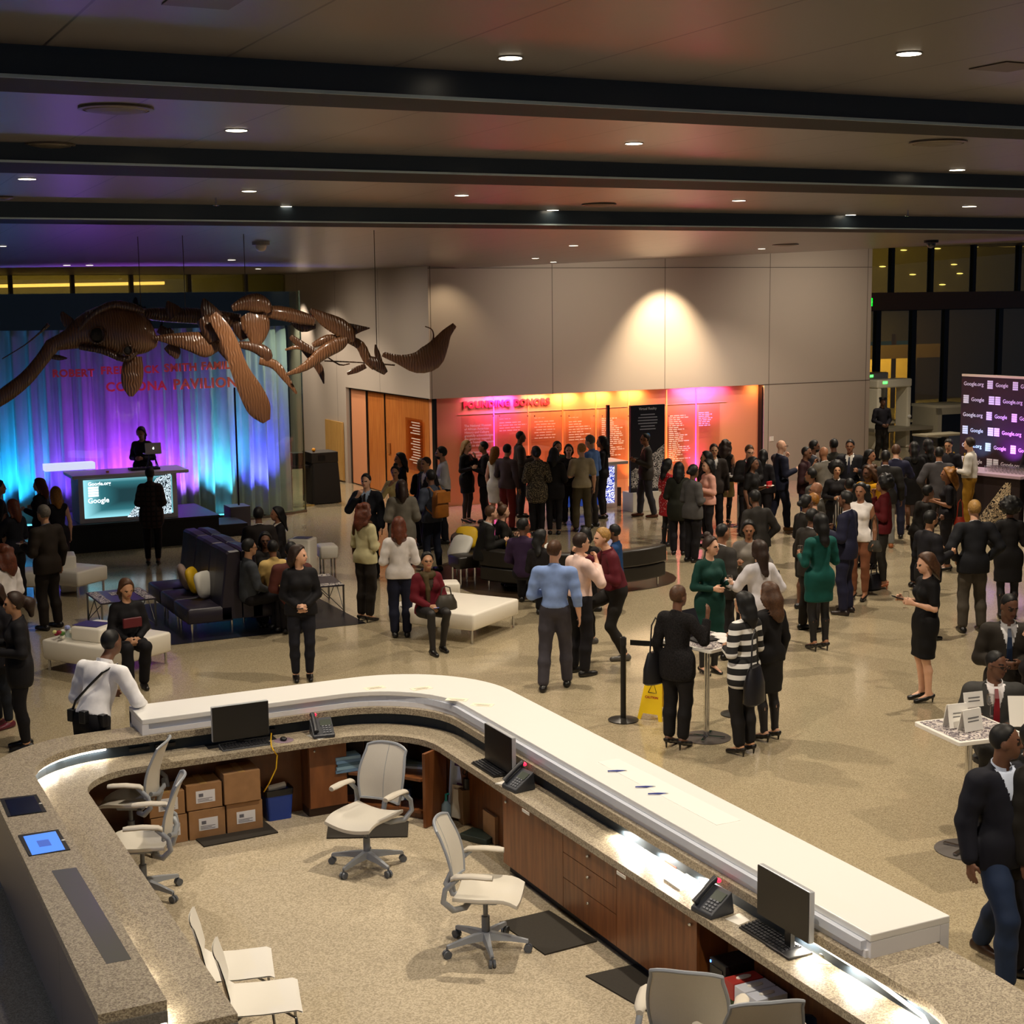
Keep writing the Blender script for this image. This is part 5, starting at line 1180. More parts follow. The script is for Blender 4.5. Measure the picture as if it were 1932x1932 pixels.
for x, y in ((350, 588), (464, 568), (711, 662), (266, 585)):
    p = at_d(x, y, SD); b = MB(); b.tube([p, (p[0], p[1], zlast(p[0], p[1]))], .006, 5); b.build('hanging_cable', mat('#6a5a4a', .3, .8), fs)

# ================================================================ THINGS ON AND UNDER THE DESK
DZ = 0.75
def monitor(p, rz, label, w=.52, h=.32):
    zb = max(.03, float(p[2])-DZ-h/2); t = local(thing('computer_monitor', label, 'monitor', (0, 0, 0), 'computer monitors on the reception worktop'))
    b = MB(); b.box(-w/2, w/2, -.02, .02, zb, zb+h); b.build('casing', mat('#b9bcc0', .35, .2), t, bevel=.008)
    b = MB(); b.box(-w/2+.004, w/2-.004, -.024, -.019, zb+.004, zb+h-.004); b.build('screen', mat('#0d0c0d', .3), t)
    b = MB(); b.box(-.03, .03, .02, .05, .015, zb+h*.6); b.build('stand', M_dark, t); b = MB(); b.box(-.12, .12, -.06, .12, 0.001, .018); b.build('foot', M_dark, t, bevel=.005)
    t.location = (p[0], p[1], DZ); t.rotation_euler = (0, 0, rz); return t
monitor(on_v(453, 1360, 12.80),  0, 'black monitor on the back worktop beside the yellow cable')
monitor(on_u(944, 1412, 5.29), R(-90), 'black monitor at the bend of the worktop, seen edge-on')
monitor(on_u(1482, 1703, 5.29), R(-90), 'black monitor at the near right end of the worktop')
def keyboard(x, y, rz, label, c='#161618'):
    p = at(x, y, DZ); t = local(thing('keyboard', label, 'keyboard', (0, 0, 0), 'keyboards on the worktop'))
    b = MB(); b.add([(-.22, -.075, .001), (.22, -.075, .001), (.22, .075, .001), (-.22, .075, .001), (-.22, -.075, .012), (.22, -.075, .012), (.22, .075, .03), (-.22, .075, .03)], [(0, 3, 2, 1), (4, 5, 6, 7), (0, 1, 5, 4), (2, 3, 7, 6), (0, 4, 7, 3), (1, 2, 6, 5)]); b.build('case', mat(c, .4), t)
    b = MB()
    for r_ in range(5):
        for k in range(14): b.obox((-.2+.031*k, -.055+.027*r_, .018+.0033*r_+.002), (.012, .010, .004))
    o = b.build('keys', mat('#26262a', .5), t); o['kind'] = 'stuff'
    t.location = (p[0], p[1], DZ); t.rotation_euler = (0, 0, rz)
keyboard(462, 1408, 0, 'dark grey keyboard below the back monitor', '#5a5c60'); keyboard(925, 1452, R(-90), 'black keyboard below the monitor at the worktop bend'); keyboard(1452, 1772, R(-90), 'black keyboard at the near right end of the worktop')
b = MB(); q = at(445, 1395, DZ); b.box(q[0]-.3, q[0]+.33, q[1]-.18, q[1]+.08, DZ+.0005, DZ+.003); tag(b.build('desk_pad', M_dark), 'black desk pad under the back monitor', 'pad')
def phone(x, y, rz, label):
    p = at(x, y, DZ); t = local(thing('desk_phone', label, 'telephone', (0, 0, 0), 'office phones on the worktop'))
    b = MB(); b.add([(-.1, -.1, .001), (.1, -.1, .001), (.1, .1, .001), (-.1, .1, .001), (-.1, -.1, .03), (.1, -.1, .03), (.1, .08, .15), (-.1, .08, .15)], [(0, 3, 2, 1), (4, 5, 6, 7), (0, 1, 5, 4), (2, 3, 7, 6), (0, 4, 7, 3), (1, 2, 6, 5)]); b.build('base', mat('#34373e', .4), t, bevel=.008)
    M_ = Matrix.Rotation(R(33.7), 3, 'X')
    b = MB(); b.obox((.035, .02, .113), (.05, .035, .004), 0, R(33.7)); b.build('display', mat('#4a5048', .2), t)
    b = MB()
    for i in range(3):
        for j in range(4): b.obox((.005+.03*i, -.075+.02*j, .05+.0133*j), (.01, .006, .005), 0, R(33.7))
    b.build('keypad', mat('#6a6d74', .5), t)
    b = MB(); b.tube([(-.07, -.09, .065), (-.07, -.06, .09), (-.07, .05, .165), (-.07, .09, .18)], [.026, .02, .02, .028], 8); b.build('handset', mat('#24262c', .35), t, smooth=True)
    b = MB(); b.ell((-.05, .095, .175), (.022, .016, .016), 10, 6); b.build('message_lamp', emit('#ff2040', 2.5), t)
    t.location = (min(p[0], 5.235), min(p[1], 12.765), DZ); t.rotation_euler = (0, 0, rz)
phone(598, 1380, R(-8), 'desk phone with red lamp right of the back monitor'); phone(1024, 1480, R(-82), 'desk phone with red lamp at the start of the right arm'); phone(1418, 1704, R(-82), 'desk phone with red lamp tucked behind the near right monitor')
def sheet(pts, z, name, label, cat, m, th=.002, group=None):
    P_ = [tuple(at(x, y, z)[:2]) for x, y in pts]; c = np.mean(P_, 0); t = thing(name, label, cat, (c[0], c[1], z), group); b = MB(); b.prism(P_, z+.0004, z+th); b.build('sheet', m, t); return t
GP = 'loose papers on the worktop'
sheet([(578, 1388), (610, 1380), (626, 1389), (602, 1396)], DZ, 'paper_sheet', 'small white paper beside the back desk phone', 'paper', M_white, group=GP)
sheet([(934, 1480), (968, 1470), (982, 1476), (965, 1485)], DZ, 'paper_sheet', 'white notepad beside the keyboard at the worktop bend', 'paper', M_white, .01, GP)
sheet([(1161, 1592), (1213, 1574), (1250, 1588), (1195, 1610)], DZ, 'paper_sheet', 'bright white paper lying farthest along the lit worktop', 'paper', M_white, group=GP)
sheet([(1188, 1612), (1250, 1592), (1282, 1612), (1215, 1630)], DZ+.001, 'paper_sheet', 'bright white paper overlapping another on the lit worktop', 'paper', M_white, group=GP)
sheet([(1252, 1660), (1300, 1650), (1322, 1664), (1283, 1682)], DZ, 'paper_sheet', 'white folder on the lit worktop near the drinking glass', 'paper', M_white, .012, GP)
sheet([(1368, 1734), (1396, 1723), (1415, 1737), (1394, 1746)], DZ, 'paper_sheet', 'small white card before the near right monitor', 'paper', M_white, group=GP)
t = sheet([(1254, 1626), (1262, 1621), (1283, 1634), (1276, 1640)], DZ, 'mobile_phone', 'dark red edged phone lying by the drinking glass', 'phone', mat('#5a1a14', .3), .012)
p = at(1296, 1640, DZ); t = thing('water_tumbler', 'clear plastic tumbler with a lid on the lit worktop', 'tumbler', tuple(p)); b = MB(); b.lathe(p, [(0, .002), (.035, .002), (.042, .17), (.039, .17), (.033, .01), (0, .01)], 16); b.build('cup', glassm('#f0f6f6', .6), t, smooth=True); b = MB(); b.lathe(p+np.array([0, 0, .17]), [(.044, 0), (.046, .012), (.012, .018), (0, .014)], 16); b.build('lid', glassm('#ffffff', 1.0), t)
for x, y, l in ((535, 1397, 'black computer mouse right of the back keyboard'), (1556, 1806, 'black computer mouse on a round mat at the right end')):
    p = at(x, y, DZ); t = thing('computer_mouse', l, 'mouse', tuple(p), 'computer mice'); b = MB(); b.ell((p[0], p[1], DZ+.016), (.03, .045, .018), 12, 7); b.build('shell', M_black, t, smooth=True)
    b = MB(); b.cyl((p[0], p[1]), .09 if x < 600 else .1, DZ+.0004, DZ+.002, 20); tag(b.build('mouse_mat', mat('#7d6a78' if x < 600 else '#cdbd90', .5)), 'round mouse mat under the '+('back' if x < 600 else 'right end')+' computer mouse', 'mat')
P_ = [at(512, 1383, .86), at(511, 1396, .80), at(512, 1408, .752), at(516, 1416, .753)]; Q_ = [on_v(523, 1425, 12.6), on_v(521, 1450, 12.6), on_v(508, 1478, 12.62), on_v(498, 1494, 12.68)]
b = MB(); b.tube(P_+Q_, .006, 6); tag(b.build('network_cable', mat('#e8b818', .4)), 'yellow network cable hanging over the back worktop edge', 'cable')
# tablets sunk in the left ledge
for pts, lab, on in (([(0, 1508), (69, 1500), (88, 1532), (15, 1542)], 'dark tablet screen set into the left ledge', 0), ([(34, 1577), (110, 1566), (133, 1604), (55, 1616)], 'lit blue tablet screen set into the left ledge', 1)):
    t = sheet(pts, .92, 'tablet_screen', lab, 'tablet', M_black, .006); c = np.mean(pts, 0); b = MB(); inn = [tuple(at(*(c+(np.array(q)-c)*np.array([.80, .90])), .926)[:2]) for q in pts]
    b.prism(inn, .9262, .9275); b.build('display', emit('#3c78d8', .9) if on else mat('#15182a', .15), t)
    h_ = (np.array(pts[1])+np.array(pts[2]))/2; h_ = h_+(c-h_)*.06; q = at(*h_, .926); b = MB(); b.cyl(q, .012, .926, .929, 12); b.build('button', M_white, t)
    if on:
        b = MB(); inn2 = [tuple(at(*(c+(np.array(q)-c)*.3), .9275)[:2]) for q in pts]; b.prism(inn2, .9276, .928); b.build('screen_graphic', emit('#2a50a8', .8), t)
sheet([(97, 1643), (144, 1637), (248, 1810), (201, 1819)], .92, 'glass_inset', 'long narrow glass inset in the left ledge', 'inset', mat('#8f8e88', .1, .5), .0015)
# floor mats
MT = mat('#2f2a22', .8, noise=.1, nscale=60)
for pts, lab in (([(358, 1574), (497, 1549), (525, 1572), (385, 1599)], 'dark rubber mat before the cardboard boxes'), ([(620, 1551), (771, 1551), (769, 1580), (616, 1583)], 'dark rubber mat under the chair by the shelves'), ([(942, 1742), (1036, 1720), (1127, 1777), (1028, 1803)], 'dark rubber mat beside the drawer cabinet'), ([(1105, 1843), (1222, 1816), (1320, 1872), (1230, 1915)], 'dark rubber mat by the near right chair backs')):
    sheet(pts, .004, 'floor_mat', lab, 'mat', MT, .012, 'rubber mats in the reception island')
# cardboard boxes
MCB = mat('#a07850', .8, noise=.08, nscale=12); ML = mat('#e6e6ea', .6)
def carton(x0, x1, z0, z1, v, d, label, lab=True, m=None):
    u0 = float(on_v(x0, 1530, v)[0]); u1 = float(on_v(x1, 1530, v)[0]); t = thing('cardboard_box', label, 'box', ((u0+u1)/2, v+d/2, z0), 'cardboard boxes under the worktop')
    b = MB(); b.box(u0+.003, u1-.003, v, v+d, z0+.001, z1); b.build('carton', m or MCB, t, bevel=.004)
    b = MB(); b.box((u0+u1)/2-.03, (u0+u1)/2+.03, v, v+d, z1, z1+.002); b.build('tape', mat('#b08a55', .4), t)
    if lab:
        uc = (u0+u1)/2+.01; zc = z0+(z1-z0)*.5; b = MB(); b.box(uc-.085, uc+.085, v-.002, v, zc-.055, zc+.055); l_ = b.build('shipping_label', ML, t)
        b = MB(); b.box(uc-.06, uc-.02, v-.003, v-.002, zc+.0, zc+.03)
        for k in range(3): b.box(uc-.07, uc+.06-.03*(k % 2), v-.003, v-.002, zc-.02-.012*k, zc-.015-.012*k)
        b.build('print', mat('#6a6a74', .6), l_)
CV = 12.66
carton(283, 353, .004, .255, CV, .3, 'cardboard box in the lower row half hidden by the mesh chair'); carton(355, 425, .004, .265, CV, .3, 'cardboard box in the middle of the lower row'); carton(427, 496, .004, .275, CV, .3, 'cardboard box at the right of the lower row')
carton(281, 350, .262, .47, CV, .3, 'cardboard box at the left of the upper row'); carton(352, 421, .272, .50, CV, .3, 'cardboard box in the middle of the upper row'); carton(424, 494, .282, .56, CV-.02, .3, 'plain cardboard box at the right of the upper row', False)
p = at(531, 1549, .004); t = thing('waste_bin', 'blue waste bin with a black liner under the back worktop', 'bin', tuple(p))
b = MB(); b.loft([[(p[0]+x*q, p[1]+.12+y*q, z) for x, y in round_rect(-.13, .13, -.1, .1, .03, 3)] for z, q in ((.005, .86), (.26, 1))]); b.build('body', mat('#1c3f9a', .4), t)
b = MB(); b.loft([[(p[0]+x*q, p[1]+.12+y*q, z) for x, y in round_rect(-.13, .13, -.1, .1, .03, 3)] for z, q in ((.235, 1.02), (.29, 1.05), (.295, .95), (.25, .9))], False); b.build('liner', mat('#121316', .25), t)
b = MB(); b.tube([(p[0]-.09, p[1]+.1, .29), (p[0]+.08, p[1]+.12, .3)], .03, 8); b.build('crumpled_paper', M_white, t)
p = at(508, 1540, .004); b = MB(); b.lathe(p+np.array([0, .1, 0]), [(0, .001), (.03, .001), (.03, .15), (.012, .18), (.012, .2), (0, .2)], 12); tag(b.build('water_bottle', glassm('#d8e8f0', .6), smooth=True), 'clear plastic bottle lying in the gap between boxes and blue bin', 'bottle')
# shelf contents
def stack(u, v, z, n, w, d, h, cols, name, label, cat, group, rz=0):
    for k in range(n):
        t = thing(name, label(k), cat, (u, v, z+k*h), group); b = MB(); b.obox((u+random.uniform(-.01, .01), v, z+k*h+h/2+.0005), (w/2, d/2, h/2-.0005), rz+random.uniform(-.06, .06)); b.build('cover', mat(cols[k % len(cols)], .5), t)
pos = ['lowest', 'second from the bottom', 'middle', 'fourth from the bottom', 'topmost']
uA = float(on_v(655, 1440, 12.75)[0]); stack(uA, 12.78, .386, 5, .24, .16, .03, ('#6c8fb0', '#8fb3c9', '#4d6d80'), 'brochure_bundle', lambda k: 'blue brochure bundle on the left shelf, '+pos[k]+' of its stack', 'brochures', 'brochure stack on the left shelf')
uB = float(on_v(792, 1450, 12.5)[0]); stack(uB, 12.6, .386, 3, .26, .2, .022, ('#c8ccd4', '#5a6a72', '#3a4a44'), 'magazine', lambda k: 'flat magazine on the right shelf, '+('lowest', 'middle', 'topmost')[k]+' of three', 'magazine', 'magazines on the right shelf', R(-40))
uC = float(on_v(770, 1490, 12.55)[0]); stack(uC, 12.62, .09, 3, .13, .16, .035, ('#5f86c8', '#7f9fd8', '#4a70b8'), 'leaflet_bundle', lambda k: 'blue leaflet bundle on the bottom shelf, '+('lowest', 'middle', 'topmost')[k]+' of its pile', 'leaflets', 'leaflets on the bottom shelf', R(-30))
# corner clutter left of the right arm cabinets
def at_f(x, y, z=.004): return at(x, y, z)
t = thing('poster_board', 'white printed boards leaning in the corner under the worktop', 'poster', tuple(at_f(882, 1560))); p = at_f(880, 1548)
b = MB(); b.obox((p[0]+.03, p[1]+.03, .36), (.2, .008, .27), R(-62), R(-6)); b.build('board', mat('#c9d3e6', .5), t)
for dx, dz_, c in ((-.1, .52, '#3a1a4a'), (-.08, .3, '#5a1a6a'), (.1, .5, '#8a9ab8')):
    b = MB(); b.obox((p[0]+.03+dx*.47-.014, p[1]+.03-dx*.88-.01, dz_), (.03, .003, .03), R(-62), R(-6)); b.build('print', mat(c, .5), t)
p = at_f(842, 1549); t = thing('sanitizer_bottle', 'clear hand sanitizer bottle with teal pump beside the shelf panel', 'bottle', tuple(p)); b = MB(); b.lathe(p, [(0, .002), (.042, .002), (.045, .12), (.04, .16), (.018, .18), (.018, .19), (0, .19)], 14); b.build('body', mat('#9fc0d8', .1, alpha=.8), t, smooth=True); b = MB(); b.tube([p+np.array([0, 0, .19]), p+np.array([0, 0, .25]), p+np.array([.03, 0, .25])], .012, 8); b.build('pump', mat('#138a86', .4), t)
for x, y, w_, h_, c, lab, nm in ((862, 1552, .12, .3, '#cbbfae', 'beige folder standing beside the sanitizer', 'file_folder'), (897, 1545, .16, .3, '#b8323a', 'red and white brochure holder in the corner', 'brochure_holder'), (912, 1556, .14, .24, '#aab4c8', 'grey brochure stack leaning in the corner tray', 'brochure_holder')):
    p = at_f(x, y); t = thing(nm, lab, 'folder', tuple(p)); b = MB(); b.obox((p[0]+.03, p[1]+.05, h_/2+.03), (w_/2, .012, h_/2), R(-62), R(-8)); b.build('cover', mat(c, .5), t)
    b = MB(); b.obox((p[0]+.02, p[1]+.03, h_/2+.02), (w_/2*.8, .008, h_/2*.85), R(-62), R(-8)); b.build('leaflets', M_white, t)
p = at_f(882, 1552); t = thing('pen_cup', 'black cup with scissors in the corner under the worktop', 'cup', (p[0], p[1], .0)); zc = .32
b = MB(); b.box(p[0]-.06, p[0]+.06, p[1]-.04, p[1]+.06, .004, zc); b.build('riser', mat('#8a6a4a', .6), t); b = MB(); b.cyl((p[0], p[1]), .036, zc, zc+.1, 12); b.build('cup', M_black, t)
b = MB()
for s_ in (-1, 1): b.tube([(p[0]+s_*.02+.018*math.cos(a), p[1], zc+.16+.024*math.sin(a)) for a in np.linspace(0, 2*PI, 11)], .005, 5, False); b.tube([(p[0]+s_*.012, p[1], zc+.14), (p[0], p[1], zc+.08)], .005, 5)
b.build('scissors', M_black, t)
p = at_f(905, 1583); b = MB(); b.obox((p[0], p[1], .03), (.15, .1, .025), R(-62)); tag(b.build('paper_tray', mat('#26332e', .4), bevel=.006), 'dark green tray on the floor in the corner', 'tray')
q = at_f(936, 1592); t = thing('cardboard_box', 'small cardboard box at the far end of the drawer cabinets', 'box', tuple(q), 'cardboard boxes under the worktop'); b = MB(); b.box(q[0]-.02, q[0]+.16, q[1]-.02, q[1]+.22, .005, .25); b.build('carton', MCB, t); b = MB(); b.box(q[0]+.05, q[0]+.14, q[1]-.022, q[1]-.02, .06, .18); b.build('shipping_label', ML, t)
# near right end
def ublock(v0, v1, u0, u1, z0, z1, name, label, cat, m, part, group=None):
    t = thing(name, label, cat, ((u0+u1)/2, (v0+v1)/2, z0), group); b = MB(); b.box(u0, u1, v0, v1, z0+.001, z1); b.build(part, m, t, bevel=.004); return t
t = ublock(7.54, 7.72, 5.18, 5.44, .005, .48, 'computer_tower', 'black computer tower at the end of the wide cabinet', 'computer', M_dark, 'case'); b = MB(); b.box(5.175, 5.18, 7.57, 7.69, .3, .44); b.build('drive_bay', M_black, t); b = MB(); b.box(5.174, 5.18, 7.7, 7.71, .45, .465); b.build('power_light', emit('#6aa0ff', 2), t)
t = ublock(7.02, 7.48, 5.13, 5.43, .005, .27, 'cardboard_box', 'brown cardboard box under the green box at the right end', 'box', MCB, 'carton'); b = MB(); b.box(5.13, 5.43, 7.22, 7.28, .27, .2715); b.build('tape', mat('#b08a55', .4), t)
t = ublock(7.08, 7.5, 5.14, 5.42, .273, .33, 'green_box', 'flat green box beneath the tissue boxes', 'box', mat('#3c6a2c', .5), 'carton'); b = MB(); b.box(5.138, 5.14, 7.12, 7.46, .285, .32); b.build('printed_side', mat('#28481e', .5), t)
for v0, v1, c, lab in ((7.38, 7.49, '#b83a34', 'red and white tissue box stacked at the right end'), (7.255, 7.37, '#e2e6f0', 'white tissue box with open flap beside the red tissue box'), (7.13, 7.245, '#dfe4f2', 'white tissue box nearest the black bin')):
    t = ublock(v0, v1, 5.13, 5.36, .332, .445, 'tissue_box', lab, 'box', mat(c, .5), 'carton', 'tissue boxes at the right end'); b = MB(); b.ell((5.245, (v0+v1)/2, .447), (.06, .025, .012), 10, 5); b.build('tissue', M_white, t)
t = thing('waste_bin', 'round black waste bin at the bottom right under the worktop', 'bin', (5.28, 6.85, 0)); b = MB(); b.lathe((5.28, 6.85, .004), [(0, 0), (.11, 0), (.14, .36), (.133, .36), (.1, .02)], 18); b.build('body', M_black, t, smooth=True); b = MB(); b.lathe((5.28, 6.85, .004), [(.144, .32), (.15, .375), (.13, .37), (.12, .25)], 18); b.build('liner', mat('#1c2430', .2), t, smooth=True)
# ================================================================ PEOPLE
# Bodies and clothes are grown as smooth distance-field surfaces round a posed skeleton.
class Fld:
    def __init__(s): s.p = []
    def cap(s, a, b, ra, rb=None, k=0.02): s.p.append(('c', np.array(a, float), np.array(b, float), ra, ra if rb is None else rb, k)); return s
    def ell(s, c, r, k=0.02, M=None): s.p.append(('e', np.array(c, float), np.array(r, float), M, 0, k)); return s
    def chain(s, pts, rs, k=0.02):
        for i in range(len(pts)-1): s.cap(pts[i], pts[i+1], rs[i], rs[i+1], k)
        return s
def mesh_of(f, v, cuts=(), infl=0.0):
    lo = np.full(3, 1e9); hi = -lo
    for t, a, b, ra, rb, k in f.p:
        if t == 'c': r = max(ra, rb)+infl; lo = np.minimum(lo, np.minimum(a, b)-r); hi = np.maximum(hi, np.maximum(a, b)+r)
        else: r = (max(b) if ra is not None else b)+infl; lo = np.minimum(lo, a-r); hi = np.maximum(hi, a+r)
    lo = lo-3*v; hi = hi+3*v
    n = np.maximum(np.ceil((hi-lo)/v).astype(int)+1, 4)
    D = np.full(n, 0.5, np.float32)
    ax = [lo[i]+v*np.arange(n[i]) for i in range(3)]
    for t, a, b, ra, rb, k in f.p:
        m_ = k+3*v+infl+0.01
        if t == 'c': r = max(ra, rb)+m_; l2 = np.minimum(a, b)-r; h2 = np.maximum(a, b)+r
        else: r = (max(b) if ra is not None else b)+m_; l2 = a-r; h2 = a+r
        i0 = np.clip(np.floor((l2-lo)/v).astype(int), 0, n-1); i1 = np.clip(np.ceil((h2-lo)/v).astype(int)+1, 1, n)
        X = ax[0][i0[0]:i1[0], None, None]; Y = ax[1][None, i0[1]:i1[1], None]; Z = ax[2][None, None, i0[2]:i1[2]]
        if t == 'c':
            ba = b-a; bb = max(ba@ba, 1e-9)
            h = np.clip(((X-a[0])*ba[0]+(Y-a[1])*ba[1]+(Z-a[2])*ba[2])/bb, 0, 1)
            d = np.sqrt((X-a[0]-ba[0]*h)**2+(Y-a[1]-ba[1]*h)**2+(Z-a[2]-ba[2]*h)**2)-(ra+(rb-ra)*h)
        else:
            x, y, z = X-a[0], Y-a[1], Z-a[2]
            if ra is not None:
                M = ra; x, y, z = M[0, 0]*x+M[0, 1]*y+M[0, 2]*z, M[1, 0]*x+M[1, 1]*y+M[1, 2]*z, M[2, 0]*x+M[2, 1]*y+M[2, 2]*z
            k0 = np.sqrt((x/b[0])**2+(y/b[1])**2+(z/b[2])**2); k1 = np.sqrt((x/b[0]**2)**2+(y/b[1]**2)**2+(z/b[2]**2)**2)+1e-9
            d = k0*(k0-1)/k1
        s_ = D[i0[0]:i1[0], i0[1]:i1[1], i0[2]:i1[2]]
        h = np.maximum(k-np.abs(s_-d), 0)/k
        s_[...] = np.minimum(s_, d)-h*h*k*0.25
    D -= infl
    for nx, ny, nz, c, *lim in cuts:          # keep the side where n.p <= c
        P = ax[0][:, None, None]*nx+ax[1][None, :, None]*ny+ax[2][None, None, :]*nz-c
        np.maximum(D, P.astype(np.float32), out=D)
    return nets(D, lo, v)
CORN = np.array([(i, j, k) for i in (0, 1) for j in (0, 1) for k in (0, 1)])
EDG = [(a, b) for a in range(8) for b in range(a+1, 8) if np.abs(CORN[a]-CORN[b]).sum() == 1]
def nets(D, lo, v):
    S = D < 0
    c = S[:-1, :-1, :-1].astype(np.int8)
    for q in CORN[1:]: c = c+S[q[0]:S.shape[0]-1+q[0], q[1]:S.shape[1]-1+q[1], q[2]:S.shape[2]-1+q[2]]
    I = np.argwhere((c > 0) & (c < 8))
    if len(I) == 0: return np.zeros((0, 3)), np.zeros((0, 4), int)
    V = np.stack([D[I[:, 0]+q[0], I[:, 1]+q[1], I[:, 2]+q[2]] for q in CORN], 1)
    acc = np.zeros((len(I), 3)); cnt = np.zeros(len(I))
    for a, b in EDG:
        m_ = (V[:, a] < 0) != (V[:, b] < 0)
        t = V[m_, a]/(V[m_, a]-V[m_, b]); acc[m_] += CORN[a]+(CORN[b]-CORN[a])*t[:, None]; cnt[m_] += 1
    P = lo+v*(I+acc/cnt[:, None])
    idx = np.full(c.shape, -1, np.int32); idx[I[:, 0], I[:, 1], I[:, 2]] = np.arange(len(I))
    Q = []
    for ax in range(3):
        sl0 = [slice(1, -1)]*3; sl1 = [slice(1, -1)]*3; sl0[ax] = slice(0, -1); sl1[ax] = slice(1, None)
        E = S[tuple(sl0)] != S[tuple(sl1)]
        J = np.argwhere(E); off = np.ones(3, int); off[ax] = 0; J = J+off
        b_, c_ = [k for k in range(3) if k != ax]
        def at_(db, dc):
            K = J.copy(); K[:, b_] -= db; K[:, c_] -= dc; return idx[K[:, 0], K[:, 1], K[:, 2]]
        q = np.stack([at_(1, 1), at_(0, 1), at_(0, 0), at_(1, 0)], 1)
        ins = S[J[:, 0], J[:, 1], J[:, 2]]
        if ax == 1: ins = ~ins
        q[~ins] = q[~ins]
        q[ins] = q[ins][:, ::-1]
        Q.append(q[(q >= 0).all(1)])
    return P, np.concatenate(Q)
def mk(name, PQ, m, parent, mi=None):
    P, Q = PQ
    if len(Q) == 0: return None
    me = bpy.data.meshes.new(name)
    me.vertices.add(len(P)); me.vertices.foreach_set('co', P.astype(np.float32).ravel())
    me.loops.add(len(Q)*4); me.loops.foreach_set('vertex_index', Q.astype(np.int32).ravel())
    me.polygons.add(len(Q)); me.polygons.foreach_set('loop_start', np.arange(0, len(Q)*4, 4, dtype=np.int32))
    me.polygons.foreach_set('use_smooth', np.ones(len(Q), bool))
    for q in (m if isinstance(m, list) else [m]): me.materials.append(q)
    if mi is not None: me.polygons.foreach_set('material_index', mi.astype(np.int32))
    me.update(calc_edges=True)
    o = bpy.data.objects.new(name, me); COL.objects.link(o); o.parent = parent; return o
def lerp(a, b, t): return np.array(a)+(np.array(b)-np.array(a))*t
SK = {'d': '#6e4b38', 'm': '#96684c', 'l': '#c0906e', 'p': '#dcab8e', 'dd': '#4a2e1e'}
HR = {'k': '#0b0908', 'b': '#2b1a10', 'br': '#4a2f1b', 'bl': '#a07a42', 'rd': '#5a2a14', 'gy': '#6a645c', 'gd': '#8a5a1c'}
CM = {}
def cloth(c, pat=None):
    key = (c, pat)
    if key in CM: return CM[key]
    if pat is None: m = mat(c, 0.75, noise=0.12, nscale=9, spec=0.25, bump=0.15)
    elif pat == 'sat': m = mat(c, 0.4, noise=0.1, nscale=9, spec=0.4)
    elif pat == 'tweed': m = mat(c, 0.85, noise=0.75, nscale=70, spec=0.2)
    else:
        m = bpy.data.materials.new('patterned_cloth'); nt, b = nodes_of(m)
        tc = nt.nodes.new('ShaderNodeTexCoord'); sx = nt.nodes.new('ShaderNodeSeparateXYZ'); nt.links.new(tc.outputs['Object'], sx.inputs[0])
        c2 = {'hstripe': '#e6e4e0', 'vstripe': '#b8b0a4', 'plaid': '#1d1210', 'dots': '#e8c8c0', 'chev': '#8a7c60'}[pat]
        def wave(o, per, duty):
            q = nt.nodes.new('ShaderNodeMath'); q.operation = 'DIVIDE'; q.inputs[1].default_value = per; nt.links.new(o, q.inputs[0])
            f = nt.nodes.new('ShaderNodeMath'); f.operation = 'FRACT'; nt.links.new(q.outputs[0], f.inputs[0])
            l = nt.nodes.new('ShaderNodeMath'); l.operation = 'LESS_THAN'; l.inputs[1].default_value = duty; nt.links.new(f.outputs[0], l.inputs[0]); return l.outputs[0]
        if pat == 'hstripe': f = wave(sx.outputs[2], 0.125, 0.42)
        elif pat == 'vstripe': f = wave(sx.outputs[0], 0.04, 0.3)
        elif pat == 'plaid':
            a, b2 = wave(sx.outputs[0], 0.09, 0.35), wave(sx.outputs[2], 0.09, 0.35); mx = nt.nodes.new('ShaderNodeMath'); mx.operation = 'MAXIMUM'; nt.links.new(a, mx.inputs[0]); nt.links.new(b2, mx.inputs[1]); f = mx.outputs[0]
        else:
            vo = nt.nodes.new('ShaderNodeTexVoronoi'); vo.inputs['Scale'].default_value = 26 if pat == 'dots' else 40; nt.links.new(tc.outputs['Object'], vo.inputs[0]); l = nt.nodes.new('ShaderNodeMath'); l.operation = 'LESS_THAN'; l.inputs[1].default_value = 0.25 if pat == 'dots' else 0.4; nt.links.new(vo.outputs[0], l.inputs[0]); f = l.outputs[0]
        mc = nt.nodes.new('ShaderNodeMix'); mc.data_type = 'RGBA'; mc.inputs[6].default_value = (*hexc(c), 1); mc.inputs[7].default_value = (*hexc(c2), 1)
        nt.links.new(f, mc.inputs[0]); nt.links.new(mc.outputs[2], b.inputs['Base Color']); b.inputs['Roughness'].default_value = 0.8
    CM[key] = m; return m
M_feat = mat('#1a0f0a', 0.4); LIP = {k: mat(c, 0.5) for k, c in (('d', '#5a2a22'), ('m', '#7a3a30'), ('l', '#a8564a'), ('p', '#c07068'), ('dd', '#3a1c14'))}
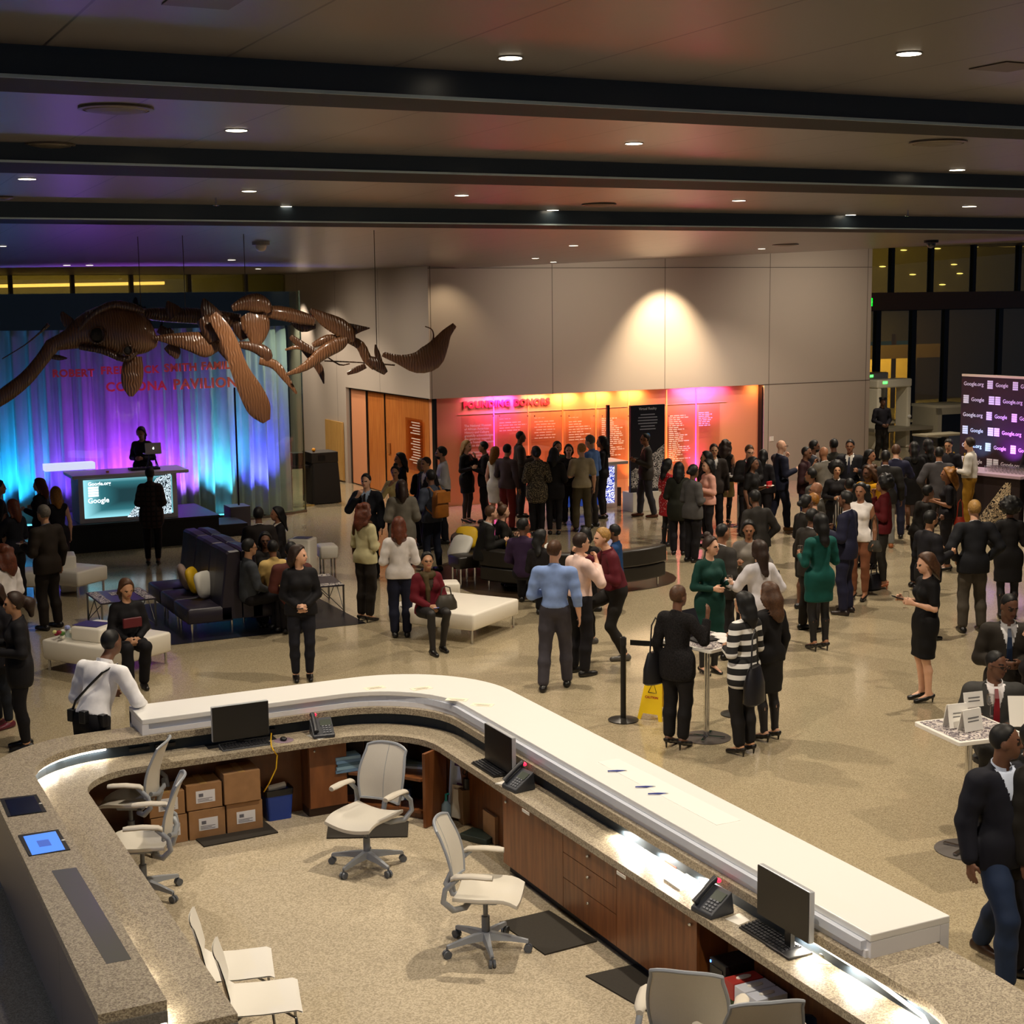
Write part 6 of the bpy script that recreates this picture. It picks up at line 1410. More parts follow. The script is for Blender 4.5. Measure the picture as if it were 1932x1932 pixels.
# arm poses: elbow and wrist relative to the shoulder (x outwards, y forwards, z up), palm side
ARM = {'down': ((.06, -.03, -.27), (.08, .04, -.51), .3), 'front': ((.07, -.01, -.27), (-.08, .2, -.27), .6), 'low': ((.06, .0, -.27), (-.10, .17, -.38), .6),
       'hold': ((.06, .0, -.27), (.0, .24, -.20), .9), 'drink': ((.09, .14, -.22), (-.10, .20, .02), .9), 'out': ((.10, .12, -.22), (.10, .36, -.20), .4),
       'up': ((.11, .1, -.22), (.10, .18, .02), .4), 'pocket': ((.12, -.08, -.26), (.05, .05, -.44), .6), 'cross': ((.07, .02, -.26), (-.2, .19, -.2), .5),
       'hip': ((.13, -.06, -.24), (.03, .05, -.40), .5), 'lap': ((.06, .05, -.26), (-.08, .24, -.36), .5), 'lean': ((.12, .1, -.25), (.02, .3, -.34), .3), 'face': ((.1, .16, -.2), (-.06, .17, .08), .7), 'fist': ((.16, .12, -.14), (.06, .34, .03), 1.3)}
PEOPLE = {}
def person(label, x, y, h=1.75, face_=0, mode='f', sex='m', skin='d', hair=('s', 'k'), top=('shirt', '#888888'), bot=('pants', '#15151a'), arms=('down', 'down'), pose='stand', look=0, nod=0, lean=0, shoe='#14110f', heel=0.0, inner=None, tie=None, scarf=None, q=None, rzw=None, seat=0.43, specs=False, group='guests in the hall', pos=None, belt=None, wide=1.0, bow=None):
    """one figure: a continuous body with hair, clothes and shoes as children"""
    fem = sex == 'f'
    s = h/1.75
    sit = pose == 'sit'
    # skeleton (metres for 1.75 m, forwards = +y, right = +x)
    dz = (seat+0.095)/s-0.93 if sit else (heel*0.8 if heel else 0)
    if pose == 'kneeup': dz = -0.08
    ln = R(lean)
    def T(p):                      # lean the upper body about the hips
        p = np.array(p, float); yy, zz = p[1], p[2]-0.93
        return np.array([p[0], yy*math.cos(ln)+zz*math.sin(ln), 0.93+zz*math.cos(ln)-yy*math.sin(ln)+dz])
    sw = (0.155 if fem else 0.182)*wide; hw = 0.088 if fem else 0.082
    pel = T((0, 0, 0.95)); nb = T((0, -0.01, 1.44))
    J = {}
    if sit:
        for sd in (-1, 1):
            J['hip', sd] = np.array([sd*hw, 0, 0.93+dz]); J['knee', sd] = np.array([sd*(hw+0.03), 0.43, 0.93+dz+0.02]); J['ank', sd] = np.array([sd*(hw+0.02), 0.40 if not fem else 0.36+0.08*sd, 0.085])
    else:
        for sd in (-1, 1):
            st_ = {'stand': (0.0, 0.0), 'walk': (0.26*sd, 0.0), 'step': (0.13*sd, 0)}.get(pose, (0, 0))[0]
            J['hip', sd] = np.array([sd*hw, 0, 0.92+dz]); kx = sd*(hw+(0.01 if fem else 0.03))
            J['knee', sd] = np.array([kx, 0.03+st_*0.55, 0.50+dz*0.7]); J['ank', sd] = np.array([sd*(hw+(0.0 if fem else 0.045)), -0.02+st_, 0.085+heel*0.75])
            if pose == 'walk': J['knee', sd][1] += 0.05; J['hip', sd][2] -= 0.02
            if pose == 'walk' and sd == -1: J['ank', sd][2] += 0.04
            if pose == 'kneeup' and sd == 1: J['knee', sd] = np.array([kx, 0.36, 0.66]); J['ank', sd] = np.array([kx, 0.30, 0.26])
            if pose == 'kneeup' and sd == -1: J['knee', sd] = np.array([kx, 0.12, 0.44]); J['ank', sd] = np.array([kx, -0.06, 0.085])
    H0 = T((0, 0.025, 1.635)); la = R(look); nd = R(nod)
    Mh = np.array([[math.cos(la), -math.sin(la), 0], [math.sin(la), math.cos(la), 0], [0, 0, 1]])@np.array([[1, 0, 0], [0, math.cos(nd), math.sin(nd)], [0, -math.sin(nd), math.cos(nd)]])
    def HD(p): return H0+Mh@np.array(p, float)
    for i, sd in enumerate((-1, 1)):          # -1: the person's left arm
        a = ARM[arms[i]]; S = T((sd*sw, -0.01, 1.388)); J['sho', sd] = S
        cr = lambda p: S+np.array([sd*p[0], p[1]*math.cos(ln*0.7)+p[2]*math.sin(ln*0.7)*0.6, p[2]])
        J['elb', sd] = cr(a[0]); J['wri', sd] = cr(a[1]); J['curl', sd] = a[2]
    dist = None
    # where: placed in the hall
    rz = rzw if rzw is not None else face(face_)
    topz = (1.755+dz)*s if not lean else float(HD((0, 0, .12))[2])*s
    if pos is not None: p = np.array(pos, float)
    elif mode == 'f': p = at(x, y)
    else:
        p = at(x, y, topz); off = HD((0, 0, 0))[:2]*s
        p = p-np.array([off[0]*math.cos(rz)-off[1]*math.sin(rz), off[0]*math.sin(rz)+off[1]*math.cos(rz), 0])
    p[2] = 0.0
    dist = float(np.dot(p-EYE, FW))
    v = q or (0.0125 if dist < 16 else 0.0145 if dist < 24 else 0.0175)
    t = thing('person', label, 'person', tuple(p), group, rz); t.scale = (s, s, s); OFF[t] = Vector((0, 0, 0))
    # ---- body
    B = Fld()
    B.ell(pel, (0.155 if fem else 0.15, 0.105, 0.12), 0.05); B.cap(T((0, 0.005, 1.0)), T((0, 0.0, 1.12)), 0.115 if fem else 0.125, 0.105 if fem else 0.12, 0.06)
    B.ell(T((0, 0.0, 1.27)), (0.135 if fem else 0.16, 0.10, 0.17), 0.06)
    B.cap(T((-sw*0.8, -0.01, 1.395)), T((sw*0.8, -0.01, 1.395)), 0.058, 0.058, 0.06)
    if fem:
        for sd in (-1, 1): B.ell(T((sd*0.065, 0.075, 1.28)), (0.06, 0.055, 0.06), 0.03)
    B.cap(nb, HD((0, -0.02, -0.08)), 0.053 if fem else 0.06, 0.05, 0.03)
    B.ell(HD((0, -0.008, 0.025)), (0.074, 0.092, 0.095), 0.02, Mh.T); B.ell(HD((0, 0.03, -0.035)), (0.060, 0.062, 0.075), 0.03, Mh.T)
    B.ell(HD((0, 0.062, -0.088)), (0.028, 0.024, 0.02), 0.02, Mh.T)
    B.cap(HD((0, 0.088, 0.012)), HD((0, 0.104, -0.028)), 0.010, 0.014, 0.012)
    B.cap(HD((-0.032, 0.082, 0.022)), HD((0.032, 0.082, 0.022)), 0.010, 0.010, 0.015)
    B.cap(HD((-0.018, 0.086, -0.060)), HD((0.018, 0.086, -0.060)), 0.009, 0.009, 0.01)
    for sd in (-1, 1): B.ell(HD((sd*0.076, -0.005, -0.005)), (0.011, 0.022, 0.032), 0.01, Mh.T)
    af = 0.86 if fem else 1.0
    tips = {}
    for sd in (-1, 1):
        S, E, W = J['sho', sd], J['elb', sd], J['wri', sd]
        B.chain([S, lerp(S, E, 0.5), E, lerp(E, W, 0.35), W], [0.056*af, 0.047*af, 0.040*af, 0.041*af, 0.026*af], 0.02)
        d = W-E; d = d/np.linalg.norm(d)
        sv = np.cross(d, (0, 0, 1)) if abs(d[2]) < 0.85 else np.array([0, 1.0, 0]); sv = sv-d*(sv@d); sv /= np.linalg.norm(sv)
        if abs(d[2]) < 0.85: sv = -sd*np.array([0, 0, 1.0])*-sd; sv = sv-d*(sv@d); sv /= np.linalg.norm(sv)
        nv = np.cross(d, sv)
        if nv[0]*sd > 0: nv = -nv             # palm faces inwards
        cu = J['curl', sd]
        for o_, l_ in ((0.030, 0.064), (0.010, 0.074), (-0.011, 0.070), (-0.031, 0.055)):
            k0 = W+d*0.012+sv*o_*0.5; k1 = W+d*0.088+sv*o_
            B.cap(k0, k1, 0.014, 0.0115, 0.012)
            d1 = d*math.cos(cu*0.8)+nv*math.sin(cu*0.8); d2 = d*math.cos(cu*1.7)+nv*math.sin(cu*1.7)
            k2 = k1+d1*l_*0.5; k3 = k2+d2*l_*0.5; B.cap(k1, k2, 0.0105, 0.0095, 0.006); B.cap(k2, k3, 0.0095, 0.008, 0.006)
        B.cap(W+d*0.02+sv*0.02, W+d*0.055+sv*0.048+nv*0.015, 0.013, 0.012, 0.01); B.cap(W+d*0.055+sv*0.048+nv*0.015, W+d*0.09+sv*0.05+nv*0.035, 0.0115, 0.0095, 0.006)
        tips[sd] = W+d*0.09+nv*0.035
    for sd in (-1, 1):
        Hp, K, A = J['hip', sd], J['knee', sd], J['ank', sd]
        B.chain([Hp, lerp(Hp, K, 0.5), K], [0.088, 0.072, 0.052], 0.03)
        cd = np.array([0, -0.02, 0]) if not sit else np.array([0, -0.015, 0])
        B.chain([K, lerp(K, A, 0.35)+cd, A], [0.050, 0.052, 0.036], 0.02)
        hl = A+np.array([0, -0.045, -A[2]+0.035+heel*0.9+(A[2]-0.085-heel*0.75)*1.0]); to = A+np.array([0, 0.15, -A[2]+0.026+(A[2]-0.085-heel*0.75)])
        J['heel', sd], J['toe', sd] = hl, to
        B.cap(A, hl+np.array([0, 0.01, 0.01]), 0.036, 0.03, 0.02); B.cap(hl+np.array([0, .03, .005]), to, 0.032, 0.022, 0.02)
    P, Q = mesh_of(B, v)
    C = P[Q].mean(1); L = (C-H0)@Mh                  # head-local face centres
    mi = np.zeros(len(Q), np.int8); fr = L[:, 1] > 0.05
    for sd in (-1, 1):
        e = ((L[:, 0]-sd*0.031)/0.017)**2+((L[:, 2]-0.004)/0.010)**2 < 1; mi[e & fr] = 1
        e = ((L[:, 0]-sd*0.032)/0.022)**2+((L[:, 2]-0.028)/0.007)**2 < 1; mi[e & fr & (v < .013)] = 1
    e = ((L[:, 0])/0.026)**2+((L[:, 2]+0.058)/0.011)**2 < 1; mi[e & fr] = 2
    mk('body', (P, Q), [mat(SK[skin], 0.5, spec=0.4), M_feat, LIP[skin]], t, mi)
    # ---- hair
    st_, hc_ = hair; hm = mat(HR.get(hc_, hc_), 0.55, noise=0.35, nscale=60, spec=0.4)
    if st_ != 'none':
        Hf = Fld(); g = {'s': 0.010, 'buzz': 0.002, 'fringe': 0.014}.get(st_, 0.017)
        Hf.ell(HD((0, -0.012, 0.03)), (0.075+g, 0.093+g, 0.095+g), 0.02, Mh.T)
        f_, u_ = Mh@np.array([0, 1, 0]), Mh@np.array([0, 0, 1.0])
        nrm = f_*0.86-u_*0.51; cut = [(*nrm, float(nrm@H0)+{'s': .014, 'buzz': 0.0, 'fringe': .022}.get(st_, .004))]
        low = [(*(-u_), -float(u_@H0)+0.075)]
        if st_ in ('long', 'xlong', 'wavy', 'bob', 'pony', 'curly'):
            ln_ = {'long': 0.30, 'xlong': 0.44, 'wavy': 0.30, 'bob': 0.15, 'pony': 0.05, 'curly': 0.2}[st_]
            wv = 0.02 if st_ in ('wavy', 'curly') else 0
            if st_ != 'pony':
                for sd in (-1, 1):
                    Hf.chain([HD((sd*0.07, -0.02, 0.03)), HD((sd*(0.085+wv), -0.02, -0.07)), T((sd*(0.09+wv), -0.04-0.0, 1.56-ln_*0.55)), T((sd*(0.075+wv), -0.07, 1.56-ln_))], [0.03+wv/2, 0.034+wv, 0.036+wv, 0.02], 0.03)
                Hf.chain([HD((0, -0.07, 0.05)), HD((0, -0.10, -0.07)), T((0, -0.10, 1.56-ln_*0.5)), T((0, -0.115, 1.56-ln_))], [0.07, 0.07+wv, 0.062+wv, 0.04], 0.04)
            else:
                Hf.chain([HD((0, -0.11, 0.05)), HD((0, -0.17, 0.0)), HD((0, -0.18, -0.14))], [0.035, 0.055, 0.03], 0.02); Hf.ell(HD((0, -0.16, -0.02)), (0.07, 0.06, 0.08), 0.02)
            low = []
            if st_ == 'curly':
                rn = random.Random(len(label))
                for k in range(16):
                    a = rn.uniform(0, 2*PI); z = rn.uniform(-0.16, 0.11); Hf.ell(HD((0.10*math.cos(a), -0.035-0.085*abs(math.sin(a)), z)), (0.04, 0.04, 0.04), 0.015)
        elif st_ == 'bun': Hf.ell(HD((0, -0.06, 0.145)), (0.05, 0.05, 0.045), 0.01)
        elif st_ == 'lowbun': Hf.ell(HD((0, -0.125, 0.0)), (0.045, 0.04, 0.045), 0.01)
        elif st_ == 'afro':
            Hf.ell(HD((0, -0.045, 0.045)), (0.15, 0.135, 0.14), 0.02); 
            rn = random.Random(len(label)+int(x))
            for k in range(46):
                a, z = rn.uniform(0, 2*PI), rn.uniform(-.8, 1); c_ = math.sqrt(1-z*z); Hf.ell(HD((0.142*c_*math.cos(a), -0.045+0.128*c_*math.sin(a), 0.045+0.132*z)), (0.028, 0.028, 0.028), 0.012)
            nrm = f_*0.93-u_*0.37; cut = [(*nrm, float(nrm@H0)+0.042)]; low = [(*(-u_), -float(u_@H0)+0.11)]
        if st_ in ('s', 'buzz', 'fringe'): low = [(*(-u_*0.9-f_*0.3), float((-u_*0.9-f_*0.3)@H0)+0.06)]
        mk('hair', mesh_of(Hf, v, cut+low), hm, t)
    if bow: # beard along the jaw
        Bd = Fld(); Bd.ell(HD((0, 0.036, -0.05)), (0.062, 0.065, 0.062), 0.02, Mh.T); f_, u_ = Mh@np.array([0, 1, 0]), Mh@np.array([0, 0, 1.0])
        mk('beard', mesh_of(Bd, v*0.8, [(*u_, float(u_@H0)-0.045), (*(-f_), -float(f_@H0)-0.01)]), hm, t)
    if specs:
        b = MB()
        for sd in (-1, 1): b.tube([HD((sd*0.033+0.022*math.cos(a), 0.112, 0.005+0.016*math.sin(a))) for a in np.linspace(0, 2*PI, 9)], 0.003, 4, False); b.tube([HD((sd*0.055, 0.11, 0.008)), HD((sd*0.085, 0.0, 0.008))], 0.0025, 4)
        b.tube([HD((-0.012, 0.114, 0.006)), HD((0.012, 0.114, 0.006))], 0.003, 4); b.build('spectacles', M_black, t)
    # ---- clothes
    kind, col = top[0], top[1]; pat = top[2] if len(top) > 2 else None
    G = {'shirt': (.014, .86, 1.0, 0), 'tee': (.014, .88, .5, 0), 'sweater': (.02, .86, 1.0, 0), 'blouse': (.02, .87, .95, 0), 'blazer': (.024, .80, 1.0, .30), 'coat': (.028, .66, 1.0, .22), 'cardigan': (.024, .78, 1.0, .26), 'jacket': (.024, .86, 1.0, .12), 'dress': (.012, .95, 1.0, 0), 'sleeveless': (.012, .87, 0.0, 0), 'sdress': (.012, .95, 0.0, 0), 'tdress': (.012, .95, .45, 0), 'poncho': (.04, .70, .75, 0), 'tunic': (.02, .72, 1.0, 0), 'vest': (.03, .84, 0, .14)}[kind]
    inf, hem, sl, vee = G
    if belt: hem = 0.985
    def torso(F, inf, sl, lo):
        F.ell(pel, ((0.155 if fem else 0.15)+inf, 0.105+inf, 0.12+inf), 0.05); F.cap(T((0, 0.005, 1.0)), T((0, 0.0, 1.12)), (0.118 if fem else 0.13)+inf, (0.108 if fem else 0.125)+inf, 0.06)
        F.ell(T((0, 0.0, 1.27)), ((0.137 if fem else 0.163)+inf, 0.102+inf, 0.17+inf), 0.06); F.cap(T((-sw*0.82, -0.01, 1.395)), T((sw*0.82, -0.01, 1.395)), 0.06+inf*0.7, 0.06+inf*0.7, 0.06)
        F.cap(T((0, -0.015, 1.42)), T((0, -0.015, 1.475)), 0.072+inf*0.4, 0.060+inf*0.4, 0.03)
        if fem:
            for sd in (-1, 1): F.ell(T((sd*0.065, 0.075, 1.28)), (0.062+inf, 0.057+inf, 0.062+inf), 0.04)
        if lo < 0.96 and not sit:
            for sd in (-1, 1): F.cap(T((sd*hw*1.05, 0.0, 0.95)), T((sd*hw*1.1, 0.0, max(lo-0.05, 0.8))), 0.098+inf, 0.098+inf, 0.05)
        if lo < 0.84: F.cap(T((0, -0.005, 0.93)), T((0, -0.01, lo-0.03)), 0.15+inf, 0.16+inf*1.5, 0.06); F.p[-1] = ('e', T((0, 0, (0.98+lo)/2)), np.array([0.163+inf*1.3, 0.118+inf*1.4, (1.02-lo)/2+0.1]), None, 0, 0.05)
        if sl > 0:
            for sd in (-1, 1):
                S, E, W = J['sho', sd], J['elb', sd], J['wri', sd]; a_ = af
                if sl <= 0.5: F.cap(S, lerp(S, E, sl*1.6), 0.060*a_+inf, 0.056*a_+inf, 0.03)
                else: F.chain([S, lerp(S, E, .5), E, lerp(E, W, min(.93, sl*0.93))], [0.058*a_+inf, 0.052*a_+inf, 0.046*a_+inf, 0.033*a_+inf*.9], 0.025)
        return F
    n_up = np.array([0, math.sin(ln), math.cos(ln)])
    hz = T((0, 0, hem)); cuts = [(*(-n_up), -float(n_up@hz))] if not sit else [(0, 0, -1, -(0.90+dz-0.02))]
    nk = T((0, 0.06, 1.445 if kind not in ('sweater', 'coat') else 1.465)); nn = np.array([0, 0.45, 0.9]); cuts.append((*nn, float(nn@nk)))
    jacket = vee > 0
    PQ = mesh_of(torso(Fld(), inf, sl, hem), v, cuts)
    def open_front(PQ, vee, w0):
        P, Q = PQ; C = P[Q].mean(1); C = C-np.array([0, 0, dz])
        zz = C[:, 2]; hw_ = np.clip((zz-(1.47-vee))/vee, 0, 1)*w0
        fr_ = (C[:, 1]-(zz-0.93)*math.tan(ln) > 0.02) & (np.abs(C[:, 0]) < hw_) & (zz < 1.5)
        return P, Q[~fr_]
    if jacket and inner:
        mk('shirt', mesh_of(torso(Fld(), inf-0.012, 0, 0.9), v, cuts), cloth(inner), t)
        b = MB()
        if tie:
            zb = 1.08
            pts = [T((0, 0.085, 1.435)), T((0, 0.124 if not fem else .14, 1.36)), T((0, 0.138 if not fem else .15, 1.25)), T((0, 0.14, zb))]
            b.loft([[p_+np.array([w_*a, c, 0]) for a, c in ((-1, 0), (1, 0), (1, .008), (-1, .008))] for p_, w_ in zip(pts, (.014, .02, .026, .028))]); b.build('tie', cloth(tie, 'sat'), t)
        PQ = open_front(PQ, vee, 0.085)
    nm = {'tee': 'tshirt', 'sdress': 'dress', 'tdress': 'dress', 'sleeveless': 'top', 'poncho': 'poncho'}.get(kind, kind)
    if 'dress' in kind:
        F = torso(Fld(), inf, sl, 0.9); hl = bot[2] if len(bot) > 2 else 0.52
        if sit:
            for sd in (-1, 1): F.chain([J['hip', sd], J['knee', sd]], [0.11, 0.075], 0.05)
            PQ = mesh_of(F, v, cuts[1:])
        else:
            wide_ = bot[3] if len(bot) > 3 else 1.0
            F.ell((0, 0, 0.90+dz), (0.178, 0.125, 0.14), 0.05)
            for sd in (-1, 1): F.chain([J['hip', sd], lerp(J['hip', sd], J['knee', sd], .6), J['knee', sd], lerp(J['knee', sd], J['ank', sd], .35)], [.1, .09, .078, .076], 0.06)
            for k in range(4):
                z = 0.86-(0.86-hl)*k/3; F.ell((0, 0.01, z+dz), (0.165*(1+(wide_-1)*k/3), 0.115*(1+(wide_-1)*k/3), 0.13), 0.05)
            PQ = mesh_of(F, v, [(0, 0, -1, -(hl+dz)), cuts[1]])
    mk(nm, PQ, cloth(col, pat), t)
    if kind == 'shirt' or inner:
        b = MB(); c0 = T((0, -0.005, 1.458))
        b.loft([[c0+np.array([r_*math.cos(a)*1.0, r_*math.sin(a)*0.95, z_-0.022*math.sin(a)]) for a in np.linspace(PI/2+0.25, 2.5*PI-0.25, 14)] for r_, z_ in ((0.080, -0.01), (0.068, 0.03), (0.062, 0.03), (0.070, -0.012))], False, False); b.build('collar', cloth(inner or col), t, smooth=True)
    # legs
    bk, bc = bot[0], bot[1]
    if bk == 'pants' or bk == 'slim':
        e_ = 0.016 if bk == 'pants' else 0.007; F = Fld(); F.ell(pel+np.array([0, 0, -0.01]), (0.158, 0.112, 0.115), 0.05)
        if belt: F.cap(T((-.03, 0, 0.97)), T((.03, 0, 0.97)), 0.13, 0.13, 0.05)
        for sd in (-1, 1):
            Hp, K, A = J['hip', sd], J['knee', sd], J['ank', sd]; A2 = lerp(K, A, 0.93 if bk == 'pants' else 0.9)
            F.chain([Hp, lerp(Hp, K, .5), K, lerp(K, A, .4)+np.array([0, -0.012, 0]), A2], [0.092+e_*.6, 0.077+e_, 0.058+e_, 0.057+e_, 0.042+e_*1.5], 0.03)
        c_ = [(*n_up, float(n_up@T((0, 0, 1.03))))] if not sit else [(0, 0, 1, 1.02+dz)]
        mk('trousers', mesh_of(F, v, c_), cloth(bc), t)
        if belt: 
            b = MB(); c0 = T((0, 0, 1.0)); b.loft([[c0+np.array([(0.152)*math.cos(a), 0.115*math.sin(a), z_]) for a in np.linspace(0, 2*PI, 20)[:-1]] for z_ in (-0.018, 0.018)], False); b.build('belt', M_black, t, smooth=True)
    else:
        if bk == 'skirt':
            hl = bot[2] if len(bot) > 2 else 0.5; wide_ = bot[3] if len(bot) > 3 else 1.0; F = Fld(); F.ell(pel, (0.165, 0.118, 0.13), 0.05)
            if sit:
                for sd in (-1, 1): F.chain([J['hip', sd], lerp(J['hip', sd], J['knee', sd], .85)], [0.105, 0.08], 0.05)
                mk('skirt', mesh_of(F, v, [(0, 0, 1, 1.05+dz)]), cloth(bc), t)
            else:
                for sd in (-1, 1): F.chain([J['hip', sd], lerp(J['hip', sd], J['knee', sd], .6), J['knee', sd], lerp(J['knee', sd], J['ank', sd], .35)], [.1, .09, .078, .076], 0.06)
                for k in range(4): z = 0.88-(0.88-hl)*k/3; F.ell((0, 0.005, z+dz), (0.165*(1+(wide_-1)*k/3), 0.118*(1+(wide_-1)*k/3), 0.13), 0.05)
                mk('skirt', mesh_of(F, v, [(0, 0, -1, -(hl+dz)), (*n_up, float(n_up@T((0, 0, 1.05))))]), cloth(bc), t)
        lg = bot[4] if len(bot) > 4 else None
        if lg:
            F = Fld()
            for sd in (-1, 1):
                Hp, K, A = J['hip', sd], J['knee', sd], J['ank', sd]; F.chain([lerp(Hp, K, .3), K, lerp(K, A, .35)+np.array([0, -.015, 0]), A, J['heel', sd]+np.array([0, .03, .02])], [0.082, 0.057, 0.057, 0.040, 0.034], 0.02)
            mk('tights', mesh_of(F, v), mat(lg, 0.6), t)
    for sd in (-1, 1):
        F = Fld(); hl, to = J['heel', sd], J['toe', sd]; base = max(0.0, min(hl[2]-0.035-heel*0.9, to[2]-0.026))
        F.cap(hl, lerp(hl, to, .4)+np.array([0, 0, .006]), 0.042, 0.042 if not heel else .036, 0.02); F.cap(lerp(hl, to, .4), to+np.array([0, 0.01, 0]), 0.040, 0.030, 0.02)
        if not heel: F.cap(J['ank', sd]+np.array([0, -0.01, -0.02]), hl+np.array([0, .01, .01]), 0.042, 0.04, 0.02)
        c_ = [(0, 0, -1, -(base+0.001))]
        if heel: nn2 = np.array([0, 0.25, 1.0]); c_.append((*nn2, float(nn2@(lerp(hl, to, .45)+np.array([0, 0, .018]))) ))
        so = mk('shoe', mesh_of(F, min(v, .014), c_), mat(shoe, 0.35), t)
        if heel:
            b = MB(); b.tube([hl+np.array([0, -.015, -.01]), np.array([hl[0], hl[1]-.01, base+0.001])], [.016, .007], 8); b.build('shoe_heel', mat(shoe, 0.35), so)
    if scarf:
        F = Fld(); c0 = T((0, 0.0, 1.45))
        for k in range(10):
            a = 2*PI*k/10; F.ell(c0+np.array([0.085*math.cos(a), 0.075*math.sin(a), 0.01*math.sin(3*a)-0.015]), (0.05, 0.045, 0.055), 0.02)
        if len(scarf) > 1: F.chain([T((0.06, 0.10, 1.42)), T((0.05, 0.15, 1.25)), T((0.05, 0.15, 1.08))], [0.04, 0.035, 0.03], 0.02) if scarf[1] == 'f' else F.chain([T((-0.12, -0.06, 1.42)), T((-0.2, -0.02, 1.2)), T((-0.22, 0.0, 0.98))], [0.05, 0.045, 0.04], 0.03)
        mk('scarf', mesh_of(F, v), cloth(scarf[0], 'tweed' if len(scarf) > 2 else None), t)
    cr_, sr_ = math.cos(rz), math.sin(rz)
    def world(q_): return np.array([p[0]+s*(q_[0]*cr_-q_[1]*sr_), p[1]+s*(q_[0]*sr_+q_[1]*cr_), s*q_[2]])
    return {'o': t, 'hand': {k: world(tips[k]) for k in tips}, 'w': world, 'rz': rz, 'J': J, 'T': T, 's': s, 'HD': HD}
BK, NV, GY, CH = '#17151a', '#1b2036', '#56534f', '#2c2a2c'
def W(*a, **k): k.setdefault('sex', 'f'); k.setdefault('h', 1.66); return person(*a, **k)
def M(*a, **k): k.setdefault('h', 1.78); return person(*a, **k)
P = {}
# --- nearest figures
P['blue'] = M('man in a pale blue shirt and grey trousers seen from behind', 1048, 1299, face_=-8, skin='p', hair=('s', 'br'), top=('shirt', '#86a0d6'), bot=('pants', '#3e3b42'), arms=('front', 'down'), belt=1, look=-25, h=1.80, wide=1.1, pose='step')
P['pink'] = M('man in a pale pink shirt laughing behind the blue shirt', 1095, 1272, face_=-60, skin='p', hair=('s', 'b'), top=('shirt', '#eecfc4'), bot=('pants', BK), arms=('hold', 'drink'), belt=1, h=1.78, look=-10)
P['maroon'] = M('laughing man in a maroon shirt lifting one knee, holding a cup', 1165, 1243, face_=100, skin='p', hair=('s', 'bl'), top=('shirt', '#5a1824'), bot=('slim', '#1f1c1a'), arms=('hold', 'fist'), pose='kneeup', lean=14, shoe='#4f4c48', belt=1, h=1.84, look=10)
P['long'] = W('woman in black with very long straight dark hair walking past the sofa', 572, 1283, face_=192, skin='p', hair=('xlong', 'b'), top=('blouse', '#131216'), bot=('slim', '#1a1b24'), arms=('low', 'low'), look=60, h=1.69)
P['blk'] = W('woman in a short black dress holding a wine glass at the right', 1742, 1322, face_=100, skin='p', hair=('long', 'br'), top=('tdress', '#0e0d0f'), bot=('none', '', 0.5), arms=('hold', 'hold'), heel=.06, shoe='#0c0a0a', nod=12, h=1.68)
P['table'] = W('woman with short hair in a loose black jacket beside the cocktail table', 1277, 1410, face_=-38, skin='d', hair=('s', 'br'), top=('tunic', '#1a1819', 'tweed'), bot=('pants', '#151315'), arms=('down', 'up'), heel=.07, h=1.66, wide=1.12, look=-15)
P['stripe'] = W('woman in a black and white striped sweater at the cocktail table', 1402, 1422, face_=42, skin='l', hair=('bob', 'k'), top=('tunic', '#171616', 'hstripe'), bot=('pants', '#191718'), arms=('front', 'hold'), heel=.06, h=1.64, wide=1.1)
P['wavy'] = W('woman with wavy brown hair in a black skirt beside the striped sweater', 1449, 1395, face_=38, skin='p', hair=('wavy', 'br'), top=('blouse', '#161416'), bot=('skirt', '#1a1818', .52, 1.0, '#1d1a1e'), arms=('front', 'down'), heel=.05, h=1.65)
P['green'] = W('woman with a topknot in a dark green dress gesturing over the table', 1338, 1270, face_=205, skin='p', hair=('bun', 'b'), top=('dress', '#0f3a33'), bot=('none', '', .5, 1.0, '#171517'), arms=('hold', 'front'), heel=.03, h=1.70, look=28)
P['teal'] = W('woman in a teal coat dress with long black hair seen from behind', 1544, 1226, face_=20, skin='m', hair=('long', 'k'), top=('dress', '#0d4d47'), bot=('none', '', .60, 1.05, '#131113'), arms=('hold', 'hold'), heel=.07, h=1.76, wide=1.1, belt=1)
P['walk'] = M('man in a navy blazer and blue jeans walking in at the lower right', 1876, 1842, face_=-155, skin='d', hair=('buzz', 'k'), top=('blazer', '#14151f'), inner='#c9d4ea', bot=('pants', '#1d2b45'), arms=('down', 'down'), pose='walk', shoe='#2e1c12', h=1.80, look=48, wide=1.08)
P['walk2'] = M('man mostly cut by the right edge behind the navy blazer', 1955, 1362, mode='t', face_=-120, skin='d', hair=('buzz', 'k'), top=('coat', '#1a1713'), inner='#e5e5e5', bot=('pants', '#15131a'), arms=('down', 'down'), h=1.78)
P['tie'] = M('man in a grey suit and red tie seated behind the white card table', 1880, 1229, mode='t', pose='sit', seat=.64, face_=172, skin='d', hair=('buzz', 'k'), top=('blazer', '#3b3a38'), inner='#efeaea', tie='#7a1420', bot=('pants', '#2e2d2c'), arms=('front', 'hold'), specs=1, h=1.76, look=45, nod=8, wide=1.08)
P['suitr'] = M('man in a dark suit at the right edge beyond the red tie', 1905, 1121, mode='t', face_=170, skin='d', hair=('buzz', 'k'), top=('blazer', '#2b2620'), inner='#e6e4e4', tie='#20304a', bot=('pants', '#22201e'), arms=('front', 'front'), h=1.78, nod=18, look=25)
P['hairr'] = W('woman with brown hair cut off by the right edge beside the dark suit', 1952, 1172, mode='t', face_=60, skin='p', hair=('wavy', 'br'), top=('blouse', '#1a1517'), bot=('pants', BK), h=1.64)
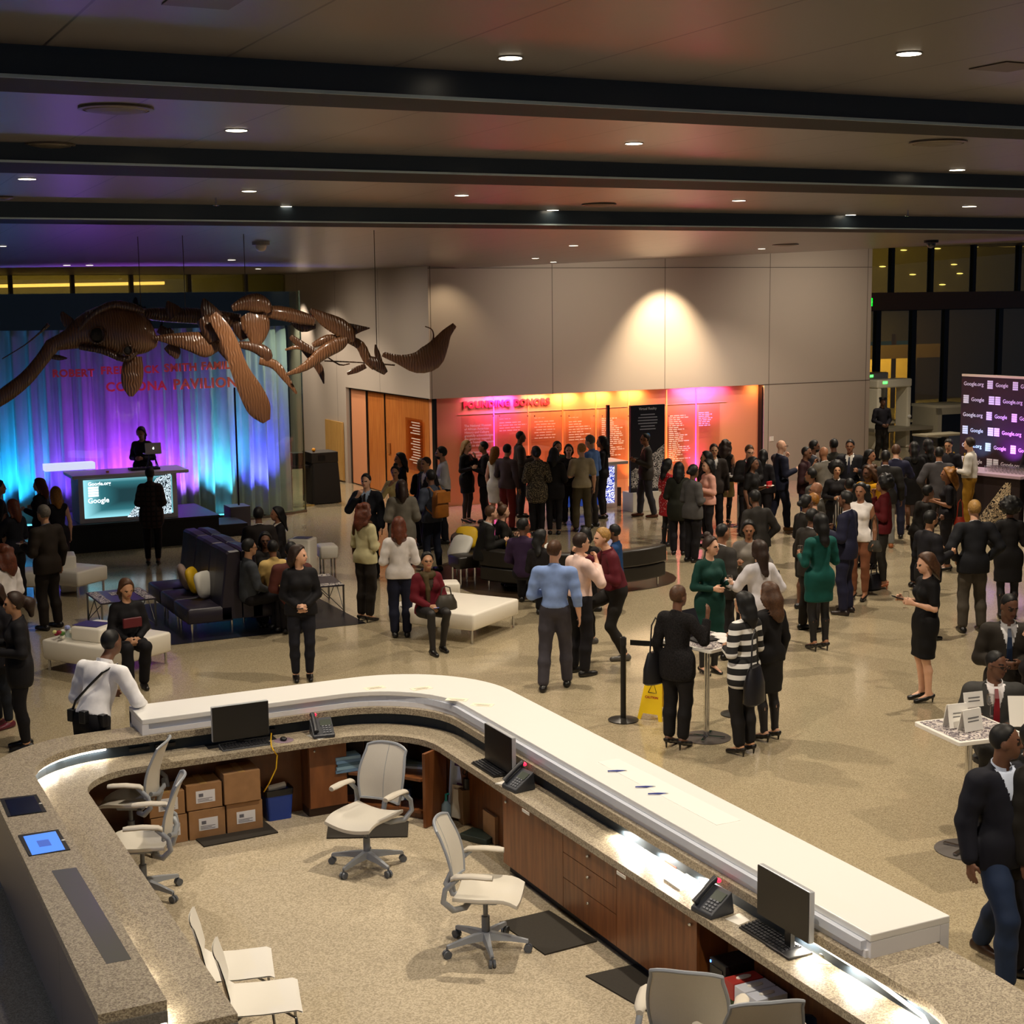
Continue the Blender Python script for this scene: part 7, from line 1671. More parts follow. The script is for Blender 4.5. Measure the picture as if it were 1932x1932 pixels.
q = P['tie']['o'].location; t = thing('bar_stool', 'stool hidden under the seated man in the red tie', 'stool', tuple(q)); b = MB(); b.cyl((q[0], q[1]), .17, .56, .6, 16); b.build('seat', M_dark, t)
b = MB(); b.cyl((q[0], q[1]), .03, .02, .56, 10); b.build('column', M_chrome, t); b = MB(); b.cyl((q[0], q[1]), .2, .0, .02, 20); b.build('base', M_chrome, t)
# --- left side
P['cam'] = W('woman with a low ponytail in a black coat holding a camera at the left edge', 46, 1412, face_=112, skin='l', hair=('pony', 'b'), top=('tunic', '#17161a'), bot=('slim', '#141318'), arms=('front', 'hold'), h=1.68, wide=1.1)
P['edge'] = W('person in dark trousers almost hidden behind the woman with the camera', 6, 1372, face_=150, skin='l', hair=('bob', 'b'), top=('coat', '#1b1a20'), bot=('slim', '#1c2028'), h=1.62, shoe='#5a1a2a')
P['guard'] = M('guard in a white uniform shirt leaning on the white counter end', 218, 1196, mode='t', face_=-30, skin='d', hair=('buzz', 'k'), top=('shirt', '#f2f1f4'), bot=('pants', '#121115'), arms=('front', 'lean'), lean=22, belt=1, h=1.80, wide=1.2)
P['guard']['o'].location.y += .2
P['seatb'] = W('seated woman in black with long brown hair holding a red purse', 238, 1094, face_=207, skin='l', hair=('xlong', 'br'), mode='t', pose='sit', top=('blouse', '#121014'), bot=('pants', '#131217'), arms=('lap', 'lap'), heel=0, look=8, nod=14, h=1.68)
P['brown'] = M('man in a dark brown suit standing among the white benches', 96, 1186, face_=60, skin='l', hair=('s', 'gy'), top=('blazer', '#2b231c'), inner='#8a9ab0', bot=('pants', '#221c18'), arms=('hold', 'down'), h=1.80, wide=1.12)
W('woman with short auburn hair eating from a plate at the left edge', 22, 943, mode='t', face_=60, skin='l', hair=('bob', 'rd'), top=('jacket', '#15161f'), bot=('pants', BK), arms=('drink', 'hold'), h=1.62)
W('dark haired woman in navy holding a plate left of the booth', 72, 903, mode='t', face_=80, skin='p', hair=('bob', 'rd'), top=('blazer', '#14141c'), inner='#3a2a30', bot=('pants', '#14131a'), arms=('hold', 'hold'))
W('blonde woman in a sleeveless black dress left of the booth', 104, 919, mode='t', face_=35, skin='p', hair=('bob', 'gd'), top=('sdress', '#121016'), bot=('none', '', .5), arms=('front', 'down'), h=1.64)
M('man in a dark suit cut off by the left edge near the curtain', -2, 906, mode='t', face_=-70, skin='l', hair=('s', 'k'), top=('blazer', '#15141a'), inner='#c8c8d0', bot=('pants', BK))
M('person with curly red-brown hair and white sleeves at the left edge', 2, 1028, mode='t', face_=70, skin='p', hair=('curly', 'rd'), top=('shirt', '#e9e4e4'), bot=('pants', '#5a5850'), arms=('front', 'front'), h=1.7)
P['dj'] = W('woman with dark hair working behind the laptop on the booth', 266, 824, face_=175, pos=(*on_v(268, 850, 30.1)[:2], 0), skin='m', hair=('long', 'k'), top=('blouse', '#121014'), bot=('pants', BK), arms=('front', 'front'), nod=15, h=1.66)
P['dj']['o'].location.z = 0.54
W('person in a plaid coat standing in front of the glowing booth', 290, 1066, face_=6, skin='d', hair=('s', 'k'), top=('coat', '#3a2420', 'plaid'), bot=('slim', '#17141a'), arms=('front', 'hold'), heel=.04, h=1.72)
# --- behind the high sofa
M('seated man in a dark jacket beyond the high sofa, back turned', 487, 957, mode='t', pose='sit', face_=15, skin='d', hair=('s', 'k'), top=('blazer', '#221c1a'), inner='#d8d8d8', bot=('pants', BK), seat=.45)
W('seated woman with long black hair beside the dark jacket', 521, 957, mode='t', pose='sit', face_=110, skin='m', hair=('xlong', 'k'), top=('blazer', '#151214'), inner='#cfc6b8', bot=('pants', BK), arms=('lap', 'lap'))
W('seated woman in glasses beyond the man in yellow', 500, 1005, mode='t', pose='sit', face_=190, skin='d', hair=('long', 'k'), top=('blouse', '#1a1614'), bot=('pants', BK), specs=1, arms=('lap', 'lap'))
M('seated man in glasses closest to the high sofa back', 470, 1017, mode='t', pose='sit', face_=-60, skin='l', hair=('s', 'k'), top=('shirt', '#3c4046'), bot=('pants', BK), specs=1, arms=('lap', 'lap'))
W('seated person in a pale yellow top on the high sofa', 514, 1020, mode='t', pose='sit', face_=20, skin='m', hair=('s', 'k'), top=('sweater', '#d8b874'), bot=('pants', BK), arms=('lap', 'lap'), h=1.64)
M('seated man in a quilted maroon vest on the high sofa', 549, 1023, mode='t', pose='sit', face_=10, skin='m', hair=('s', 'k'), top=('sweater', '#5a2f2a'), bot=('pants', BK), arms=('lap', 'lap'), wide=1.1)
# --- standing group left of the donor wall
M('man in a navy suit drinking from a cup near the orange door', 690, 894, mode='t', face_=165, skin='p', hair=('s', 'k'), top=('blazer', '#15171f'), inner='#9db0c8', tie='#1c1a20', bot=('pants', '#15161d'), arms=('down', 'drink'), h=1.78)
P['scarfb'] = W('woman with curly hair, brown scarf and pale sweater standing side-on', 692, 1172, face_=-40, skin='l', hair=('curly', 'rd'), top=('sweater', '#bdb58c'), bot=('pants', '#26211e'), arms=('hold', 'front'), scarf=('#4a3015', 'b'), heel=.05, h=1.70)
W('woman in a white blouse and mauve scarf seen from behind', 752, 976, mode='t', face_=5, skin='l', hair=('bob', 'rd'), top=('blouse', '#d9d3d0'), bot=('pants', '#14172a'), arms=('front', 'front'), scarf=('#6e5450',), h=1.68, wide=1.1)
W('woman in a long grey poncho cardigan seen from behind', 757, 906, mode='t', face_=12, skin='l', hair=('bob', 'b'), top=('poncho', '#6b665c'), bot=('slim', BK), arms=('front', 'front'), h=1.70, wide=1.1)
W('woman in a pale yellow top half hidden behind the grey poncho', 745, 880, mode='t', face_=170, skin='l', hair=('bun', 'k'), top=('blouse', '#d8c58a'), bot=('pants', BK), arms=('front', 'drink'), h=1.62)
W('woman in a black dress by the orange door facing left', 753, 855, mode='t', face_=110, skin='m', hair=('long', 'k'), top=('dress', '#120f12'), bot=('none', '', .5), arms=('front', 'hip'), h=1.68)
W('blonde woman in black seen from behind beside the white shirt', 795, 866, mode='t', face_=30, skin='p', hair=('long', 'bl'), top=('blouse', '#131114'), bot=('pants', BK), arms=('front', 'front'))
M('man in a dark jacket partly hidden behind the blonde woman', 803, 863, mode='t', face_=130, skin='l', hair=('s', 'b'), top=('blazer', '#1d1a20'), inner='#e8e4e0', bot=('pants', BK), h=1.74)
P['pack'] = M('man in a slate jacket and jeans wearing a tan backpack', 817, 1078, face_=40, skin='d', hair=('s', 'k'), top=('shirt', '#3c4250'), bot=('slim', '#151a2a'), arms=('hold', 'front'), h=1.76)
M('tall bearded man in a white shirt facing left', 832, 843, mode='t', face_=95, skin='l', hair=('s', 'k'), top=('shirt', '#d3d3da'), bot=('pants', '#15151f'), arms=('hold', 'hold'), bow=1, belt=1, h=1.86, wide=1.1)
W('blonde woman in a short black dress drinking by the donor wall', 882, 986, face_=-120, skin='p', hair=('long', 'bl'), top=('dress', '#100e10'), bot=('none', '', .62, .95, '#2a1c18'), arms=('drink', 'hold'), heel=.05, h=1.68)
W('person in a black trouser suit holding out a plate', 916, 986, face_=85, skin='m', hair=('s', 'k'), top=('blazer', '#141115'), inner='#c8a0a0', bot=('pants', '#141115'), arms=('hold', 'hold'), h=1.7)
W('blonde woman in a white sleeveless dress beside red trousers', 936, 996, face_=-40, skin='p', hair=('bob', 'gd'), top=('sdress', '#d8d4c8'), bot=('none', '', .55), arms=('down', 'hold'), h=1.66)
M('man in a grey brown sweater and red trousers', 958, 1000, face_=-40, skin='l', hair=('s', 'k'), top=('shirt', '#4a3c3e'), bot=('pants', '#6a1f1c'), arms=('hold', 'down'), h=1.74, wide=1.1)
M('tall bald man in a grey blazer by the donor wall', 982, 975, face_=-80, skin='d', hair=('buzz', 'k'), top=('blazer', '#35302c'), inner='#2a2422', bot=('pants', BK), arms=('hold', 'hold'), h=1.84)
W('dark haired woman behind the speckled jacket', 1010, 842, mode='t', face_=60, skin='m', hair=('s', 'k'), top=('blouse', '#141114'), bot=('pants', BK), h=1.7)
W('woman in a speckled dark jacket seen from behind', 1014, 1010, face_=10, skin='m', hair=('lowbun', 'k'), top=('coat', '#2f2a22', 'chev'), bot=('slim', BK), arms=('front', 'front'), h=1.74, wide=1.12)
W('woman in dark green turned towards the white counter', 1052, 984, face_=-160, skin='l', hair=('long', 'k'), top=('blouse', '#10352c'), bot=('pants', BK), arms=('down', 'front'), h=1.68)
W('woman in a black top with white hem seen from behind', 1046, 1008, face_=-5, skin='l', hair=('bob', 'k'), top=('tunic', '#121012'), bot=('slim', BK), arms=('front', 'front'), h=1.72, inner=None)
W('smiling woman with long dark hair behind the white counter', 1073, 839, mode='t', face_=180, skin='p', hair=('long', 'b'), top=('blouse', '#17141a'), bot=('pants', BK), arms=('front', 'front'), h=1.66)
M('man in a beige tshirt and olive trousers seen from behind', 1098, 1002, face_=12, skin='p', hair=('s', 'bl'), top=('tee', '#a59a80'), bot=('pants', '#4b4330'), arms=('front', 'down'), h=1.76, look=30)
M('tall man in a blue shirt and dark trousers at the counter', 1116, 995, face_=60, skin='p', hair=('s', 'gy'), top=('shirt', '#5a7fc0'), bot=('pants', '#2a2522'), arms=('down', 'front'), h=1.88, belt=1, nod=15)
W('woman in black with long black hair at the counter end', 1137, 978, face_=75, skin='m', hair=('xlong', 'k'), top=('blouse', '#0f0d10'), bot=('slim', BK), arms=('front', 'front'), h=1.74)
M('man in a grey suit looking at the tall information panel', 1219, 975, face_=95, skin='m', hair=('buzz', 'k'), top=('blazer', '#3a3632'), inner='#d8c8b8', bot=('pants', '#33333a'), arms=('hold', 'hold'), shoe='#5a2f1a', h=1.78, pose='step')
# --- on the curved sofas
M('seated man in a black suit on the curved sofa facing right', 927, 954, mode='t', pose='sit', face_=-75, skin='p', hair=('s', 'br'), top=('blazer', '#161512'), inner='#b8b8b8', bot=('pants', BK), arms=('hold', 'hold'), lean=10)
W('seated woman with a bun in a dark jacket facing right', 950, 953, mode='t', pose='sit', face_=-75, skin='p', hair=('bun', 'br'), top=('jacket', '#1a1713'), inner='#2a2420', bot=('pants', BK), arms=('hold', 'hold'))
M('seated man in a purple shirt seen from behind on the sofa', 988, 978, mode='t', pose='sit', face_=-10, skin='d', hair=('s', 'k'), top=('shirt', '#33213f'), bot=('pants', BK), arms=('lap', 'lap'), look=-50)
W('seated woman with black hair beside the purple shirt', 1022, 1000, mode='t', pose='sit', face_=-15, skin='m', hair=('long', 'k'), top=('blouse', '#171316'), bot=('pants', BK), arms=('lap', 'lap'), look=-40)
W('seated woman with long black hair in the middle of the curved sofa', 1104, 996, mode='t', pose='sit', face_=0, skin='m', hair=('xlong', 'k'), top=('blouse', '#161214'), bot=('pants', BK), arms=('lap', 'lap'))
W('seated person in a blue top at the right of the curved sofa', 1158, 990, mode='t', pose='sit', face_=75, skin='d', hair=('s', 'k'), top=('shirt', '#1a3f70'), bot=('pants', BK), arms=('lap', 'lap'), h=1.66)
P['burg'] = W('seated woman in a burgundy cardigan and glasses on the white bench', 806, 1043, mode='t', pose='sit', face_=205, skin='l', hair=('lowbun', 'k'), top=('cardigan', '#5e0f1c'), inner='#3a3024', bot=('skirt', '#1b1818', .5, 1, '#1c1716'), arms=('lap', 'lap'), scarf=('#4a3d24', 'f'), specs=1, h=1.66, nod=-8, look=-10)
# --- by the magenta light
W('woman in a red dress with dark hair near the information panel', 1259, 1030, face_=-60, skin='p', hair=('long', 'k'), top=('tdress', '#b3161e', 'dots'), bot=('none', '', .62, 1.35, '#151214'), arms=('front', 'up'), h=1.64, shoe='#141114')
W('woman in a dark olive jacket seen from behind beside red dress', 1280, 1046, face_=-10, skin='l', hair=('bob', 'k'), top=('coat', '#22231a'), bot=('pants', BK), arms=('front', 'front'), h=1.68)
W('woman in a grey blazer and black trousers holding a tray', 1306, 1060, face_=-55, skin='d', hair=('lowbun', 'k'), top=('blazer', '#4f4d4c'), inner='#2a2626', bot=('pants', '#161418'), arms=('front', 'front'), h=1.72)
W('woman in a pink blouse with dark hair facing left', 1335, 1032, face_=110, skin='p', hair=('long', 'k'), top=('blouse', '#d8a090'), bot=('slim', BK), arms=('hold', 'hold'), h=1.64)
W('woman in a dark vest with long hair facing left', 1331, 852, mode='t', face_=90, skin='l', hair=('long', 'k'), top=('sdress', '#17131a'), bot=('none', '', .5, 1, '#151215'), h=1.68)
M('man in a white shirt and dark tie facing the camera by magenta light', 1347, 838, mode='t', face_=180, skin='l', hair=('s', 'b'), top=('blazer', '#2a2320'), inner='#d8d4d0', tie='#2a2a3a', bot=('pants', BK), h=1.78)
W('woman with long curly hair in a beige skirt seen from behind', 1367, 988, face_=-25, skin='m', hair=('curly', 'b'), top=('sleeveless', '#17130f'), bot=('skirt', '#a59668', .55, 1.25, '#131013'), arms=('front', 'hold'), h=1.70, heel=.04)
M('young man in glasses and dark suit beside the far table', 1414, 840, mode='t', face_=195, skin='p', hair=('s', 'br'), top=('blazer', '#1c1a1c'), inner='#c8c4c4', bot=('pants', BK), arms=('front', 'front'), specs=1, nod=14)
P['clutch'] = W('woman in black holding a red clutch and white plate', 1422, 863, mode='t', face_=-125, skin='d', hair=('long', 'k'), top=('tdress', '#0f0d0e'), bot=('none', '', .5), arms=('hold', 'down'), h=1.70)
W('woman with long dark hair in black behind the red clutch', 1440, 849, mode='t', face_=-20, skin='l', hair=('xlong', 'k'), top=('blouse', '#131015'), bot=('pants', BK), h=1.66)
M('bald man in a navy suit drinking in front of the grey wall', 1470, 1000, face_=-75, skin='p', hair=('none', 'k'), top=('blazer', '#1a1d30'), inner='#e2e0e2', bot=('pants', '#1b1e30'), arms=('drink', 'hold'), shoe='#9a6a38', specs=1, h=1.80, wide=1.15, pose='step')
M('person in a charcoal sweater bending away in the middle of the hall', 1424, 925, mode='t', face_=25, skin='d', hair=('s', 'k'), top=('sweater', '#2a2724'), bot=('slim', '#23304a'), arms=('front', 'hip'), h=1.72, lean=8)
M('man in a grey suit with white collar facing right', 1364, 988, mode='t', face_=-55, skin='m', hair=('buzz', 'k'), top=('blazer', '#33302d'), inner='#eeeaea', bot=('pants', '#262426'), arms=('hold', 'down'), h=1.76)
W('woman in a loose grey top with dark hair facing the camera', 1413, 983, mode='t', face_=172, skin='m', hair=('long', 'k'), top=('blouse', '#77716a'), bot=('slim', BK), arms=('hip', 'hold'), h=1.68, nod=8)
P['wc'] = W('woman with very long hair in a white cardigan reaching over the table', 1431, 1020, mode='t', face_=25, skin='p', hair=('xlong', 'b'), top=('cardigan', '#d9d6dc'), inner='#161c34', bot=('slim', '#171a30'), arms=('out', 'hip'), h=1.70)
# --- crowd at the right
M('man in a maroon sweater at the left of the crowd', 1522, 843, mode='t', face_=-115, skin='d', hair=('buzz', 'k'), top=('sweater', '#2c1418'), bot=('pants', '#1c2a55'), arms=('down', 'hold'), h=1.76)
M('bearded man in a suit and blue tie behind the maroon sweater', 1537, 831, mode='t', face_=-100, skin='d', hair=('s', 'k'), top=('blazer', '#24242c'), inner='#dcdce4', tie='#2a3358', bot=('pants', BK), bow=1, h=1.80)
M('bald man in a light grey suit with his back turned', 1554, 843, mode='t', face_=30, skin='m', hair=('none', 'k'), top=('blazer', '#6b665e'), inner='#e8e8e8', bot=('pants', '#4a4640'), arms=('drink', 'front'), h=1.78)
M('man in an olive dark jacket facing away by the grey wall', 1573, 828, mode='t', face_=5, skin='d', hair=('s', 'k'), top=('blazer', '#26241c'), inner='#302a24', bot=('pants', BK), h=1.80)
M('man in a dark suit and white shirt facing left in the crowd', 1604, 830, mode='t', face_=160, skin='m', hair=('s', 'k'), top=('blazer', '#1a1a20'), inner='#ece6dc', tie='#26283a', bot=('pants', BK), arms=('hold', 'hold'), h=1.82)
W('woman with long black hair smiling to the right in the crowd', 1643, 849, mode='t', face_=-130, skin='m', hair=('long', 'k'), top=('blouse', '#151216'), bot=('pants', BK), h=1.66)
M('broad man in a black suit seen from behind in the crowd', 1671, 850, mode='t', face_=-10, skin='d', hair=('s', 'k'), top=('blazer', '#1b1917'), inner='#e0e0e8', bot=('pants', '#7a7a78'), arms=('down', 'down'), shoe='#9a5a30', h=1.80, wide=1.18)
M('brown haired man in a navy suit seen from behind near the bar', 1691, 839, mode='t', face_=-20, skin='p', hair=('s', 'br'), top=('blazer', '#1a1b33'), inner='#d8dce8', bot=('pants', '#1c1d30'), arms=('down', 'drink'), h=1.80)
W('woman in black with dark hair waiting at the bar, left of two', 1725, 834, mode='t', face_=-10, skin='d', hair=('long', 'k'), top=('tdress', '#0d0b0d'), bot=('none', '', .5), h=1.74)
W('woman in black with dark hair waiting at the bar, right of two', 1750, 829, mode='t', face_=15, skin='d', hair=('long', 'k'), top=('blouse', '#0f0c0f'), bot=('slim', BK), h=1.76)
M('man in a charcoal grey suit with his back turned at the bar', 1772, 844, mode='t', face_=-8, skin='m', hair=('s', 'k'), top=('blazer', '#3f3c3e'), inner='#c8ccd4', bot=('pants', '#2c2a2c'), arms=('hip', 'front'), h=1.80, wide=1.1)
P['bar1'] = M('bartender in black behind the bottles', 1790, 828, mode='t', face_=150, skin='l', hair=('s', 'k'), top=('shirt', '#15131a'), bot=('pants', BK), arms=('front', 'front'), nod=15, h=1.74)
P['bar2'] = M('bartender in black bending over the glasses', 1864, 846, face_=170, pos=(*(barp(1.0, 1.25, 0))[:2], 0), skin='m', hair=('s', 'k'), top=('shirt', '#17141b'), bot=('pants', BK), arms=('front', 'front'), lean=18, nod=20, h=1.78)
P['mus'] = M('man in a white shirt and mustard trousers leaning on the bar', 1826, 998, face_=60, skin='p', hair=('fringe', 'b'), top=('shirt', '#c9c4bc'), bot=('slim', '#8a6418'), arms=('front', 'down'), shoe='#6a4a20', belt=1, h=1.82)
P['grd'] = M('guard in dark uniform and cap standing at the metal detector', 1662, 868, face_=200, skin='d', hair=('s', 'k'), top=('shirt', '#1a1820'), bot=('pants', '#2a2622'), arms=('low', 'low'), h=1.76, wide=1.12)
M('man in a black cap turned towards the maroon sweater', 1530, 884, mode='t', face_=60, skin='m', hair=('s', 'k'), top=('shirt', '#4a4844'), bot=('pants', '#1c2a4a'), h=1.70)
M('bald man in glasses and grey suit facing left in the crowd', 1540, 910, mode='t', face_=75, skin='m', hair=('none', 'k'), top=('blazer', '#3a362e'), inner='#c8c0b0', bot=('pants', BK), specs=1, h=1.76)
W('woman with rounded black hair and a white collar in the crowd', 1579, 875, mode='t', face_=180, skin='l', hair=('afro', 'k'), top=('shirt', '#131012'), inner='#f0ece8', bot=('pants', BK), arms=('front', 'front'), h=1.66)
W('person in a pinstriped shirt seen from behind in the crowd', 1603, 903, mode='t', face_=-5, skin='m', hair=('s', 'k'), top=('shirt', '#26221e', 'vstripe'), bot=('pants', BK), h=1.68)
M('bearded man in a mustard yellow sweater with brown locks', 1638, 879, mode='t', face_=125, skin='d', hair=('curly', 'br'), top=('sweater', '#c08a08'), bot=('pants', BK), bow=1, h=1.76, wide=1.1)
W('woman with short ginger hair beside the bald man in glasses', 1534, 931, mode='t', face_=30, skin='p', hair=('s', 'gd'), top=('blouse', '#2a2018'), bot=('pants', BK), h=1.72)
P['whi'] = W('woman in a white sleeveless top and copper trousers', 1620, 1132, face_=150, skin='m', hair=('curly', 'k'), top=('sleeveless', '#ece6e2'), bot=('slim', '#7a4c34'), arms=('down', 'front'), heel=.06, h=1.76)
W('woman with a large afro in a dark red sweater', 1664, 1110, face_=75, skin='m', hair=('afro', 'k'), top=('sweater', '#571016'), bot=('slim', '#26231f'), arms=('hold', 'face'), heel=.06, shoe='#a8603c', h=1.74)
M('man in a navy suit with folded arms facing left', 1594, 1158, face_=60, skin='d', hair=('s', 'k'), top=('blazer', '#1c1d33'), inner='#d8d8dc', tie='#b09a30', bot=('pants', '#1e1f36'), arms=('hold', 'hold'), shoe='#2a201c', h=1.82, wide=1.12)
W('woman in glasses and a dark trouser suit behind the teal dress', 1516, 1150, face_=-70, skin='d', hair=('lowbun', 'k'), top=('blazer', '#1a1613'), inner='#d0c8b0', bot=('skirt', '#191512', .5, 1), arms=('hold', 'hold'), specs=1, h=1.72)
M('man in a grey suit with striped blue tie behind the teal dress', 1527, 1190, face_=-60, skin='d', hair=('s', 'k'), top=('blazer', '#2e2a26'), inner='#d8d8e0', tie='#34508a', bot=('pants', '#221f1e'), arms=('hold', 'hold'), h=1.72)
P['gold'] = W('woman with curly golden hair in black hugging the woman beside her', 1784, 1076, face_=80, skin='m', hair=('curly', 'gd'), top=('tee', '#131015'), bot=('slim', '#17141a'), arms=('hold', 'hold'), heel=.04, h=1.72, wide=1.1)
W('woman in black with round dark hair being hugged', 1752, 916, mode='t', face_=-80, skin='d', hair=('s', 'k'), top=('blouse', '#16120f'), bot=('slim', BK), arms=('hold', 'hold'), lean=12, h=1.66)
P['beard'] = M('bearded man in a black suit holding napkins facing right', 1757, 964, mode='t', face_=-70, skin='l', hair=('s', 'k'), top=('blazer', '#17161b'), inner='#2a2a30', bot=('pants', '#1c2030'), arms=('hold', 'hold'), bow=1, h=1.76)
M('man in a dark blazer and grey trousers seen from behind at right', 1832, 1192, face_=4, skin='p', hair=('s', 'bl'), top=('blazer', '#1a1b20'), inner='#c8c8c8', bot=('pants', '#4a443c'), arms=('hip', 'hip'), h=1.84, wide=1.1)
W('woman with an afro in a short black dress seen from behind', 1899, 1166, face_=-8, skin='m', hair=('afro', 'k'), top=('dress', '#121011'), bot=('none', '', .55, 1.15, '#141113'), arms=('hip', 'hold'), h=1.72)

# --- things held or carried
def held(name, label, cat, p, build, group=None):
    t = thing(name, label, cat, tuple(p), group); local(t); build(t); return t
gw = goblet()
def glass_at(p, label, dz=-0.1):
    global gw_used
    o = dup(gw, tuple(np.array(p)+np.array([0, 0, dz])), 0, label); return o
gw.location = tuple(P['blk']['hand'][-1]+np.array([0, 0.0, -0.08])); gw['label'] = 'wine glass in the hand of the woman in the short black dress'
for key, hd, lab in (('blue', -1, 'glass held by the man in the pale blue shirt'), ('green', -1, 'wine glass held by the woman in the green dress'), ('cam', -1, 'glass held by the woman with the camera'), ('teal', -1, 'wine glass held by the woman in the teal coat dress')):
    glass_at(P[key]['hand'][hd], lab)
p = at(574, 1012, .72); glass_at((p[0], p[1], .722), 'wine glass standing on the tall white cube', 0)
b = MB(); p = P['maroon']['hand'][-1]; b.lathe(p+np.array([0, 0, -.05]), [(0, 0), (.03, 0), (.038, .1), (.034, .1), (0, .01)], 12); tag(b.build('drinking_cup', mat('#d8d8dc', 0.3), smooth=True), 'white cup in the hand of the laughing maroon shirt man', 'cup')
def bag(label, p, w, h, d, col, rz, strap=0.25, name='handbag'):
    t = thing(name, label, 'bag', tuple(p)); local(t); t.rotation_euler = (0, 0, rz); m_ = mat(col, 0.4, bump=0.2, nscale=12)
    b = MB(); b.loft([[(w*q*math.cos(a), d*e*math.sin(a), z) for a in np.linspace(0, 2*PI, 17)[:-1]] for z, q, e in ((-h, .86, .7), (-h+.02, 1, 1), (-h*.5, .96, .95), (-.03, .72, .55), (0, .66, .35))]); b.build('bag_body', m_, t, smooth=True)
    b = MB(); b.tube([(-w*.5, 0, -.02), (-w*.35, 0, strap*.8), (0, 0, strap), (w*.35, 0, strap*.8), (w*.5, 0, -.02)], .009, 6, False); b.build('strap', m_, t, smooth=True); return t
j = P['table']; bag('black shoulder bag hanging from the woman in the black jacket', j['w']((-.25, -.05, 1.06)), .17, .34, .09, '#121114', j['rz']+R(80), .36)
j = P['stripe']; bag('large black handbag at the back of the striped sweater', j['w']((-.12, -.24, 1.05)), .2, .38, .1, '#151316', j['rz']+R(20), .38)
j = P['whi']; bag('dark grey chain bag at the hip of the copper trousers', j['w']((-.24, .05, .95)), .12, .17, .05, '#3a3832', j['rz'], .4)
j = P['gold']; bag('small orange red bag hanging behind the golden curls', j['w']((-.1, -.2, .95)), .1, .2, .05, '#c8402a', j['rz']+R(90), .3)
j = P['burg']; bag('dark grey bag on the lap of the woman in burgundy', j['w']((-.17, .28, .80)), .16, .2, .09, '#3a352c', j['rz'], .12)
j = P['wc']; bag('black bag at the side of the white cardigan', j['w']((.26, -.05, .95)), .12, .2, .07, '#121014', j['rz']+R(80), .4)
j = person and P['pack']; t = thing('backpack', 'tan leather backpack on the man in the slate jacket', 'backpack', tuple(j['w']((0, -.24, 1.2)))); local(t); t.rotation_euler = (0, 0, j['rz']); ml = mat('#9a5c1e', 0.4, noise=.15, nscale=10)
b = MB(); b.loft([[(x*q, y*e, z) for x, y in round_rect(-.15, .15, -.08, .08, .05, 4)] for z, q, e in ((-.24, .85, .8), (-.22, 1, 1), (.1, .95, .95), (.2, .8, .7), (.23, .6, .4))]); b.build('bag_body', ml, t, smooth=True)
b = MB(); b.loft([[(x, -.09+y, z) for x, y in ((-.14, 0), (.14, 0), (.14, -.015), (-.14, -.015))] for z in (.02, .21)]); b.build('flap', ml, t)
for sd in (-1, 1):
    b = MB(); b.tube([(sd*.09, .06, .2), (sd*.11, .16, .28), (sd*.12, .26, .24), (sd*.14, .3, .08), (sd*.14, .2, -.1), (sd*.12, .07, -.18)], .013, 6); b.build('strap', ml, t)
j = P['seatb']; p = j['w']((0, .26, .86)); b = MB(); b.obox(p, (.12, .02, .06), j['rz']+.2); tag(b.build('clutch_purse', mat('#5e1420', .4), bevel=.01), 'dark red purse held by the seated woman in black', 'purse')
j = P['clutch']; p = j['hand'][-1]; b = MB(); b.obox(p+np.array([0, 0, .03]), (.09, .02, .06), j['rz']); tag(b.build('clutch_purse', mat('#b01822', .35), bevel=.01), 'bright red clutch held by the woman in black', 'purse')
for key, hd, lab in (('clutch', -1, 'white paper plate in the hand with the red clutch'), ('brown', -1, 'white plate in the hand of the man in the brown suit')):
    p = P[key]['hand'][hd]; b = MB(); b.lathe(p, [(0, 0), (.06, 0), (.095, .014), (.09, .016), (.06, .004), (0, .004)], 16); tag(b.build('paper_plate', M_white, smooth=True), lab, 'plate', 'plates held by guests')
for key, hd, lab in (('long', -1, 'phone in the hands of the woman with very long hair'), ('burg', 1, 'lit phone on the knees of the woman in burgundy'), ('blk', 1, 'phone in the hand of the woman in the short black dress')):
    p = P[key]['hand'][hd]; t = thing('mobile_phone', lab, 'phone', tuple(p), 'phones held by guests'); b = MB(); b.obox(p, (.037, .075, .005), P[key]['rz'], .3); b.build('case', M_dark, t)
    b = MB(); b.obox(p+np.array([0, 0, .006]), (.033, .068, .001), P[key]['rz'], .3); b.build('screen', emit('#8aa8ff', 1.2) if key == 'burg' else mat('#20242c', .1), t)
j = P['cam']; p = (j['hand'][-1]+j['hand'][1])/2+np.array([0, 0, -.08]); t = thing('photo_camera', 'black camera held low by the woman with the ponytail', 'camera', tuple(p)); b = MB(); b.obox(p, (.07, .035, .05), j['rz']); b.build('body', M_black, t, bevel=.01); f_ = np.array([-math.sin(j['rz']), math.cos(j['rz']), 0]); b = MB(); b.tube([p, p+f_*.12], .036, 12); b.build('lens', M_dark, t)
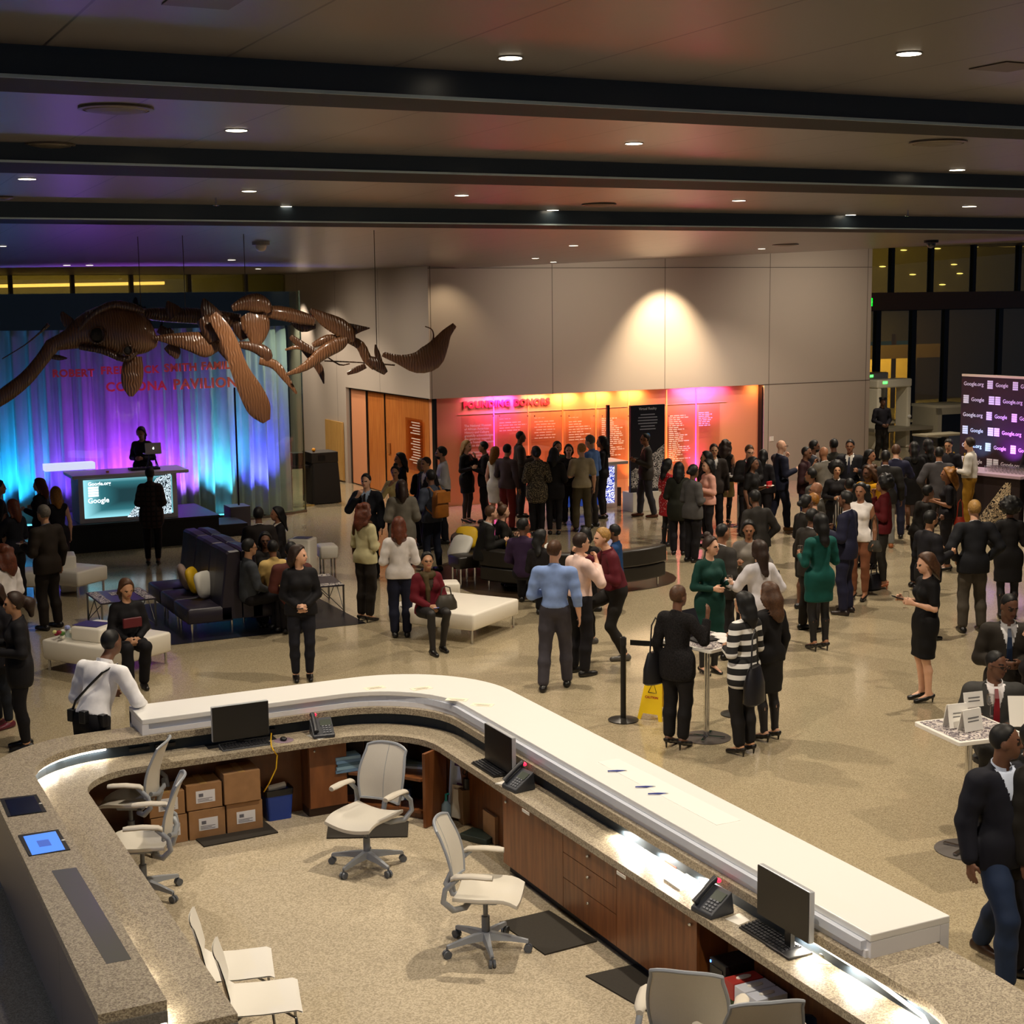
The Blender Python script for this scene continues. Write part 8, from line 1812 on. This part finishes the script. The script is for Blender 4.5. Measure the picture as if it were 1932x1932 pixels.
# guard's cross strap and kit
j = P['guard']; t = thing('radio_strap', 'black strap and belt pouches worn by the guard in white', 'strap', tuple(j['w']((0, -.1, 1.2)))); OFF[t] = Vector((0, 0, 0)); local(t); t.location = j['o'].location; t.rotation_euler = (0, 0, j['rz']); sc2 = j['s']; t.scale = (sc2, sc2, sc2)
b = MB(); b.tube([j['T'](q) for q in ((.17, -.02, 1.46), (.12, -.125, 1.36), (0.03, -.16, 1.22), (-.08, -.16, 1.08), (-.15, -.1, 1.0))], .011, 6); b.build('cross_strap', M_black, t)
for a, b2 in ((-.15, -.1), (-.19, .0), (.05, -.16), (.17, -.05)):
    b = MB(); q = j['T']((a, b2, .98)); b.box(q[0]-.035, q[0]+.035, q[1]-.03, q[1]+.03, q[2]-.08, q[2]+.03); b.build('pouch', M_black, t, bevel=.008)
b = MB(); q = j['T']((-.2, -.04, .93)); b.ell(q, (.018, .018, .03), 8, 5); b.build('green_tag', mat('#5ac81e', .4), t)
j = P['grd']; h0 = j['w'](j['HD']((0, 0, .07))); b = MB(); b.lathe(h0, [(.1, -.01), (.115, .03), (.1, .06), (0, .07)], 14); tag(b.build('uniform_cap', M_black, smooth=True), 'dark cap on the guard at the metal detector', 'cap')

# --- odds and ends among the guests
p = on_v(1147, 958, 29.1); t = thing('banner_pole', 'thin black upright pole beside the white counter', 'pole', (p[0], 29.6, 0)); zt_ = float(on_v(1147, 764, 29.6)[2]); u_ = upx(1147, 850, 29.6)
b = MB(); b.box(u_-.035, u_+.035, 29.57, 29.63, .02, zt_); b.build('pole', M_black, t); b = MB(); b.cyl((u_, 29.6), .2, 0, .02, 18); b.build('base', M_black, t)
p = at(1165, 956); t = thing('floor_speaker', 'small black speaker standing right of the white counter', 'speaker', (p[0]+.1, p[1], 0)); b = MB(); b.box(p[0], p[0]+.16, p[1]+.1, p[1]+.4, .0, .42); b.build('cabinet', M_black, t, bevel=.01); b = MB(); b.box(p[0]+.02, p[0]+.14, p[1]+.09, p[1]+.1, .05, .38); b.build('grille', M_dark, t)
p = at(1146, 1137); bag('orange bag on the floor behind the long curved sofa', (p[0], p[1], .24), .07, .23, .05, '#e0502a', 0, .1)
p = at(1648, 1112); bag('black bag lying on the floor by the red sweater woman', (p[0], p[1], .26), .2, .25, .12, '#141216', .4, .15)
p = at(1926, 1342, 1.2); t = thing('open_booklet', 'white booklet held up at the right edge beside the red tie', 'booklet', tuple(p)); b = MB(); b.obox(p, (.1, .004, .13), R(-30), R(-25)); b.build('page', M_white, t); b = MB(); b.obox(p+np.array([.02, -.006, -.09]), (.06, .002, .03), R(-30), R(-25)); b.build('printed_picture', mat('#7a86a0', .5), t)
p = at(1868, 1352, 1.07); glass_at((p[0], p[1], 1.075), 'wine glass at the back corner of the white card table', 0)
# ---- lights of the hall
for u, v, pw in [(3.6, 5.5, 620), (8.5, 6, 520), (5.5, 10.5, 640), (3.4, 13, 300), (10.5, 10.5, 500), (2.5, 15.5, 350), (8, 15.5, 600), (13, 15, 750), (6, 20.5, 350), (11.5, 20, 600), (17, 20, 850), (9.5, 26, 600), (15, 26, 600), (20, 24, 750), (20, 28.5, 500), (24, 22, 650), (28, 32, 500)]:
    lamp('SPOT', (u, v, 5.55), pw, WARM, size=0.06, cone=125, blend=0.7)
def wash(x, y, pw, cone=60, d=0.9, wall='v', aimz=2.6):
    if wall == 'v':
        q = on_v(x, y, V0); p = (q[0], V0-d, q[2]+0.0 if q[2] < 5.6 else 5.5); lamp('SPOT', (p[0], p[1], 5.35), pw, (1, .78, .5), aim=(q[0], V0+0.3, aimz), size=0.05, cone=cone, blend=0.8)
    else:
        q = on_u(x, y, U0); lamp('SPOT', (U0-d, q[1], 5.2), pw, WARM, aim=(U0+0.3, q[1], aimz), size=0.05, cone=cone, blend=0.8)
wash(1250, 500, 800, 78, 1.25)
for x, pw in ((835, 60),): wash(x, 500, pw, 95)
wash(570, 520, 420, 60, wall='u')
for v in (31.5, 35): lamp('SPOT', (U0-3.2, v, 5.0), 200, WARM, aim=(U0, v, 1.4), size=0.3, cone=120, blend=1)
for x, col, pw in ((900, (1, .25, .5), 4), (945, (1, .08, .8), 16), (1010, (1, .38, .2), 10), (1065, (1, .36, .12), 14), (1128, (1, .38, .12), 12), (1190, (1, .4, .14), 10), (1290, (1, .15, .6), 6), (1318, (1, .06, .85), 16), (1350, (1, .12, .6), 5), (1430, (1, .36, .12), 5)):
    u = upx(x, 745, PV)
    o = lamp('AREA', (u, PV-0.16, ZP-0.03), pw*1.5, col, aim=(u, PV+0.05, 1.6), size=0.6, sy=0.04)
for x, col, pw in ((940, (1, .06, .85), 14), (1003, (1, .4, .15), 5), (1065, (1, .4, .14), 8), (1182, (1, .45, .16), 10), (1258, (1, .45, .16), 12), (1312, (1, .06, .9), 22)):
    u = upx(x, 800, PV)
    lamp('SPOT', (u, PV-0.3, 0.12), pw*6, col, aim=(u, PV+0.08, 1.3), size=0.03, cone=60, blend=1.0)

for u, v, pw in ((11.2, 34.5, 450), (12, 37, 350), (10.5, 30.5, 400)): lamp('SPOT', (u, v, 5.2), pw, WARM, size=0.1, cone=120, blend=0.8)
# lettering as plain meshes
bpy.context.view_layer.update()
dg = bpy.context.evaluated_depsgraph_get()
for o in [q for q in bpy.data.objects if q.type == 'FONT']:
    me = bpy.data.meshes.new_from_object(o.evaluated_get(dg)); n = bpy.data.objects.new(o.name, me); nm = o.name
    COL.objects.link(n); n.parent = o.parent; n.matrix_local = o.matrix_local.copy(); bpy.data.objects.remove(o); n.name = nm

for u, v, t_, pw in ((17, 27, (17, V0, 3.6), 260), (23, 27, (23.5, V0, 3.2), 300)): lamp('SPOT', (u, v, 5.3), pw, WARM, aim=t_, size=0.3, cone=110, blend=1)

lamp('SPOT', (-3.5, 8.5, 5.7), 260, (.5, .62, 1), aim=(1.3, 9.5, .3), size=.1, cone=90, blend=1)  # unseen cool fill lamp, added to brighten the desk's outer left face
